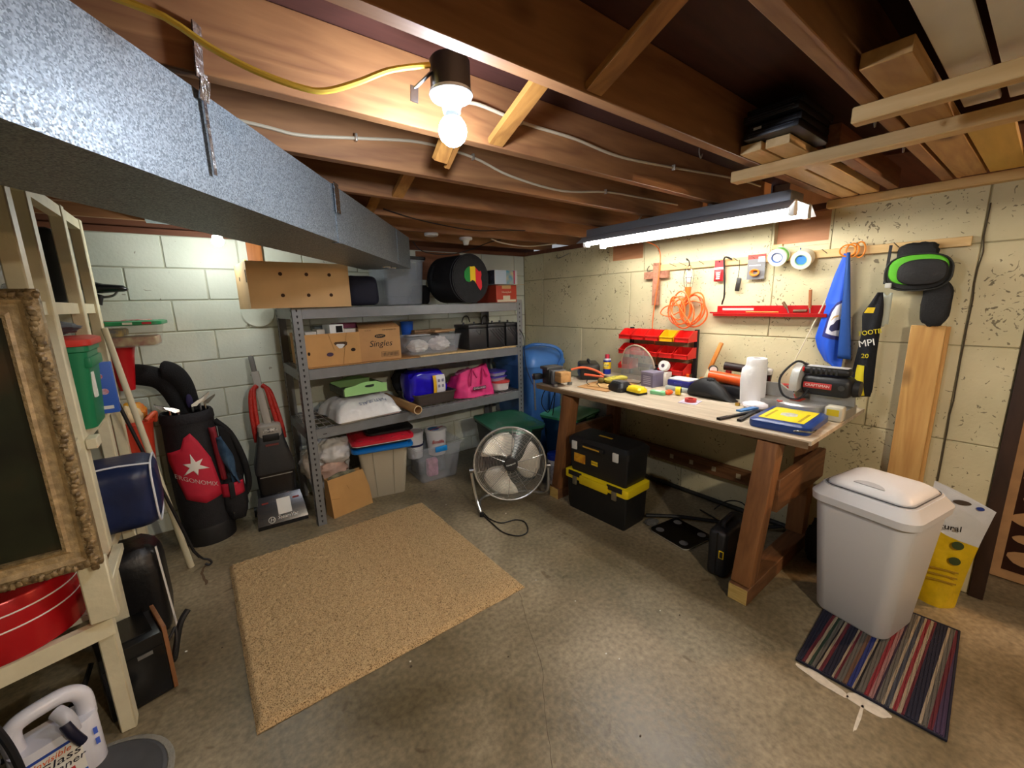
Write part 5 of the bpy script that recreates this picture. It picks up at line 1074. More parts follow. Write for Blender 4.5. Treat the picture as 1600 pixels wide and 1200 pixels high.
# orange bucket of toys on a crate
plain(MB().box(-3.42, -3.14, -0.46, -0.10, 0.0, 0.60, None, 0.006), 'wood_crate', mat('#2e2620', 0.8, var=0.2, scale=12), 'dark box on the floor at the wall end of the shelving', 'box') if False else None
t = thing('orange_bucket', 'orange red plastic bucket of odds and ends on the wooden shelving', 'bucket', (-3.27, -0.31, 0.5505), 0)
MB().lathe([(0.085, 0), (0.11, 0.30), (0.122, 0.305), (0.122, 0.325), (0.105, 0.325), (0.08, 0.008)], 32).build('bucket', mat('#c23a22', 0.45), t)
MB().blob((0.0, -0.02, 0.34), (0.15, 0.14, 0.14), 91, 0.2, 2, flat=False).build('contents', mat('#d9c39a', 0.6), t); MB().blob((0.03, 0.03, 0.36), (0.12, 0.08, 0.12), 93, 0.25, 2, flat=False).build('contents', mat('#c9282c', 0.5, col2='#e8c62c', scale=9), t)
MB().tube([(0.12, 0, 0.30), (0.13, -0.06, 0.36), (0.09, -0.11, 0.33)], 0.012, 8, smooth=5).build('handle', mat('#d8603e', 0.45), t)
# navy bag
t = thing('duffel_bag', 'navy blue vinyl bag with white piping sticking out of the shelving', 'bag', (-3.33, -1.09, 0.5505), 0)
NAVY = mat('#142148', 0.4, var=0.2, scale=9, bump=0.25, bscale=16)
mb = MB(); rings = []
for i in range(9):
    f = i/8; x = -0.22+0.44*f; e = min(1, 0.86+2*min(f, 1-f)) ; wob = 1+0.06*math.sin(i*2.1)
    rings.append([(x+0.012*noise.noise(Vector((z_*9, y_*9, i))), y_*e*wob, 0.155+z_*e-0.02*(1-e)) for y_, z_ in rrect(0.29, 0.30, 0.07, 4)])
mb.loft(rings); mb.build('bag', NAVY, t, angle=60, sub=1)
mb = MB(); mb.tube([(0.2, y_*0.945, 0.153+z_*0.94) for y_, z_ in rrect(0.29, 0.30, 0.08, 4)], 0.004, 6, closed=True); mb.tube([(x, -0.10, 0.298+0.006*math.sin(x*20)) for x in [-0.2+0.05*i for i in range(9)]], 0.004, 6); mb.build('piping', mat('#e3e6ee', 0.5), t)
# leaning poles
plain(MB().cyl((-3.098, -0.60, 0.001), (-3.238, -0.70, 1.42), 0.016, 0.013), 'wooden_pole', mat('#d9d3b8', 0.5), 'long cream white pole leaning on the wooden shelving', 'pole')
t = thing('hooked_pole', 'thin black pole with a curled hook end on the floor', 'pole')
MB().tube([(-3.245, -0.755, 1.08), (-3.07, -0.66, 0.12), (-3.05, -0.65, 0.07)], 0.008, 8).build('shaft', BLACK, t); MB().tube([(-3.05, -0.65, 0.075), (-3.035, -0.645, 0.05), (-3.01, -0.65, 0.035), (-3.0, -0.655, 0.015), (-3.015, -0.66, 0.008), (-3.03, -0.655, 0.02)], 0.006, 8, smooth=5).build('hook', BLACK, t)
# bicycle saddle poking out at the top
t = thing('bicycle_saddle', 'black bicycle saddle on its post poking out by the block wall', 'saddle', (-3.27, -0.13, 1.54), -8); t.scale = (1, 1, 1.35)
mb = MB(); mb.tube([(-0.115,0,0.085),(-0.09,0,0.082),(-0.05,0,0.072),(0,0,0.066),(0.05,0,0.067),(0.085,0,0.066),(0.105,0,0.062)], [0.008,0.022,0.026,0.02,0.016,0.014,0.005], 14); mb.v = [(x, y*2.2, z) for x, y, z in mb.v]; mb.build('saddle', mat('#121416', 0.25), t)
MB().tube([(-0.08, 0, 0.05), (-0.05, 0, 0.03), (0.03, 0, 0.035), (0.06, 0, 0.06)], 0.005, 6, smooth=4).build('saddle_rail', STEEL, t); MB().cyl((-0.02, 0, 0.04), (-0.035, 0, 0.0), 0.014).build('seat_post', BLACK, t)
# low: black bag, speaker, jug
plain(MB().blob((0, 0, 0.215), (0.22, 0.26, 0.46), 101, 0.06, 2, sq=0.45), 'leather_bag', mat('#131316', 0.4, bump=0.2, bscale=40), 'tall black leather bag on the floor under the navy bag', 'bag', (-3.27, -1.06, 0))
plain(MB().bar((-3.17, -1.16, 0.44), (-3.15, -1.19, 0.02), 0.006, 0.012, (0,-1,0)), 'white_strip', LABELW, 'thin white strip standing against the black leather bag', 'strip')
t = thing('speaker_box', 'black desktop speaker with wooden side panel under the shelving', 'speaker', (-3.262, -1.49, 0), 14)
MB().box(-0.098, 0.082, -0.098, 0.098, 0.004, 0.27, None, 0.004).build('cabinet', mat('#0e0e10', 0.3), t); MB().box(0.083, 0.097, -0.098, 0.098, 0.004, 0.285, None, 0.002).build('side_panel', wood('#9a6a44', '#74482a', 'Z', 0.5, 6, False), t)
MB().box(-0.093, 0.077, -0.1015, -0.098, 0.02, 0.22, None, 0.002).build('front_grille', BLACKG, t); MB().box(0.0, 0.045, -0.1035, -0.1015, 0.20, 0.215).build('nameplate', STEEL, t); MB().box(-0.07, 0.06, -0.06, 0.10, 0.271, 0.276).build('top_panel', BLACKG, t)
SPC = (MB().tube([(-3.19,-1.33,0.12),(-3.17,-1.32,0.14),(-3.15,-1.30,0.15),(-3.16,-1.33,0.10),(-3.18,-1.34,0.05),(-3.17,-1.30,0.02),(-3.13,-1.28,0.14),(-3.09,-1.26,0.18)], [0.006]*20+[0.012]*12, 8, smooth=5))
SPC.v = [(x+3.305-0.01, y+1.37, z) for x, y, z in SPC.v]; SPC.build('power_cord', RUBBER, t)
plain(MB().tube([(-3.62,-1.55,0.006),(-3.50,-1.45,0.008),(-3.45,-1.38,0.02),(-3.42,-1.30,0.08)], 0.009, 8, smooth=5), 'black_cable', RUBBER, 'thick black cable lying under the low wooden shelf', 'cable')
t = thing('cleaner_jug', 'white plastic jug of cleaner with spray trigger and printed label', 'jug', (-3.435, -1.745, 0), 20)
JW = mat('#e3e4ee', 0.3)
mb = MB(); mb.tub([(0.19, 0.11, 0.04, 0), (0.20, 0.12, 0.045, 0.01), (0.20, 0.12, 0.045, 0.175), (0.195, 0.11, 0.045, 0.19)], 6); mb.build('body', JW, t)
mb = MB(); mb.tube([(-0.075, 0, 0.17), (-0.078, 0, 0.24), (-0.06, 0, 0.275), (0.0, 0, 0.285), (0.05, 0, 0.28), (0.078, 0, 0.245), (0.08, 0, 0.17)], 0.024, 12, smooth=5); mb.build('handle', JW, t)
mb = MB(); mb.tube([(0.015, -0.03, 0.262), (0.03, -0.06, 0.24), (0.035, -0.068, 0.19)], 0.02, 10, smooth=5); mb.build('spray_head', mat('#c3c5cf', 0.35), t); mb = MB(); mb.tube([(0.022, -0.075, 0.235), (0.03, -0.088, 0.20), (0.045, -0.085, 0.15)], 0.014, 10, smooth=5); mb.build('trigger', mat('#11132e', 0.4), t)
MB().box(-0.085, 0.045, -0.0612, -0.0602, 0.01, 0.165).build('label', mat('#efefe8', 0.5), t)
MB().box(-0.085, 0.045, -0.0618, -0.0612, 0.155, 0.165).build('label_band', mat('#2748a8', 0.5), t); MB().box(-0.085, 0.045, -0.0618, -0.0612, 0.012, 0.035).build('label_band', mat('#1f5fc0', 0.5), t); MB().box(-0.07, 0.02, -0.0618, -0.0612, 0.055, 0.068).build('label_band', mat('#c9363c', 0.5), t)
text('Invisible', 0.026, mat('#e2632c', 0.5), t, FRONT((-0.02, -0.0618, 0.14)), shear=0.3); text('Glass', 0.036, mat('#15172c', 0.5), t, FRONT((-0.01, -0.0618, 0.116)), wide=1.3, shear=0.2); text('Cleaner', 0.032, mat('#15172c', 0.5), t, FRONT((-0.01, -0.0618, 0.088)), wide=1.1, shear=0.2)
for z in (0.10, 0.14): MB().box(0.075, 0.085, -0.0602, -0.0595, z-0.012, z+0.012).build('blue_mark', mat('#4f6fe0', 0.5), t)
t = thing('wet_vac', 'dark grey round canister with a hose at the left edge of the picture', 'canister', (-3.61, -1.83, 0))
MB().lathe([(0.075, 0), (0.083, 0.02), (0.085, 0.20), (0.087, 0.205), (0.087, 0.215), (0.083, 0.22), (0.08, 0.33), (0.06, 0.37), (0.0005, 0.38)], 32).build('canister', mat('#1f2124', 0.5), t); MB().lathe([(0.0872, 0.206), (0.0885, 0.208), (0.0885, 0.213), (0.0872, 0.215)], 32, None, False, False).build('rim_band', mat('#6d7074', 0.4), t)
MB().box(0.076, 0.085, -0.02, 0.02, 0.26, 0.32, rot(0,0,-40), 0.004).build('blue_mark', mat('#2f9ae0', 0.5), t); MB().tube([(0.0, -0.03, 0.37), (0.02, -0.04, 0.46), (0.06, -0.04, 0.47), (0.10, -0.03, 0.40), (0.125, -0.02, 0.25), (0.13, -0.03, 0.08), (0.11, -0.07, 0.011)], 0.010, 8, smooth=6).build('hose', mat('#17171c', 0.5), t)
t = thing('sump_cover', 'round grey cover set in the floor at the bottom left', 'cover', (-3.36, -1.90, 0.0))
MB().lathe([(0.185, 0.001), (0.19, 0.006), (0.18, 0.012), (0.17, 0.008), (0.0005, 0.008)], 48).build('cover', mat('#4c4d50', 0.6, var=0.15, scale=10), t)
MB().lathe([(0.19, 0.001), (0.192, 0.005), (0.205, 0.004), (0.21, 0.001)], 48, None, False, False).build('rim', mat('#8d8a80', 0.8, bump=0.8, bscale=60), t)
# ------------------------------------------------------------------ workbench
BT = 0.87
bench = thing('workbench', 'long rough wooden workbench with a plywood top along the cream wall', 'workbench')
PLY = wood('#c6b8a2', '#a59680', 'Y', 0.65, 7.0, False); LEGW = wood('#8f6038', '#6d4526', 'Z', 0.6, 7.0, False); RAILW = wood('#7a5232', '#5c3b22', 'Y', 0.65, 7.0, False); RAILX = wood('#7a5232', '#5c3b22', 'X', 0.65, 7.0, False); ENDG = wood('#cdb06a', '#b3924c', 'Y', 0.7, 20, False)
for x0, x1 in ((-0.84, -0.425), (-0.423, -0.012)): MB().box(x0, x1, -2.96, -1.135, BT-0.022, BT, None, 0.002, 1).build('top_board', PLY, bench)
MB().box(-0.80, -0.05, -1.50, -1.40, 0.80, 0.847).build('header', RAILX, bench); MB().box(-0.825, -0.05, -2.86, -2.66, 0.82, 0.847).build('header', RAILX, bench); MB().box(-0.78, -0.6, -1.25, -1.17, 0.81, 0.847).build('header', RAILX, bench)
for (xb, yb), (xt, yt), skid in (((-0.80, -1.36), (-0.79, -1.465), None), ((-0.875, -2.757), (-0.80, -2.79), None), ((-0.12, -1.30), (-0.12, -1.34), None), ((-0.14, -2.745), (-0.12, -2.745), None)):
    MB().bar((xb, yb, 0.086), (xt, yt, 0.82), 0.09, 0.09, (1, 0, 0), 0.004).build('leg', LEGW, bench)
for y, x0 in ((-1.355, -0.86), (-2.757, -0.935)):
    MB().box(x0, -0.06, y-0.046, y+0.046, 0, 0.0855, None, 0.003, 1).build('foot_runner', RAILX, bench); MB().box(x0-0.0015, x0, y-0.044, y+0.044, 0.002, 0.083).build('sawn_end', ENDG, bench)
MB().box(-0.78, -0.12, -2.838, -2.802, 0.46, 0.63, None, 0.003, 1).build('cross_rail', RAILX, bench); MB().box(-0.75, -0.12, -1.355, -1.317, 0.42, 0.53, None, 0.003, 1).build('cross_rail', RAILX, bench)
MB().box(-0.075, -0.04, -2.78, -1.20, 0.235, 0.335, None, 0.003, 1).build('back_rail', RAILW, bench)
for y in (-1.36, -1.86, -2.02, -2.19, -2.36, -2.6): MB().box(-0.0765, -0.075, y-0.015, y+0.015, 0.268, 0.302).build('price_tag', mat('#b9ab8f', 0.7), bench)
MB().bar((-0.845, -1.15, 0.849), (-0.845, -2.95, 0.849), 0.006, 0.03).build('edge_band', wood('#8d7457', '#6e573d', 'Y', 0.7, 8, False), bench)

MB().box(-0.034, -0.014, -2.76, -2.02, BT+0.0005, BT+0.06, None, 0.002, 1).build('backsplash', wood('#c98a4a', '#a86c34', 'Y', 0.6, 6, False), bench)
Z = BT+0.0008
# vise
t = thing('bench_vise', 'black bench vise clamping a wood block on the left end of the workbench', 'vise', (-0.755, -1.275, Z), -10); t.scale = (1.2, 1.2, 1.1)
VB = mat('#1e1f22', 0.45)
MB().box(-0.055, 0.055, 0.0, 0.085, 0.0, 0.115, None, 0.012).build('body', VB, t); MB().box(-0.06, 0.06, 0.01, 0.10, 0.10, 0.122, None, 0.006).build('anvil', mat('#4b4a48', 0.45), t)
MB().box(-0.05, 0.05, -0.035, -0.012, 0.01, 0.105, None, 0.004).build('moving_jaw', mat('#6a6c70', 0.5, 0.3), t); MB().cyl((0, 0.09, 0.05), (0, -0.05, 0.05), 0.014).build('screw', STEEL, t)
MB().box(-0.035, 0.04, -0.105, -0.037, 0.03, 0.098, None, 0.003).build('clamped_block', wood('#c99a62', '#a87a44', 'Y', 0.6, 9, False), t)
MB().cyl((-0.105, 0.10, 0.055), (-0.105, 0.085, -0.19), 0.006).build('handle_bar', STEEL, t); MB().sphere((-0.105, 0.10, 0.06), 0.013).build('handle_knob', CHROME, t); MB().box(-0.115, -0.055, 0.07, 0.11, 0.03, 0.07, None, 0.006).build('screw_boss', VB, t)
for x in (-0.05, 0.06): MB().box(x-0.012, x+0.012, -0.075, -0.05, 0, 0.02, None, 0.003).build('clamp_bolt', STEEL, t)
t = thing('tool_case', 'black power tool case with top handle at the back of the workbench', 'case', (-0.37, -1.255, Z), -42)
MB().box(-0.08, 0.08, -0.125, 0.125, 0, 0.125, None, 0.018).build('case', mat('#1a1817', 0.35), t); MB().tube([(0, -0.06, 0.125), (0, -0.045, 0.142), (0, 0.045, 0.142), (0, 0.06, 0.125)], 0.01, 8, smooth=5).build('handle', BLACK, t); MB().disc((-0.0802, -0.09, 0.05), 0.008, (-1, 0, 0), 0.002, 12).build('latch', CHROME, t)
MB().box(-0.0815, -0.08, -0.03, 0.02, 0.035, 0.07).build('plate', mat('#55585f', 0.4), t)
t = thing('spray_can', 'blue and yellow spray lubricant can with a red cap on the workbench', 'can', (-0.13, -1.25, Z))
MB().lathe([(0.032, 0), (0.033, 0.003), (0.033, 0.12), (0.028, 0.132)], 24).build('can', mat('#1d2f9c', 0.3), t); MB().lathe([(0.0335, 0.045), (0.0335, 0.105)], 24, None, False, False).build('label', mat('#f0c61e', 0.4), t); MB().lathe([(0.029, 0.106), (0.0332, 0.12), (0.028, 0.134)], 24, None, False, False).build('shoulder', mat('#dedede', 0.3), t); MB().lathe([(0.019, 0.134), (0.019, 0.165), (0.016, 0.168)], 18).build('cap', mat('#d43b52', 0.4), t)
MB().disc((-0.030, -0.012, 0.078), 0.02, (-0.93, -0.37, 0), 0.004, 16).build('shield_mark', mat('#fbe26a', 0.4), t)
text('WD-40', 0.017, mat('#1d2f9c', 0.4), t, axes((-0.0348, -0.0145, 0.078), (0.37, -0.93, 0), (0, 0, 1)))
plain(MB().prism([(-0.72,-1.46),(-0.70,-1.715),(-0.30,-1.70),(-0.22,-1.45),(-0.5,-1.42)], Z, Z+0.004), 'cardboard_piece', CARD, 'flat cardboard scrap under the yellow gloves', 'cardboard')
plain(MB().prism([(-0.66,-1.50),(-0.62,-1.68),(-0.24,-1.66),(-0.28,-1.47)], Z+0.0045, Z+0.009), 'cardboard_piece', mat('#c29a64', 0.85), 'smaller tan cardboard scrap on the flat cardboard', 'cardboard')
plain(MB().box(-0.14, 0.14, -0.11, 0.11, 0, 0.006, rot(0, 0, 0)), 'sanding_sheet', mat('#857460', 0.85), 'brown grey sheet propped behind the yellow gloves', 'sheet', (-0.24, -1.57, Z+0.0095), 20)
t = thing('work_gloves', 'pair of yellow green work gloves lying on the cardboard', 'gloves', (-0.46, -1.56, Z+0.011), 25)
GLV = mat('#b9ac3e', 0.7, var=0.25, scale=30)
MB().blob((0.0, 0.0, 0.022), (0.10, 0.11, 0.045), 111, 0.2, 3).build('palm', GLV, t)
for k in range(4): MB().tube([(0.02-k*0.025, -0.03, 0.03), (0.025-k*0.025, -0.075, 0.045), (0.03-k*0.024, -0.115, 0.035+0.004*k)], [0.013]*6+[0.012]*4+[0.007], 8, smooth=5).build('finger', GLV, t)
MB().tube([(0.04, 0.02, 0.02), (0.075, -0.01, 0.03), (0.085, -0.045, 0.028)], 0.012, 8, smooth=5).build('thumb', GLV, t); MB().box(-0.055, 0.05, 0.045, 0.09, 0.0, 0.035, None, 0.014).build('cuff', mat('#6b5a24', 0.8), t)
t = thing('pliers', 'pliers with long orange handles beside the vise', 'pliers', (0, 0, 0))
MB().tube([(-0.62,-1.30,Z+0.10),(-0.55,-1.36,Z+0.115),(-0.50,-1.44,Z+0.095),(-0.47,-1.50,Z+0.06)], 0.009, 8, smooth=5).build('handle', mat('#e0693a', 0.4), t); MB().tube([(-0.58,-1.40,Z+0.07),(-0.53,-1.46,Z+0.06),(-0.475,-1.51,Z+0.048)], 0.009, 8, smooth=5).build('handle', mat('#cf5530', 0.4), t); MB().box(-0.485, -0.455, -1.54, -1.50, Z+0.03, Z+0.06, None, 0.006).build('jaws', STEEL, t)
plain(MB().tube([(-0.60+0.03*math.cos(i*0.7), -1.42-0.012*i, Z+0.018+0.016*math.sin(i*0.7)) for i in range(40)][:28], 0.0025, 5), 'coiled_wire', RUBBER, 'small coil of black wire beside the vise', 'wire')
t = thing('battery_charger', 'black cordless tool battery charger at the front of the workbench', 'charger', (-0.59, -1.745, Z), -12)
MB().tub([(0.12, 0.14, 0.03, 0), (0.125, 0.145, 0.03, 0.03), (0.09, 0.11, 0.03, 0.062)], 4).build('body', mat('#1b1c20', 0.45), t); MB().box(-0.03, 0.03, -0.045, 0.05, 0.0615, 0.068, None, 0.003).build('slot', mat('#54565c', 0.4), t)
MB().box(0.01, 0.055, -0.076, -0.066, 0.015, 0.045, None, 0.003).build('yellow_panel', mat('#e0c22a', 0.4), t)
t = thing('tool_battery', 'yellow and black cordless tool battery beside the charger', 'battery', (-0.595, -1.885, Z), -8)
MB().box(-0.04, 0.04, -0.06, 0.06, 0, 0.016, None, 0.005).build('base', BLACK, t); MB().tub([(0.085, 0.125, 0.02, 0.0165), (0.085, 0.125, 0.02, 0.034), (0.06, 0.10, 0.02, 0.05)], 4).build('shell', mat('#f0d020', 0.4), t)
t = thing('small_case', 'small mint green plastic case on the workbench', 'case', (-0.505, -1.99, Z), 5)
MB().tub([(0.05, 0.10, 0.015, 0), (0.055, 0.105, 0.015, 0.012), (0.05, 0.10, 0.015, 0.022)], 4).build('case', mat('#7fc695', 0.35), t); MB().box(-0.015, 0.015, -0.02, 0.02, 0.0222, 0.024).build('label', LABELW, t)
t = thing('tea_tin', 'grey violet square tin with pale lettering on the workbench', 'tin', (-0.30, -1.805, Z), -8)
MB().box(-0.055, 0.055, -0.055, 0.055, 0, 0.10, None, 0.003).build('tin', mat('#77708a', 0.4, 0.2), t); MB().box(-0.057, 0.057, -0.057, 0.057, 0.088, 0.108, None, 0.003).build('lid', mat('#8a849b', 0.4, 0.2), t)
for k in range(5): MB().box(-0.0558, -0.055, -0.035, 0.035, 0.02+k*0.013, 0.025+k*0.013).build('print_line', mat('#b8b2c4', 0.5), t)
t = thing('glass_jar', 'squat jar with a black lid behind the grey tin', 'jar', (-0.13, -1.715, Z))
MB().lathe([(0.042, 0), (0.045, 0.005), (0.045, 0.085), (0.04, 0.092)], 24).build('jar', mat('#cfc6b6', 0.2, alpha=0.8), t); MB().lathe([(0.044, 0.093), (0.044, 0.11), (0.0005, 0.112)], 24).build('lid', mat('#2a2a2a', 0.4), t)
t = thing('parts_case', 'clear flat parts case under the blue box', 'case', (-0.275, -2.06, Z), 0)
MB().box(-0.08, 0.08, -0.115, 0.115, 0, 0.03, None, 0.006).build('case', mat('#b9c3c0', 0.3, alpha=0.8), t)
t = thing('parts_case', 'navy blue plastic box with a white top on the workbench', 'case', (-0.27, -2.03, Z+0.0305), -4)
MB().box(-0.06, 0.06, -0.085, 0.085, 0, 0.04, None, 0.006).build('base', mat('#26297a', 0.35), t); MB().box(-0.055, 0.055, -0.08, 0.08, 0.0405, 0.052, None, 0.005).build('white_top', mat('#e6e8ee', 0.4), t); MB().box(-0.064, -0.06, -0.03, 0.03, 0.012, 0.026, None, 0.001).build('latch', mat('#3a3d94', 0.35), t)
t = thing('tape_measure', 'yellow tape measure near the black pouch', 'tape measure', (-0.44, -2.095, Z), 20)
MB().lathe([(0.026, 0), (0.028, 0.003), (0.028, 0.028), (0.025, 0.031)], 20, axes((0, 0.015, 0.029), (1, 0, 0), (0, 0, 1))).build('case', mat('#eccb1e', 0.4), t); MB().disc((0, -0.017, 0.029), 0.016, (0, -1, 0), 0.001, 16).build('label', BLACK, t)
plain(MB().blob((0, 0, 0.016), (0.07, 0.04, 0.034), 121, 0.2, 3), 'orange_clip', ORANGE, 'small orange clip beside the tape measure', 'clip', (-0.47, -2.045, Z))
t = thing('tape_blister', 'red roll of tape on a clear card at the front of the workbench', 'tape', (-0.555, -2.245, Z), 10)
MB().box(-0.06, 0.06, -0.05, 0.055, 0, 0.002).build('card', mat('#cfc8dc', 0.4), t); MB().lathe([(0.016, 0.0025), (0.033, 0.0025), (0.034, 0.022), (0.016, 0.022)], 24, None, False, False).build('tape_roll', mat('#c63a34', 0.4), t)
# black pouch
t = thing('tool_pouch', 'black zipped wedge shaped pouch on the workbench', 'pouch', (-0.36, -2.275, Z), 0)
mb = MB(); rings = []
for i in range(13):
    f = i/12; y = 0.155-0.315*f; hgt = 0.125*(math.sin(PI*min(1, f*1.05+0.06))**0.6)*(1.0 if f < 0.5 else 1-0.35*(f-0.5)*2)+0.004; wd = 0.13*(math.sin(PI*(0.1+0.8*f))**0.5)
    rings.append([(-wd*0.5, y, 0.0), (-wd*0.46, y, hgt*0.35), (-wd*0.3, y, hgt*0.75), (-wd*0.08, y, hgt), (wd*0.08, y, hgt), (wd*0.3, y, hgt*0.75), (wd*0.46, y, hgt*0.35), (wd*0.5, y, 0.0)])
mb.loft(rings); mb.build('pouch', mat('#0d0d0f', 0.55, bump=0.15, bscale=20), t, angle=60, sub=1)
MB().blob((0.0, 0.01, 0.112), (0.05, 0.06, 0.03), 131, 0.3, 3, flat=False).build('knot', mat('#101013', 0.7), t)
plain(MB().cyl((0,0,0), (0.0,-0.235,-0.02), 0.032, 0.038, 18), 'flashlight', mat('#e85a1e', 0.35), 'orange plastic flashlight lying behind the black pouch', 'flashlight', (-0.225, -2.19, Z+0.12))
plain(MB().box(-0.055, 0.15, -0.10, 0.10, 0, 0.075, None, 0.01), 'black_box', BLACK, 'low black box under the orange flashlight', 'box', (-0.235, -2.32, Z))
t = thing('claw_hammer', 'hammer with an orange wooden handle standing head down against the wall', 'hammer', (0,0,0))
MB().bar((-0.09, -2.115, 1.00), (-0.045, -2.165, 1.19), 0.028, 0.024, (1,0,0), 0.008).build('handle', wood('#d88a3a', '#b86a22', 'Z', 0.4, 8, False), t); MB().bar((-0.11, -2.085, 0.90), (-0.09, -2.115, 1.0), 0.022, 0.02, (1,0,0), 0.004).build('neck', mat('#d8cfa8', 0.5), t); MB().box(-0.14, -0.085, -2.10, -2.06, Z, Z+0.03, None, 0.006).build('head', STEEL, t)
t = thing('dial_gauge', 'small round dial gauge with black rim behind the flashlight', 'gauge', (-0.20, -2.195, Z+0.155), 0)
MB().lathe([(0.028, 0), (0.028, 0.02), (0.024, 0.024)], 24, axes((0,0,0), (0.5,-0.86,0), (0,0,1))).build('rim', BLACK, t); MB().lathe([(0.022, 0.0245), (0.0005, 0.0246)], 24, axes((0,0,0), (0.5,-0.86,0), (0,0,1))).build('dial', LABELW, t)
MB().cyl((0, 0, -0.155), (0, 0, -0.02), 0.006).build('stem', STEEL, t)
t = thing('power_drill', 'black and red cordless drill lying behind the orange flashlight', 'drill', (-0.13, -2.30, Z+0.0765), 8)
DB = mat('#2a1a18', 0.5)
MB().cyl((0, 0.06, 0.10), (0, -0.07, 0.09), 0.028, 0.026, 16).build('motor', DB, t); MB().cyl((0, -0.072, 0.09), (0, -0.11, 0.087), 0.018, 0.01, 14).build('chuck', BLACK, t); MB().bar((0, 0.03, 0.08), (0, 0.045, 0.0), 0.03, 0.035, (0,1,0), 0.008).build('grip', mat('#b82a22', 0.45), t)
MB().box(-0.03, 0.03, 0.005, 0.085, 0.0, 0.03, None, 0.006).build('battery', mat('#e2b822', 0.4), t)
t = thing('yellow_clamp', 'yellow spring clamp beside the paper towel roll', 'clamp', (-0.25, -2.455, Z), 30)
MB().bar((0, 0.05, 0.06), (0, -0.04, 0.03), 0.02, 0.015, (0,0,1), 0.004).build('jaw', mat('#ecae1c', 0.4), t); MB().bar((0.01, 0.05, 0.01), (0.0, -0.04, 0.025), 0.02, 0.015, (0,0,1), 0.004).build('jaw', mat('#ecae1c', 0.4), t)
plain(MB().lathe([(0.022, 0), (0.022, 0.06), (0.012, 0.068), (0.012, 0.085)], 18), 'glue_bottle', mat('#e0621e', 0.35), 'small orange bottle with white cap at the wall side of the workbench', 'bottle', (-0.13, -1.98, Z))
plain(MB().lathe([(0.013, 0), (0.013, 0.016)], 16), 'brass_nut', mat('#b99a4a', 0.35, 0.8), 'small brass cap at the foot of the paper towel roll', 'cap', (-0.44, -2.47, Z))
# paper towel roll and cup
t = thing('paper_towel_roll', 'white paper towel roll standing on the workbench', 'paper roll', (-0.345, -2.515, Z))
mb = MB(); prof = []
mb.loft([[((0.056+0.004*math.sin(a*3+z*20)+0.012*(1-z/0.28)*(1 if math.sin(a) < -2 else 0))*math.cos(a), (0.056+0.003*math.sin(a*2+z*11))*math.sin(a), z) for a in [2*PI*i/32 for i in range(32)]] for z in (0.2,)]) if False else mb.loft([[(r*math.cos(a), dy+(r+0.0015*math.sin(a*5+z*30))*math.sin(a), z) for a in [2*PI*i/32 for i in range(32)]] for z, r, dy in ((0, 0.062, 0.006), (0.01, 0.064, 0.006), (0.08, 0.066, 0.008), (0.15, 0.067, 0.009), (0.21, 0.064, 0.008), (0.226, 0.056, 0.001), (0.24, 0.054, 0), (0.27, 0.053, 0), (0.275, 0.05, 0))]); mb.build('roll', mat('#e9e9ea', 0.9, bump=0.25, bscale=40), t)
MB().lathe([(0.02, 0.2752), (0.02, 0.2765)], 18).build('core_hole', mat('#8a8178', 0.9), t)
t = thing('drink_cup', 'clear cup of dark drink with a black straw behind the paper roll', 'cup', (-0.135, -2.475, Z))
MB().lathe([(0.036, 0), (0.05, 0.15), (0.0005, 0.151)], 24).build('drink', mat('#14100f', 0.2), t); MB().lathe([(0.0505, 0.1515), (0.052, 0.175), (0.053, 0.18), (0.04, 0.188)], 24, None, False, True).build('lid', mat('#cfd0d6', 0.2, alpha=0.5), t); MB().cyl((0.01, 0, 0.15), (0.015, -0.015, 0.225), 0.004, seg=8).build('straw', BLACK, t)
t = thing('red_case', 'open red plastic case behind the miter saw', 'case', (-0.085, -2.62, Z), 0)
MB().box(-0.05, 0.05, -0.07, 0.07, 0, 0.09, None, 0.004).build('case', mat('#c41c20', 0.35), t); MB().box(-0.045, -0.03, -0.05, 0.03, 0.092, 0.105, None, 0.003).build('red_tool', mat('#d8504a', 0.4), t); MB().tube([(-0.06, 0.05, 0.02), (-0.065, 0.0, 0.10), (-0.06, -0.05, 0.03)], 0.003, 6, smooth=5).build('wire', STEEL, t)
# miter saw
saw = thing('miter_saw', 'compact miter saw with black motor on the right end of the workbench', 'miter saw', (-0.275, -2.735, Z), 0)
SG = mat('#a9a8a4', 0.4, 0.5, var=0.06, scale=20)
MB().prism([(-0.10, 0.18), (-0.10, -0.225), (0.09, -0.225), (0.09, 0.18)], 0.0, 0.05).build('base', SG, saw)
MB().lathe([(0.115, 0), (0.12, 0.01), (0.12, 0.052), (0.11, 0.06), (0.0005, 0.06)], 40, Matrix.Translation((-0.05, -0.02, 0))).build('turntable', mat('#bdbcb8', 0.35, 0.5), saw)
mb = MB(); mb.prism([(0.21, 0.0), (0.21, 0.075), (0.14, 0.078), (0.09, 0.045), (0.02, 0.04), (0.02, 0.0)], 0, 0.018, axes((0.0, -0.02, 0.055), (0, 1, 0), (0, 0, 1))); mb.build('fence', SG, saw)
mb = MB(); mb.prism([(-0.04, 0.0), (-0.04, 0.05), (-0.23, 0.055), (-0.235, 0.0)], 0, 0.018, axes((0.0, 0, 0.055), (0, 1, 0), (0, 0, 1))); mb.build('fence', SG, saw)
MB().box(-0.16, -0.09, -0.225, -0.15, 0.0, 0.075, None, 0.01).build('table_foot', mat('#c9c5b4', 0.45), saw); MB().box(-0.1612, -0.16, -0.212, -0.162, 0.03, 0.062).build('warning_label', mat('#d9c21e', 0.5), saw)
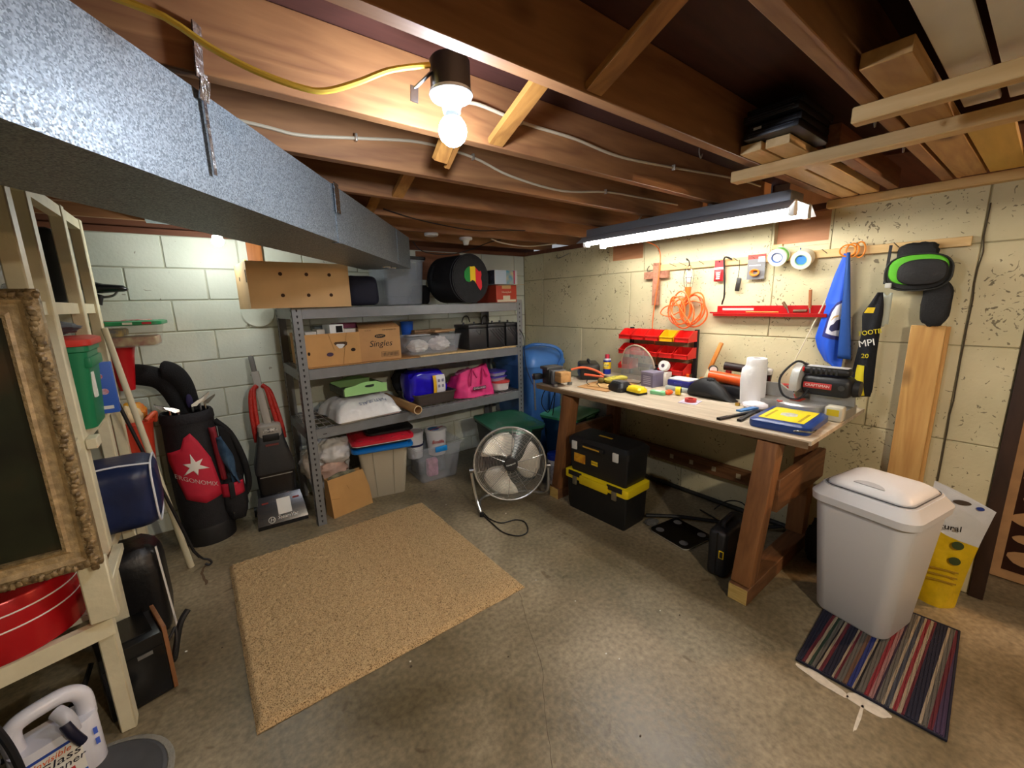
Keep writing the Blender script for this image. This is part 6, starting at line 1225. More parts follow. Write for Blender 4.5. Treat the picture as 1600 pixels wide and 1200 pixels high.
mb = MB(); mb.prism([(-0.15, 0.03), (-0.12, 0.05), (-0.12, 0.02)], 0, 0.006, axes((0, 0, 0), (1,0,0), (0,1,0)) @ Matrix.Translation((-0.03, 0.02, 0.061))); mb.build('pointer', mat('#d84a3a', 0.4), saw)
MB().box(-0.08, -0.0, -0.02, 0.03, 0.061, 0.063).build('kerf_plate', mat('#d84a3a', 0.5), saw)
MB().lathe([(0.095, -0.003), (0.095, 0.003)], 40, axes((0.0, 0.015, 0.155), (1, 0, 0), (0, 0, 1))).build('blade', mat('#cfcfcf', 0.2, 1.0), saw)
mb = MB(); mb.loft([[(x*k, d, 0.155+z*k) for x, z in [(0.108*math.cos(a), 0.108*math.sin(a)) for a in [math.radians(-20+220*i/20) for i in range(21)]]+[(-0.06, -0.03), (0.06, -0.03)]] for d, k in ((-0.005, 0.97), (-0.003, 1.0), (0.032, 1.0), (0.035, 0.97))]); mb.build('blade_guard', mat('#cfd2cf', 0.25, alpha=0.75), saw)
MB().bar((0.07, 0.0, 0.05), (0.06, 0.0, 0.20), 0.05, 0.06, (1,0,0), 0.01).build('arm', SG, saw)
SB = mat('#1a1a1c', 0.45)
MB().box(-0.065, 0.06, -0.225, -0.006, 0.10, 0.205, None, 0.03, 3).build('motor', SB, saw); MB().cyl((0, -0.225, 0.15), (0, -0.25, 0.15), 0.045, 0.04, 20).build('motor_cap', SB, saw)
MB().box(-0.05, 0.02, -0.21, 0.0, 0.21, 0.25, None, 0.018, 3).build('handle', SB, saw)
for k in range(6): MB().box(-0.0525, -0.05, -0.16+k*0.022, -0.15+k*0.022, 0.215, 0.245).build('grip_rib', mat('#2c2c2f', 0.5), saw)
MB().box(-0.055, -0.035, -0.012, 0.012, 0.222, 0.246, None, 0.004).build('trigger_lock', mat('#d42a2a', 0.35), saw); MB().box(-0.045, 0.01, -0.2, -0.02, 0.2505, 0.254).build('handle_strip', mat('#c8c8c6', 0.4), saw)
MB().box(-0.067, -0.065, -0.145, -0.02, 0.14, 0.17, None, 0.001).build('nameplate', mat('#c43a3a', 0.4), saw); text('CRAFTSMAN', 0.019, LABELW, saw, WEST((-0.0675, -0.0825, 0.155)))
MB().disc((-0.0655, -0.185, 0.155), 0.014, (-1, 0, 0), 0.002, 16).build('brush_cap', mat('#3a3a3c', 0.4), saw)
MB().tube([(-0.03, -0.02, 0.255), (-0.05, 0.03, 0.27), (-0.09, 0.085, 0.18), (-0.10, 0.06, 0.09), (-0.09, -0.01, 0.075), (-0.075, -0.05, 0.13)], 0.006, 8, smooth=6).build('cord', RUBBER, saw)
# blue and yellow case
t = thing('tool_set_case', 'blue zip case with yellow label at the front corner of the workbench', 'case', (-0.622, -2.795, Z), 3)
MB().tub([(0.33, 0.25, 0.03, 0), (0.335, 0.26, 0.035, 0.008), (0.335, 0.26, 0.035, 0.034), (0.31, 0.23, 0.03, 0.044)], 5).build('case', mat('#1c3f86', 0.3, var=0.08, scale=8), t)
MB().box(-0.13, 0.13, -0.095, 0.095, 0.0442, 0.0455, None, 0.0005).build('label', mat('#f0dc1c', 0.45), t)
mb = MB(); mb.prism([(0.045*math.cos(math.radians(60*i+10)), 0.04*math.sin(math.radians(60*i+10))) for i in range(6)], 0.0456, 0.0465); mb.build('hexagon_print', mat('#aab0a8', 0.4, col2='#d8dcd8', scale=40), t)
for y in (0.07, -0.07): MB().box(-0.11, 0.06, y-0.006, y+0.006, 0.0456, 0.0462).build('print_line', mat('#b59c1a', 0.5), t)
MB().tube([(-0.174, -0.07, 0.018), (-0.178, -0.09, 0.022), (-0.15, -0.134, 0.02), (-0.09, -0.136, 0.018)], 0.004, 6, smooth=5).build('zipper', CHROME, t)
for i, (p0, p1, wd, cc, lab) in enumerate((((-0.81, -2.54, Z+0.006), (-0.50, -2.61, Z+0.006), 0.018, '#141416', 'long black steel square at the front of the workbench'), ((-0.76, -2.62, Z+0.006), (-0.52, -2.60, Z+0.0065), 0.016, '#1c1c20', 'shorter black square beside the blue case'))):
    t = thing('steel_square', lab, 'square', (0,0,0)); MB().bar(p0, p1, wd, 0.01).build('blade', mat(cc, 0.4, 0.4), t); MB().bar(p0, Vector(p0).lerp(Vector(p1), 0.25), wd*1.3, 0.0115).build('stock', BLACK, t)
plain(MB().bar((-0.62, -2.555, Z+0.017), (-0.42, -2.60, Z+0.017), 0.03, 0.009), 'blue_level', mat('#3f7fc0', 0.4), 'light blue torpedo level lying on the black squares', 'level')
plain(MB().blob((0, 0, 0.02), (0.11, 0.13, 0.042), 141, 0.15, 3), 'tissue_pack', mat('#e6dfe4', 0.6), 'crumpled white and pink paper beside the miter saw', 'paper', (-0.44, -2.565, Z))

# ------------------------------------------------------------------ parts bins on the wall
rk = thing('bin_rack', 'black rack holding three rows of small red parts bins', 'rack', (-0.035, -1.665, 0.885))
RKM = mat('#202226', 0.5, 0.3)
for y in (-0.315, 0.24): MB().box(-0.012, 0.012, y-0.012, y+0.012, 0, 0.385).build('upright', RKM, rk)
for z in (0.065, 0.20, 0.325): MB().box(-0.010, 0.006, -0.315, 0.25, z, z+0.03).build('rail', RKM, rk)
def pbin(y, z, col, lab, x=-0.05):
    t = thing('parts_bin', lab, 'parts bin', (x, y, z), 0, 'small parts bins on the wall rack')
    m = mat(col, 0.4); a = 0.054
    mb = MB()
    mb.box(-0.12, 0, -a, a, 0, 0.003); mb.box(-0.003, 0, -a, a, 0.003, 0.075); mb.box(-0.12, -0.116, -a, a, 0.003, 0.028)
    for s in (-1, 1):
        y0 = s*a; mb.loft([[(-0.12, y0, 0.003), (0, y0, 0.003), (0, y0, 0.078), (-0.05, y0, 0.078), (-0.085, y0, 0.055), (-0.12, y0, 0.03)], [(-0.12, y0-s*0.003, 0.003), (0, y0-s*0.003, 0.003), (0, y0-s*0.003, 0.078), (-0.05, y0-s*0.003, 0.078), (-0.085, y0-s*0.003, 0.055), (-0.12, y0-s*0.003, 0.03)]])
    mb.build('bin', m, t)
    MB().box(-0.126, -0.116, -a, a, 0.027, 0.035, None, 0.002).build('front_lip', m, t)
    return t
ordn = ['leftmost', 'second', 'third', 'fourth', 'rightmost']
for c in range(5):
    y = -1.45-0.122*c
    col = '#d8201c' if c != 3 else '#f0b414'
    lb = ('yellow parts bin, the only yellow one on the wall rack' if c == 3 else 'red parts bin in the top row of the wall rack, %s' % ordn[c])
    pbin(y, 1.185, col, lb)
for c in range(5): pbin(-1.45-0.122*c, 1.065, '#d8201c', 'red parts bin in the middle row of the wall rack, %s' % ordn[c])
for c in (0, 1, 3, 4):
    if c == 1: continue
    pbin(-1.45-0.122*c+(0.03 if c == 4 else 0), 0.945, '#d8201c', 'red parts bin in the bottom row of the wall rack, %s' % ('leftmost' if c == 0 else ('behind the white tape roll' if c == 3 else 'rightmost')))
t = thing('tape_roll', 'small white roll of tape standing in front of the bottom red bin', 'tape', (-0.205, -1.79, 0.985), 0)
# face shield
t2 = thing('face_shield', 'clear curved face shield leaning in front of the parts bins', 'face shield', (-0.20, -1.62, Z), 0)
def arc(u, r=0.145): a = math.radians(0+180*u); return (0.0, r*math.cos(a), 0.16+r*0.85*math.sin(a))
mb = MB(); mb.grid(lambda u, v: (-0.02-0.05*math.sin(u*PI)*(1-0.3*v), 0.145*math.cos(PI*u), 0.012+(0.10+0.165*math.sin(u*PI))*v), 25, 8); mb.build('visor', mat('#b9b8b2', 0.1, alpha=0.28), t2, solid=0.002)
mb = MB(); mb.tube([(-0.02-0.05*math.sin(u*PI)*0.7, 0.147*math.cos(PI*u), 0.015+(0.10+0.165*math.sin(u*PI))) for u in [i/24 for i in range(25)]], 0.006, 6); mb.build('visor_rim', mat('#b9a993', 0.4), t2)
mb = MB(); mb.bar((-0.02, -0.147, 0.11), (-0.02, -0.147, 0.0), 0.012, 0.012); mb.bar((-0.02, 0.147, 0.11), (-0.02, 0.147, 0.0), 0.012, 0.012); mb.build('side_edge', mat('#a89a88', 0.4), t2)
t.location = (-0.215, -1.845, 1.012)
MB().lathe([(0.014, -0.02), (0.036, -0.02), (0.038, -0.017), (0.038, 0.017), (0.036, 0.02), (0.014, 0.02)], 24, axes((0,0,0), (0,-1,0), (0.25,0,1)), False, False).build('roll', mat('#e6e2dc', 0.6), t); MB().lathe([(0.014, -0.019), (0.014, 0.019)], 18, axes((0,0,0), (0,-1,0), (0.25,0,1)), True, True).build('core', mat('#4a3a48', 0.6), t)
plain(MB().box(-0.04, 0.04, -0.04, 0.04, 0, 0.098, None, 0.004), 'white_box', mat('#d8d2c6', 0.6), 'small pale box under the white tape roll', 'box', (-0.215, -1.845, Z))
# ------------------------------------------------------------------ hung on the right wall
HOOKM = mat('#6b6458', 0.4, 0.7)
rail = thing('hanging_rail', 'long narrow pine rail with nails screwed high on the cream wall', 'rail', (0, 0, 0))
MB().box(-0.021, -0.001, -3.25, -1.60, 1.700, 1.744, None, 0.002, 1).build('board', PINE, rail)
for y, l in ((-1.78, 0.07), (-1.86, 0.08), (-1.99, 0.05), (-2.22, 0.05), (-2.33, 0.05), (-2.70, 0.05), (-3.0, 0.05)):
    MB().cyl((-0.02, y, 1.722), (-0.02-l, y+0.012, 1.742), 0.002, seg=6).build('nail', HOOKM, rail)
MB().tube([(-0.002, -1.54, 1.745), (-0.02, -1.535, 1.72), (-0.03, -1.55, 1.70), (-0.02, -1.575, 1.71)], 0.003, 6, smooth=5).build('hook', HOOKM, rail)
t = thing('wall_cross', 'small reddish brick patterned cross hanging below the rail', 'cross', (-0.026, -1.625, 1.60), 0)
RST = mat('#8a5842', 0.7, col2='#ad7a60', scale=30, bump=0.5, bscale=60)
poly = [(-0.026,-0.155),(0.026,-0.155),(0.026,0.045),(0.10,0.045),(0.10,0.098),(0.026,0.098),(0.026,0.16),(-0.026,0.16),(-0.026,0.098),(-0.105,0.098),(-0.105,0.045),(-0.026,0.045)]
MB().prism(poly, 0, 0.024, WEST((0.012, 0, 0))).build('cross', RST, t)
MB().box(-0.0135, -0.012, -0.02, 0.02, -0.03, 0.14).build('inner_panel', mat('#b5765c', 0.7, var=0.2, scale=50), t)
plain(MB().tube([(-0.42,-1.62,1.925),(-0.22,-1.655,1.90),(-0.075,-1.668,1.85),(-0.055,-1.665,1.70),(-0.05,-1.64,1.50),(-0.035,-1.615,1.36),(-0.03,-1.61,1.26),(-0.02,-1.63,1.15),(-0.015,-1.66,0.95)], 0.004, 8, smooth=6), 'extension_lead', mat('#e8702c', 0.45), 'orange cord running down the wall past the cross from the shop light', 'cord')
t = thing('trouble_light', 'orange corded inspection lamp with wire cage hanging from the rail', 'lamp', (-0.075, -1.915, 1.735), 0)
OC = mat('#ee6c28', 0.4)
MB().tube([(0.02, 0.03, 0.02), (-0.01, 0.02, 0.03), (-0.01, 0.0, 0.01), (0, 0.0, -0.02)], 0.004, 6, smooth=5).build('hook', RUBBER, t)
mb = MB()
for k in range(6):
    a = 2*PI*k/6; mb.tube([(0.008*math.cos(a), 0.008*math.sin(a), -0.015), (0.028*math.cos(a), 0.028*math.sin(a), -0.05), (0.032*math.cos(a), 0.032*math.sin(a), -0.10), (0.025*math.cos(a), 0.025*math.sin(a), -0.165)], 0.0018, 5, smooth=4)
for z, r in ((-0.05, 0.028), (-0.10, 0.032), (-0.14, 0.029)): mb.tube([(r*math.cos(2*PI*i/20), r*math.sin(2*PI*i/20), z) for i in range(20)], 0.0018, 5, closed=True)
mb.build('wire_cage', CHROME, t); MB().sphere((0, 0, -0.10), 0.022, sc3=(1,1,1.8)).build('lamp_globe', mat('#e8e4da', 0.3), t)
MB().cyl((0, 0, -0.165), (0, 0, -0.235), 0.022, 0.017, 14).build('handle', OC, t)
mb = MB()
rr = random.Random(3)
for k in range(8):
    cy, cz = rr.uniform(-0.05, 0.07), -0.335+rr.uniform(-0.02, 0.03); ry, rz2 = rr.uniform(0.05, 0.10), rr.uniform(0.08, 0.125); tl = rr.uniform(-0.6, 0.6); xx = 0.035-0.009*k
    pts = []
    for i in range(24):
        a = 2*PI*i/24; u, v = ry*math.cos(a), rz2*math.sin(a); pts.append((xx+0.006*math.sin(a*2+k), cy+u*math.cos(tl)-v*math.sin(tl), cz+u*math.sin(tl)+v*math.cos(tl)))
    mb.tube(pts, 0.0055, 6, closed=True)
mb.tube([(0, 0, -0.23), (-0.01, -0.02, -0.27), (-0.02, 0.06, -0.29), (-0.03, 0.15, -0.30), (-0.03, 0.19, -0.35), (-0.02, 0.12, -0.37), (-0.02, 0.03, -0.33)], 0.0045, 6, smooth=6); mb.tube([(-0.04, 0.09, -0.24), (-0.05, 0.02, -0.32), (-0.05, -0.06, -0.42)], 0.005, 6, smooth=5)
mb.build('coiled_cord', OC, t)
def pkg(nm, lab, y0, y1, z0, z1, base, extra):
    t = thing(nm, lab, 'package', (-0.03, (y0+y1)/2, z0), 0); h = z1-z0; wd = (y1-y0)/2
    MB().box(-0.003, 0, -wd, wd, 0, h, None, 0.001, 1).build('card', mat(base, 0.5), t); extra(t, wd, h); return t
def e1(t, wd, h):
    MB().box(-0.012, -0.003, -wd*0.7, wd*0.7, h*0.05, h*0.5, None, 0.003).build('blister', mat('#b8222a', 0.3), t); MB().box(-0.0045, -0.003, -wd, wd, h*0.56, h*0.66).build('white_band', LABELW, t)
    for k in range(4): MB().box(-0.013, -0.012, -wd*0.4, wd*0.4, h*(0.10+0.09*k), h*(0.15+0.09*k)).build('print_line', LABELW, t)
    MB().disc((-0.003, 0, h*0.93), 0.005, (-1,0,0), 0.001, 10).build('hang_hole', DARKHOLE, t)
pkg('tool_package', 'narrow red and white carded package hanging from the rail', -2.135, -2.072, 1.60, 1.738, '#c2242c', e1)
def e2(t, wd, h):
    MB().box(-0.0045, -0.003, -wd, wd, h*0.82, h).build('red_band', mat('#c8362c', 0.5), t); MB().box(-0.005, -0.003, -wd*0.9, -wd*0.2, h*0.70, h*0.90).build('white_print', LABELW, t); MB().box(-0.0045, -0.003, wd*-0.5, wd*0.8, h*0.55, h*0.58).build('print_line', LABELW, t)
    mb = MB()
    for k in range(4): mb.tube([(-0.010-0.004*k, (0.018+0.003*k)*math.cos(2*PI*i/16), h*0.27+(0.016+0.003*(k % 2))*math.sin(2*PI*i/16)) for i in range(16)], 0.004, 6, closed=True)
    mb.build('orange_rope', mat('#f0801e', 0.45), t)
pkg('rope_package', 'grey carded package with coiled orange rope hanging from the rail', -2.39, -2.285, 1.60, 1.752, '#77777a', e2)
plain(MB().tube([(-0.045,-2.19,1.735),(-0.06,-2.16,1.752),(-0.05,-2.142,1.745),(-0.045,-2.14,1.72),(-0.04,-2.15,1.60),(-0.04,-2.155,1.50),(-0.035,-2.145,1.465),(-0.02,-2.135,1.447)], 0.0055, 8, smooth=6), 'pry_bar', mat('#3c3a38', 0.4, 0.6), 'thin dark bent pry bar hanging from the rail', 'pry bar')
t = thing('bottle_opener', 'small black tool hanging on a cord below the rail', 'opener', (-0.03, -2.23, 1.53)); MB().box(-0.006, 0.006, -0.014, 0.014, 0, 0.085, rot(6,0,0), 0.004).build('body', mat('#2b2724', 0.4), t); MB().tube([(0, 0, 0.083), (0, -0.005, 0.14), (0.0, 0.0, 0.20)], 0.002, 6).build('cord', RUBBER, t)
def roll(lab, y, z, r, wd, outer, inner, core, stripe=None):
    t = thing('tape_roll', lab, 'tape', (-0.07, y, z), 0); M = axes((0,0,0), (0,-1,0), (-0.35,0,1))
    MB().lathe([(r*0.62, -wd/2), (r, -wd/2), (r, wd/2), (r*0.62, wd/2), (r*0.62, -wd/2)], 32, M, False, False).build('tape', mat(outer, 0.5), t); MB().lathe([(r*0.62, -wd/2-0.001), (r*0.55, -wd/2), (r*0.55, wd/2), (r*0.62, wd/2+0.001)], 32, M, False, False).build('core', mat(inner, 0.5), t)
    MB().lathe([(r*0.5, wd/2-0.02), (r*0.5, wd/2-0.008)], 24, M).build('core_fill', mat(core, 0.5), t)
    if stripe: MB().lathe([(r*1.003, -0.012), (r*1.003, 0.012)], 32, M, False, False).build('band', mat(stripe, 0.5), t)
    return t
roll('green and white roll of tape hanging from the rail', -2.475, 1.725, 0.05, 0.06, '#dfe8dc', '#5a78b8', '#b9bcc0', '#6cc24a'); roll('cream roll of tape with blue core hanging lower from the rail', -2.60, 1.700, 0.052, 0.06, '#e4dcc4', '#9cc8a0', '#3f7fd0')
plain(MB().tube([(-0.02,-2.575,1.735),(-0.06,-2.58,1.76),(-0.10,-2.60,1.71)], 0.003, 6, smooth=5), 'wire_hook', mat('#2e4fa0', 0.4), 'blue wire hook holding the cream tape roll', 'hook')
plain(MB().box(-0.02, -0.001, -2.47, -2.41, 1.775, 1.80, None, 0.003), 'wood_scrap', PINE, 'small wood scrap on the wall above the green tape roll', 'wood')
# red tray
t = thing('magnetic_tray', 'long red metal tool tray mounted on the cream wall', 'tray', (-0.001, -2.415, 1.375), 0)
RT = mat('#c2181c', 0.35, 0.2)
mb = MB(); pr = [(0, 0.06), (-0.006, 0.06), (-0.006, 0.012), (-0.055, 0.004), (-0.06, 0.014), (-0.066, 0.012), (-0.06, -0.006), (0, 0.0)]
mb.loft([[(x, y, z) for x, z in pr] for y in (-0.33, 0.315)]); mb.build('tray', RT, t); MB().box(-0.05, -0.008, 0.25, 0.345, 0.012, 0.02).build('tray_end', RT, t); MB().box(-0.0075, -0.006, 0.08, 0.28, 0.03, 0.045).build('white_print', mat('#e2b8b4', 0.4), t)
for y0, y1, z1, m, lab in ((-2.545, -2.51, 1.455, mat('#7a5638', 0.6), 'short wooden handled chisel leaning in the red tray'), (-2.655, -2.645, 1.525, mat('#a8683e', 0.5), 'tall wooden handled screwdriver standing in the red tray')):
    t = thing('chisel', lab, 'chisel', (0,0,0)); MB().cyl((-0.035, y0, 1.392), (-0.035, (y0*2+y1)/3, 1.42), 0.004, seg=8).build('blade', STEEL, t); MB().cyl((-0.035, (y0*2+y1)/3, 1.42), (-0.035, y1, z1), 0.008, 0.009, 10).build('handle', m, t)
plain(MB().cyl((-0.035, -2.57, 1.402), (-0.035, -2.64, 1.404), 0.010, 0.009), 'hand_file', mat('#6e4a34', 0.6), 'brown file handle lying in the red tray', 'file')
plain(MB().cyl((-0.035, -2.30, 1.396), (-0.035, -2.49, 1.396), 0.004, seg=8), 'pencil', mat('#d8923a', 0.5), 'orange pencil lying in the red tray', 'pencil')
plain(MB().cyl((-0.03, -2.755, 1.56), (-0.07, -2.60, 1.06), 0.0035, seg=8), 'white_rod', mat('#e6dcc4', 0.5), 'thin white rod slanting down the wall behind the miter saw', 'rod')
# blue flag
t = thing('blue_flag', 'bright blue flag with a white crest hanging folded from the rail', 'flag', (-0.045, 0, 0))
FB = mat('#1f5ce0', 0.6, var=0.05, scale=6)
ctl = [(1.712, -2.785, -2.812), (1.60, -2.755, -2.822), (1.46, -2.728, -2.832), (1.43, -2.735, -2.835), (1.34, -2.715, -2.84), (1.25, -2.698, -2.845), (1.19, -2.715, -2.845), (1.12, -2.755, -2.842), (1.083, -2.815, -2.84)]
def flagf(u, v):
    k = v*(len(ctl)-1); i = min(len(ctl)-2, int(k)); f = k-i
    z = ctl[i][0]+(ctl[i+1][0]-ctl[i][0])*f; a = ctl[i][1]+(ctl[i+1][1]-ctl[i][1])*f; b2 = ctl[i][2]+(ctl[i+1][2]-ctl[i][2])*f
    return (-0.03*math.sin(u*PI)*min(1, v*3)-0.010*math.sin(u*9+v*5)*min(1, v*2), a+(b2-a)*u, z)
mb = MB(); mb.grid(flagf, 22, 40); mb.build('cloth', FB, t, solid=0.002, angle=80)
mb = MB(); mb.grid(lambda u, v: (-0.040-0.008*math.sin(u*PI)-0.012*v, -2.806-0.022*v-(0.014+0.046*v)*u, 1.712-0.565*v), 8, 24); mb.build('fold', mat('#174a96', 0.6, var=0.06, scale=6), t, solid=0.003, angle=80)
def onflag(y, z):
    k = 0
    for i in range(len(ctl)-1):
        if ctl[i][0] >= z >= ctl[i+1][0]: k = (i+(ctl[i][0]-z)/(ctl[i][0]-ctl[i+1][0]))/(len(ctl)-1)
    j = k*(len(ctl)-1); i = min(len(ctl)-2, int(j)); f = j-i; a = ctl[i][1]+(ctl[i+1][1]-ctl[i][1])*f; b2 = ctl[i][2]+(ctl[i+1][2]-ctl[i][2])*f
    u = max(0, min(1, (y-a)/(b2-a))); return flagf(u, k)
def patch(poly, off, nm, m, n=10):
    ys = [p[0] for p in poly]; cy = sum(ys)/len(ys); cz = sum(p[1] for p in poly)/len(poly); vs = []; fs = []; D = 0; dense = []
    for i in range(len(poly)):
        a, b2 = poly[i], poly[(i+1) % len(poly)]
        for q in range(6): dense.append((a[0]+(b2[0]-a[0])*q/6, a[1]+(b2[1]-a[1])*q/6))
    D = len(dense)
    for j in range(n+1):
        for y, z in dense:
            p = onflag(cy+(y-cy)*j/n, cz+(z-cz)*j/n); vs.append((p[0]-off, p[1], p[2]))
    for j in range(n):
        for i in range(D): fs.append([j*D+i, j*D+(i+1) % D, (j+1)*D+(i+1) % D, (j+1)*D+i])
    MB().add(vs, fs).build(nm, m, t, angle=80)
patch([(-2.813,1.465),(-2.79,1.45),(-2.765,1.415),(-2.748,1.36),(-2.738,1.29),(-2.735,1.262),(-2.813,1.243)], 0.003, 'crest_border', mat('#262a78', 0.6))
patch([(-2.813,1.45),(-2.79,1.432),(-2.772,1.40),(-2.76,1.35),(-2.752,1.283),(-2.813,1.265)], 0.005, 'crest_panel', mat('#d9dcec', 0.6))
patch([(-2.813,1.36),(-2.80,1.355),(-2.79,1.335),(-2.775,1.325),(-2.77,1.305),(-2.785,1.292),(-2.80,1.298),(-2.813,1.30)], 0.007, 'crest_bird', mat('#2a2d5c', 0.6), 4)
patch([(-2.806,1.385),(-2.785,1.375),(-2.772,1.35),(-2.776,1.352),(-2.788,1.367),(-2.806,1.375)], 0.007, 'crest_gold', mat('#c9a46a', 0.6), 4)
t3 = thing('cord_loop', 'orange cord loops hung on the rail above the blue flag', 'cord', (-0.05, -2.80, 1.725)); mb = MB()
for k, (ry, rz2, dy) in enumerate(((0.035, 0.03, 0.0), (0.028, 0.035, -0.02), (0.022, 0.04, -0.05))): mb.tube([(0.006*k, dy+ry*math.cos(2*PI*i/20), rz2*math.sin(2*PI*i/20)) for i in range(20)], 0.004, 6, closed=True)
mb.build('loops', mat('#e88a20', 0.45), t3)
# scarf
t = thing('fan_scarf', 'black scarf with white and yellow lettering hanging beside the saw', 'scarf', (-0.07, 0, 0))
sctl = [(1.50, -2.955, -2.975), (1.44, -2.93, -2.985), (1.39, -2.905, -2.988), (1.30, -2.915, -2.985), (1.18, -2.905, -2.985), (1.08, -2.895, -2.988), (0.99, -2.895, -2.99), (0.95, -2.91, -2.985)]
def scf(u, v, off=0.0):
    k = v*(len(sctl)-1); i = min(len(sctl)-2, int(k)); f = k-i
    z = sctl[i][0]+(sctl[i+1][0]-sctl[i][0])*f; a = sctl[i][1]+(sctl[i+1][1]-sctl[i][1])*f; b2 = sctl[i][2]+(sctl[i+1][2]-sctl[i][2])*f
    return (-0.018*math.sin(u*PI)-0.006*math.sin(u*8+v*4)-off, a+(b2-a)*u, z)
SCB = mat('#12141c', 0.85, bump=0.3, bscale=200)
mb = MB(); mb.grid(scf, 14, 34); mb.build('scarf', SCB, t, solid=0.004, angle=80)
mb = MB(); mb.grid(lambda u, v: scf(0.18+0.55*u*(0.7+0.3*v), 0.66+0.32*v, 0.004), 10, 12); mb.build('yellow_panel', mat('#d9c81e', 0.85), t, angle=80)
mb = MB(); mb.grid(lambda u, v: scf(0.05+0.5*u, 0.19+0.08*v, 0.004), 6, 6); mb.build('yellow_panel', mat('#d9b81e', 0.85), t, angle=80)
text('FOOTB', 0.034, mat('#d9c81e', 0.8), t, axes((-0.028, -2.952, 1.295), (0, -1, 0.22), (0, 0, 1)), wide=0.85, ext=0.0015); text('MPI', 0.05, LABELW, t, axes((-0.03, -2.945, 1.238), (0, -1, 0.25), (0, 0, 1)), ext=0.0015, wide=0.9); text('20', 0.032, mat('#d9c81e', 0.8), t, axes((-0.028, -2.945, 1.17), (0, -1, 0.05), (0, 0, 1)), ext=0.0015)
plain(MB().grid(lambda u, v: (-0.045-0.01*math.sin(u*3), -2.965-0.045*u, 1.49-0.16*v+0.01*math.sin(u*9)), 6, 10), 'plastic_sleeve', mat('#c9d2c8', 0.25, alpha=0.6), 'clear plastic sleeve hanging behind the black scarf', 'sleeve', solid=0.002)
# fanny pack
t = thing('waist_pack', 'black and lime green waist pack hanging at the end of the rail', 'bag', (-0.065, -3.095, 1.59), 0)
FPM = mat('#141416', 0.75, bump=0.25, bscale=120)
def pk2(a, k=1.0): return (0.118*k*math.copysign(abs(math.cos(a))**0.75, math.cos(a)), 0.085*k*math.copysign(abs(math.sin(a))**0.75, math.sin(a)))
mb = MB(); mb.loft([[(dx, -pk2(2*PI*i/32, k)[0], pk2(2*PI*i/32, k)[1]) for i in range(32)] for dx, k in ((0.05, 0.9), (0.03, 1.0), (-0.02, 1.0), (-0.035, 0.93))]); mb.build('pack', FPM, t)
mb = MB(); mb.loft([[(dx, 0.0-pk2(2*PI*i/32, k)[0]*0.93, 0.012+pk2(2*PI*i/32, k)[1]*0.86) for i in range(32)] for dx, k in ((-0.034, 0.97), (-0.043, 0.93), (-0.046, 0.8))]); mb.build('green_panel', mat('#5fc424', 0.6), t)
mb = MB(); mb.loft([[(dx, -0.018-pk2(2*PI*i/32, k)[0]*0.76, 0.0+pk2(2*PI*i/32, k)[1]*0.72) for i in range(32)] for dx, k in ((-0.044, 1.0), (-0.058, 0.93), (-0.064, 0.75))]); mb.build('front_pocket', mat('#222224', 0.7, var=0.25, scale=12, bump=0.2, bscale=120), t)
MB().tube([(-0.03, -pk2(2*PI*i/32, 1.0)[0]*1.01, pk2(2*PI*i/32, 1.0)[1]*1.01) for i in range(32)], 0.004, 6, closed=True).build('piping', mat('#2e2f2e', 0.6), t)
MB().blob((0.01, 0.015, 0.085), (0.045, 0.15, 0.115), 161, 0.15, 2, flat=False, sq=0.75).build('strap_pad', FPM, t)
MB().blob((0.0, -0.08, -0.15), (0.04, 0.105, 0.21), 163, 0.12, 2, flat=False, sq=0.65).build('hip_strap', FPM, t)
MB().bar((-0.01, 0.115, 0.14), (-0.01, 0.118, -0.05), 0.012, 0.004, (1,0,0)).build('webbing', RUBBER, t); MB().box(-0.045, -0.03, 0.085, 0.11, -0.07, -0.045, None, 0.004).build('logo_tag', mat('#d0d0cc', 0.5), t)
# leaning boards
t = thing('oak_plank', 'tall pale oak floor plank standing against the cream wall', 'plank', (-0.045, -3.16, 0)); MB().box(-0.012, 0.008, -0.062, 0.062, 0, 1.335, None, 0.002, 1).build('plank', PINEZ, t)
plain(MB().box(-0.012, 0.012, -0.03, 0.012, 0, 1.33, None, 0.002, 1), 'oak_plank', PINEZ, 'second oak floor plank behind, only its edge showing', 'plank', (-0.022, -3.205, 0))

plain(MB().tube([(-0.62,-1.11,0.84),(-0.72,-1.10,0.78),(-0.74,-1.09,0.68),(-0.68,-1.10,0.60),(-0.64,-1.11,0.70),(-0.60,-1.10,0.76),(-0.62,-1.10,0.62),(-0.62,-1.09,0.56)], 0.004, 6, smooth=6), 'loose_cable', RUBBER, 'black cable dangling below the left end of the workbench', 'cable')
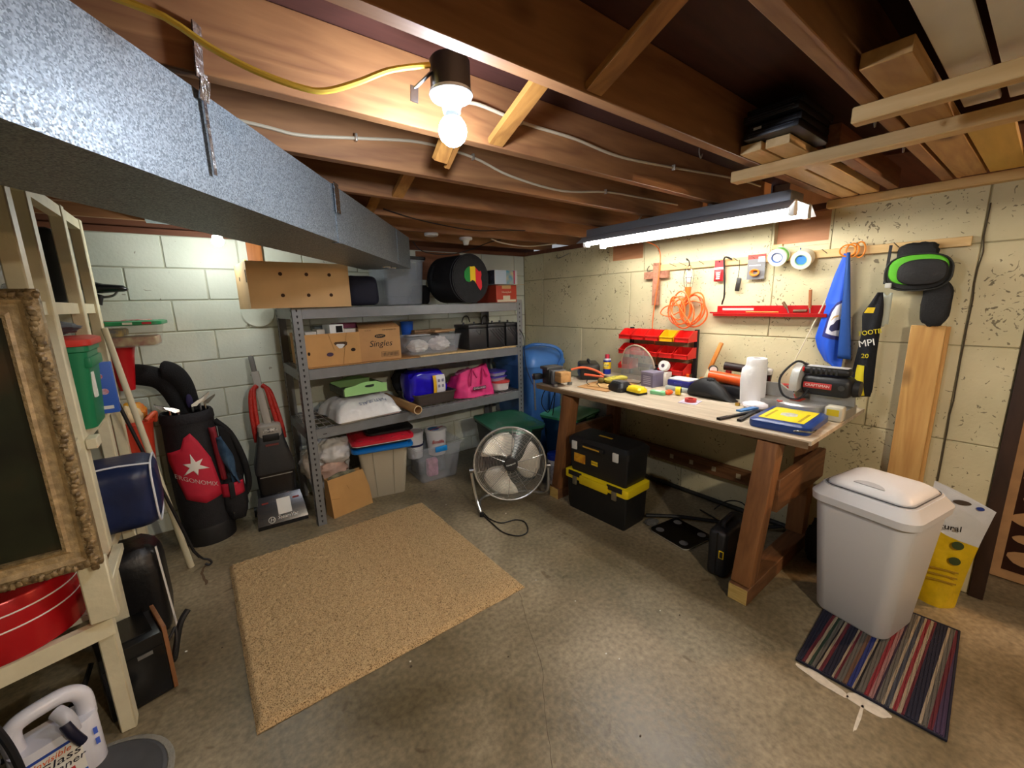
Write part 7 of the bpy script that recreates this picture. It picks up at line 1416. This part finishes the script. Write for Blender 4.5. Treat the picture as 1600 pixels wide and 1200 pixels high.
# ------------------------------------------------------------------ under the bench
TBK = mat('#141517', 0.5, var=0.1, scale=80, bump=0.15, bscale=200); DY = mat('#efc91a', 0.4)
t = thing('tool_box', 'large black tool box with bright yellow lid band on the floor', 'tool box', (-0.735, -1.755, 0), 2)
MB().tub([(0.23, 0.48, 0.015, 0), (0.24, 0.50, 0.015, 0.05), (0.245, 0.51, 0.015, 0.235)], 4).build('body', TBK, t)
MB().tub([(0.262, 0.535, 0.02, 0.236), (0.265, 0.54, 0.02, 0.242), (0.265, 0.54, 0.02, 0.29), (0.24, 0.50, 0.02, 0.298)], 4).build('lid', mat('#eed41c', 0.4), t)
MB().box(-0.148, -0.13, -0.12, 0.12, 0.225, 0.285, None, 0.006).build('handle_recess', mat('#e2c718', 0.4), t)
for y in (-0.17, 0.17): MB().box(-0.142, -0.125, y-0.018, y+0.018, 0.20, 0.262, None, 0.004).build('latch', mat('#8f8a78', 0.35, 0.7), t); MB().box(-0.1365, -0.13, y-0.06, y+0.06, 0.262, 0.296, None, 0.002).build('lid_notch', BLACK, t)
t = thing('tool_box', 'black tool box with white latches stacked on the yellow banded one', 'tool box', (-0.735, -1.765, 0.299), 2)
MB().tub([(0.225, 0.46, 0.015, 0), (0.23, 0.48, 0.015, 0.03), (0.235, 0.49, 0.015, 0.19)], 4).build('body', TBK, t); MB().tub([(0.25, 0.51, 0.02, 0.191), (0.25, 0.51, 0.02, 0.235), (0.22, 0.47, 0.03, 0.258)], 4).build('lid', TBK, t)
for y in (-0.16, 0.19): MB().box(-0.135, -0.122, y-0.022, y+0.022, 0.165, 0.225, None, 0.004).build('latch', mat('#d6d6d2', 0.4), t)
MB().box(-0.145, -0.12, -0.07, 0.12, 0.195, 0.225, None, 0.006).build('handle', TBK, t); MB().box(-0.1465, -0.145, -0.04, 0.10, 0.205, 0.215).build('handle_strip', mat('#c79a2a', 0.4), t); MB().box(-0.1192, -0.118, 0.10, 0.20, 0.07, 0.135).build('yellow_label', mat('#e0a522', 0.4, col2='#b87818', scale=30), t); MB().box(-0.1192, -0.118, -0.01, 0.045, 0.085, 0.115).build('yellow_label', DY, t); MB().box(0.0, 0.02, -0.03, 0.08, 0.2582, 0.2595).build('yellow_label', mat('#b99a2a', 0.4), t)
text('DEWALT', 0.016, BLACK, t, WEST((-0.1195, 0.017, 0.10)))
t = thing('bathroom_scale', 'black glass bathroom scale with four metal discs on the floor', 'scale', (-0.605, -2.26, 0.004), -8)
MB().tub([(0.25, 0.27, 0.025, 0), (0.255, 0.275, 0.025, 0.004), (0.255, 0.275, 0.025, 0.012)], 5).build('base', mat('#b9b5a8', 0.4), t); MB().tub([(0.26, 0.28, 0.03, 0.0125), (0.26, 0.28, 0.03, 0.019)], 5).build('glass_top', mat('#0b0b0d', 0.12), t)
for x in (-0.085, 0.085):
    for y in (-0.09, 0.09): MB().disc((x, y, 0.0192), 0.026, (0, 0, 1), 0.0008, 24).build('electrode', mat('#8f8f92', 0.4, 0.6), t)
t = thing('drill_case', 'black tool case with yellow badge standing beside the right workbench leg', 'case', (-0.70, -2.585, 0), 4)
MB().box(-0.135, 0.17, -0.05, 0.05, 0, 0.27, None, 0.025, 3).build('case', mat('#1b1c20', 0.5), t); MB().box(-0.137, 0.17, -0.004, 0.004, 0.02, 0.26, None, 0.002).build('seam', BLACKG, t); MB().box(-0.1365, -0.134, -0.038, -0.012, 0.12, 0.165, None, 0.001).build('badge', DY, t); MB().tube([(-0.06, 0, 0.27), (-0.05, 0, 0.295), (0.05, 0, 0.295), (0.06, 0, 0.27)], 0.011, 8, smooth=4).build('handle', mat('#2b2c30', 0.5), t); MB().box(-0.1372, -0.1365, -0.033, -0.017, 0.125, 0.16).build('badge_mark', BLACK, t)
for i, (pts, r, lab) in enumerate((([(-0.6,-2.0,0.03),(-0.45,-2.15,0.03),(-0.30,-2.35,0.025),(-0.18,-2.55,0.03),(-0.12,-2.66,0.06)], 0.012, 'thick black hose across the floor under the workbench'), ([(-0.15,-2.25,0.02),(-0.12,-2.32,0.10),(-0.13,-2.42,0.13),(-0.15,-2.48,0.08),(-0.2,-2.45,0.02),(-0.28,-2.35,0.015),(-0.35,-2.45,0.02)], 0.004, 'tangled thin black cord looping under the workbench'), ([(-0.25,-2.2,0.03),(-0.33,-2.36,0.05),(-0.38,-2.48,0.03),(-0.5,-2.47,0.02),(-0.55,-2.40,0.02)], 0.005, 'black cord ending beside the bathroom scale'))):
    plain(MB().tube(pts, r, 8, smooth=6), 'loose_cable', RUBBER, lab, 'cable')
plain(MB().cyl((-0.03, -1.45, 0.025), (-0.03, -3.05, 0.025), 0.016, seg=12), 'floor_pipe', mat('#26241f', 0.5), 'dark pipe running along the foot of the cream wall', 'pipe')
plain(MB().blob((0, 0, 0.12), (0.16, 0.24, 0.26), 151, 0.15, 2, sq=0.6), 'work_boot_bag', mat('#141315', 0.8), 'black bundle on the floor between the workbench and the trash can', 'bundle', (-0.24, -2.95, 0))
plain(MB().blob((0, 0, 0.012), (0.10, 0.08, 0.026), 153, 0.3, 3), 'grey_rag', mat('#5d5b56', 0.9), 'small grey rag on the floor by the tool box', 'rag', (-0.62, -2.06, 0))

# ------------------------------------------------------------------ trash can, litter bag, side room picture
t = thing('trash_can', 'tall white plastic trash can with a domed swing lid', 'trash can', (-0.57, -3.165, 0.0115), -11)
TC = mat('#d9dadd', 0.4)
MB().tub([(0.27, 0.27, 0.05, 0), (0.285, 0.285, 0.055, 0.012), (0.375, 0.365, 0.06, 0.585)], 8).build('body', TC, t)
MB().tub([(0.385, 0.375, 0.06, 0.555), (0.40, 0.39, 0.065, 0.56), (0.405, 0.395, 0.065, 0.592), (0.385, 0.375, 0.06, 0.605), (0.36, 0.355, 0.06, 0.62), (0.34, 0.34, 0.06, 0.635)], 8).build('lid_rim', TC, t)
def dome(u, v):
    x = (u-0.5)*0.325; y = (v-0.5)*0.315; return (x, y, 0.637+0.045*(1-(2*(v-0.5))**2*0.9)*(1-(2*(u-0.5))**4*0.5))
mb = MB(); rings = []
for sxy, zz in ((1.0, 0.634), (1.0, 0.646), (0.97, 0.652), (0.8, 0.668), (0.55, 0.679), (0.25, 0.684)): rings.append([(x*sxy, y*sxy, zz) for x, y in rrect(0.31, 0.305, 0.05, 6)])
mb.loft(rings); mb.build('swing_lid', TC, t, angle=30)
MB().tube([(x, y, 0.641) for x, y in rrect(0.322, 0.317, 0.052, 6)], 0.0025, 5, closed=True).build('lid_gap', mat('#4a4b50', 0.7), t)
mb = MB(); mb.prism([(0.055*math.cos(math.radians(a)), 0.03*math.sin(math.radians(a))) for a in range(0, 181, 15)], 0, 0.0025, axes((-0.122, 0.0, 0.6695), (0, -1, 0), (0.962, 0, 0.275))); mb.build('finger_recess', mat('#b3b4b9', 0.5), t)
t = thing('litter_sack', 'yellow and white plastic sack slumped behind the trash can', 'sack', (-0.20, -3.365, 0), -75)
def ls(u, v, back=False):
    wd = 0.19*(0.75+0.35*v) ; x = (u-0.5)*wd; d = 0.045*math.sin(u*PI)*(1-0.55*v)+0.006*noise.noise(Vector((u*6, v*9, 1 if back else 2)))
    return (x+0.03*v*v, (d if back else -d), 0.62*v-0.10*v*u)
for nm, v0, v1, m in (('sack_lower', 0.0, 0.64, mat('#ddb916', 0.3, var=0.1, scale=20, bump=0.4, bscale=25)), ('sack_upper', 0.64, 1.0, mat('#dcdde0', 0.25, bump=0.4, bscale=25))):
    mb = MB(); mb.grid(lambda u, v: ls(u, v0+(v1-v0)*v), 16, 16); mb.grid(lambda u, v: ls(u, v0+(v1-v0)*v, True), 16, 16); mb.build(nm, m, t, angle=70)
mb = MB(); mb.prism([(0.03*math.cos(2*PI*i/16), 0.011*math.sin(2*PI*i/16)) for i in range(16)], 0, 0.002, FRONT((0.02, -0.027, 0.545))); mb.build('handle_hole', mat('#4a3c30', 0.8), t)
mb = MB(); mb.prism([(0.013*math.cos(2*PI*i/18), 0.009*math.sin(2*PI*i/18)) for i in range(18)], 0, 0.002, FRONT((-0.05+0.13, -0.024, 0.53))); mb.build('logo_oval', mat('#2a3f8c', 0.4), t)
text('natural', 0.038, PRINTK, t, FRONT((-0.02, -0.0445, 0.42)), ext=0.002)
for z in (0.34, 0.26): mb = MB(); mb.disc((0.03, -0.0465, z), 0.02, (0, -1, 0), 0.0015, 18); mb.build('round_print', mat('#3c4a24', 0.5), t)
for z in (0.20, 0.17, 0.14): MB().box(-0.05, 0.05, -0.049, -0.046, z, z+0.008).build('print_line', mat('#a8861a', 0.5), t)
t = thing('carved_artwork', 'tan framed panel with dark carved figures in the doorway', 'panel', (0.30, -3.95, 0.012), 0); t.rotation_euler[1] = math.radians(-4)
TAN = mat('#c99a6c', 0.6, var=0.1, scale=12)
MB().box(0.0, 0.02, -0.44, 0.44, 0, 1.0, None, 0.002).build('backing', mat('#3a1c14', 0.5), t)
for a in ((-0.44, 0.44, 0, 0.045), (-0.44, 0.44, 0.955, 1.0)): MB().box(-0.012, 0.0, a[0], a[1], a[2], a[3]).build('frame_rail', TAN, t)
for a in (-0.44, 0.405): MB().box(-0.012, 0.0, a, a+0.035, 0.045, 0.955).build('frame_stile', TAN, t)
rr = random.Random(5)
for i in range(7):
    z = 0.13+i*0.11
    for j in range(5):
        y = 0.33-j*0.16; wd = rr.uniform(0.05, 0.075); hh = rr.uniform(0.025, 0.045); sd = rr.random()*9
        poly = [(wd*math.cos(2*PI*k/14)*(1+0.25*noise.noise(Vector((math.cos(2*PI*k/14), math.sin(2*PI*k/14), sd)))), hh*math.sin(2*PI*k/14)) for k in range(14)]
        MB().prism(poly, 0, 0.005, WEST((0.0, y, z))).build('carved_figure', TAN, t)
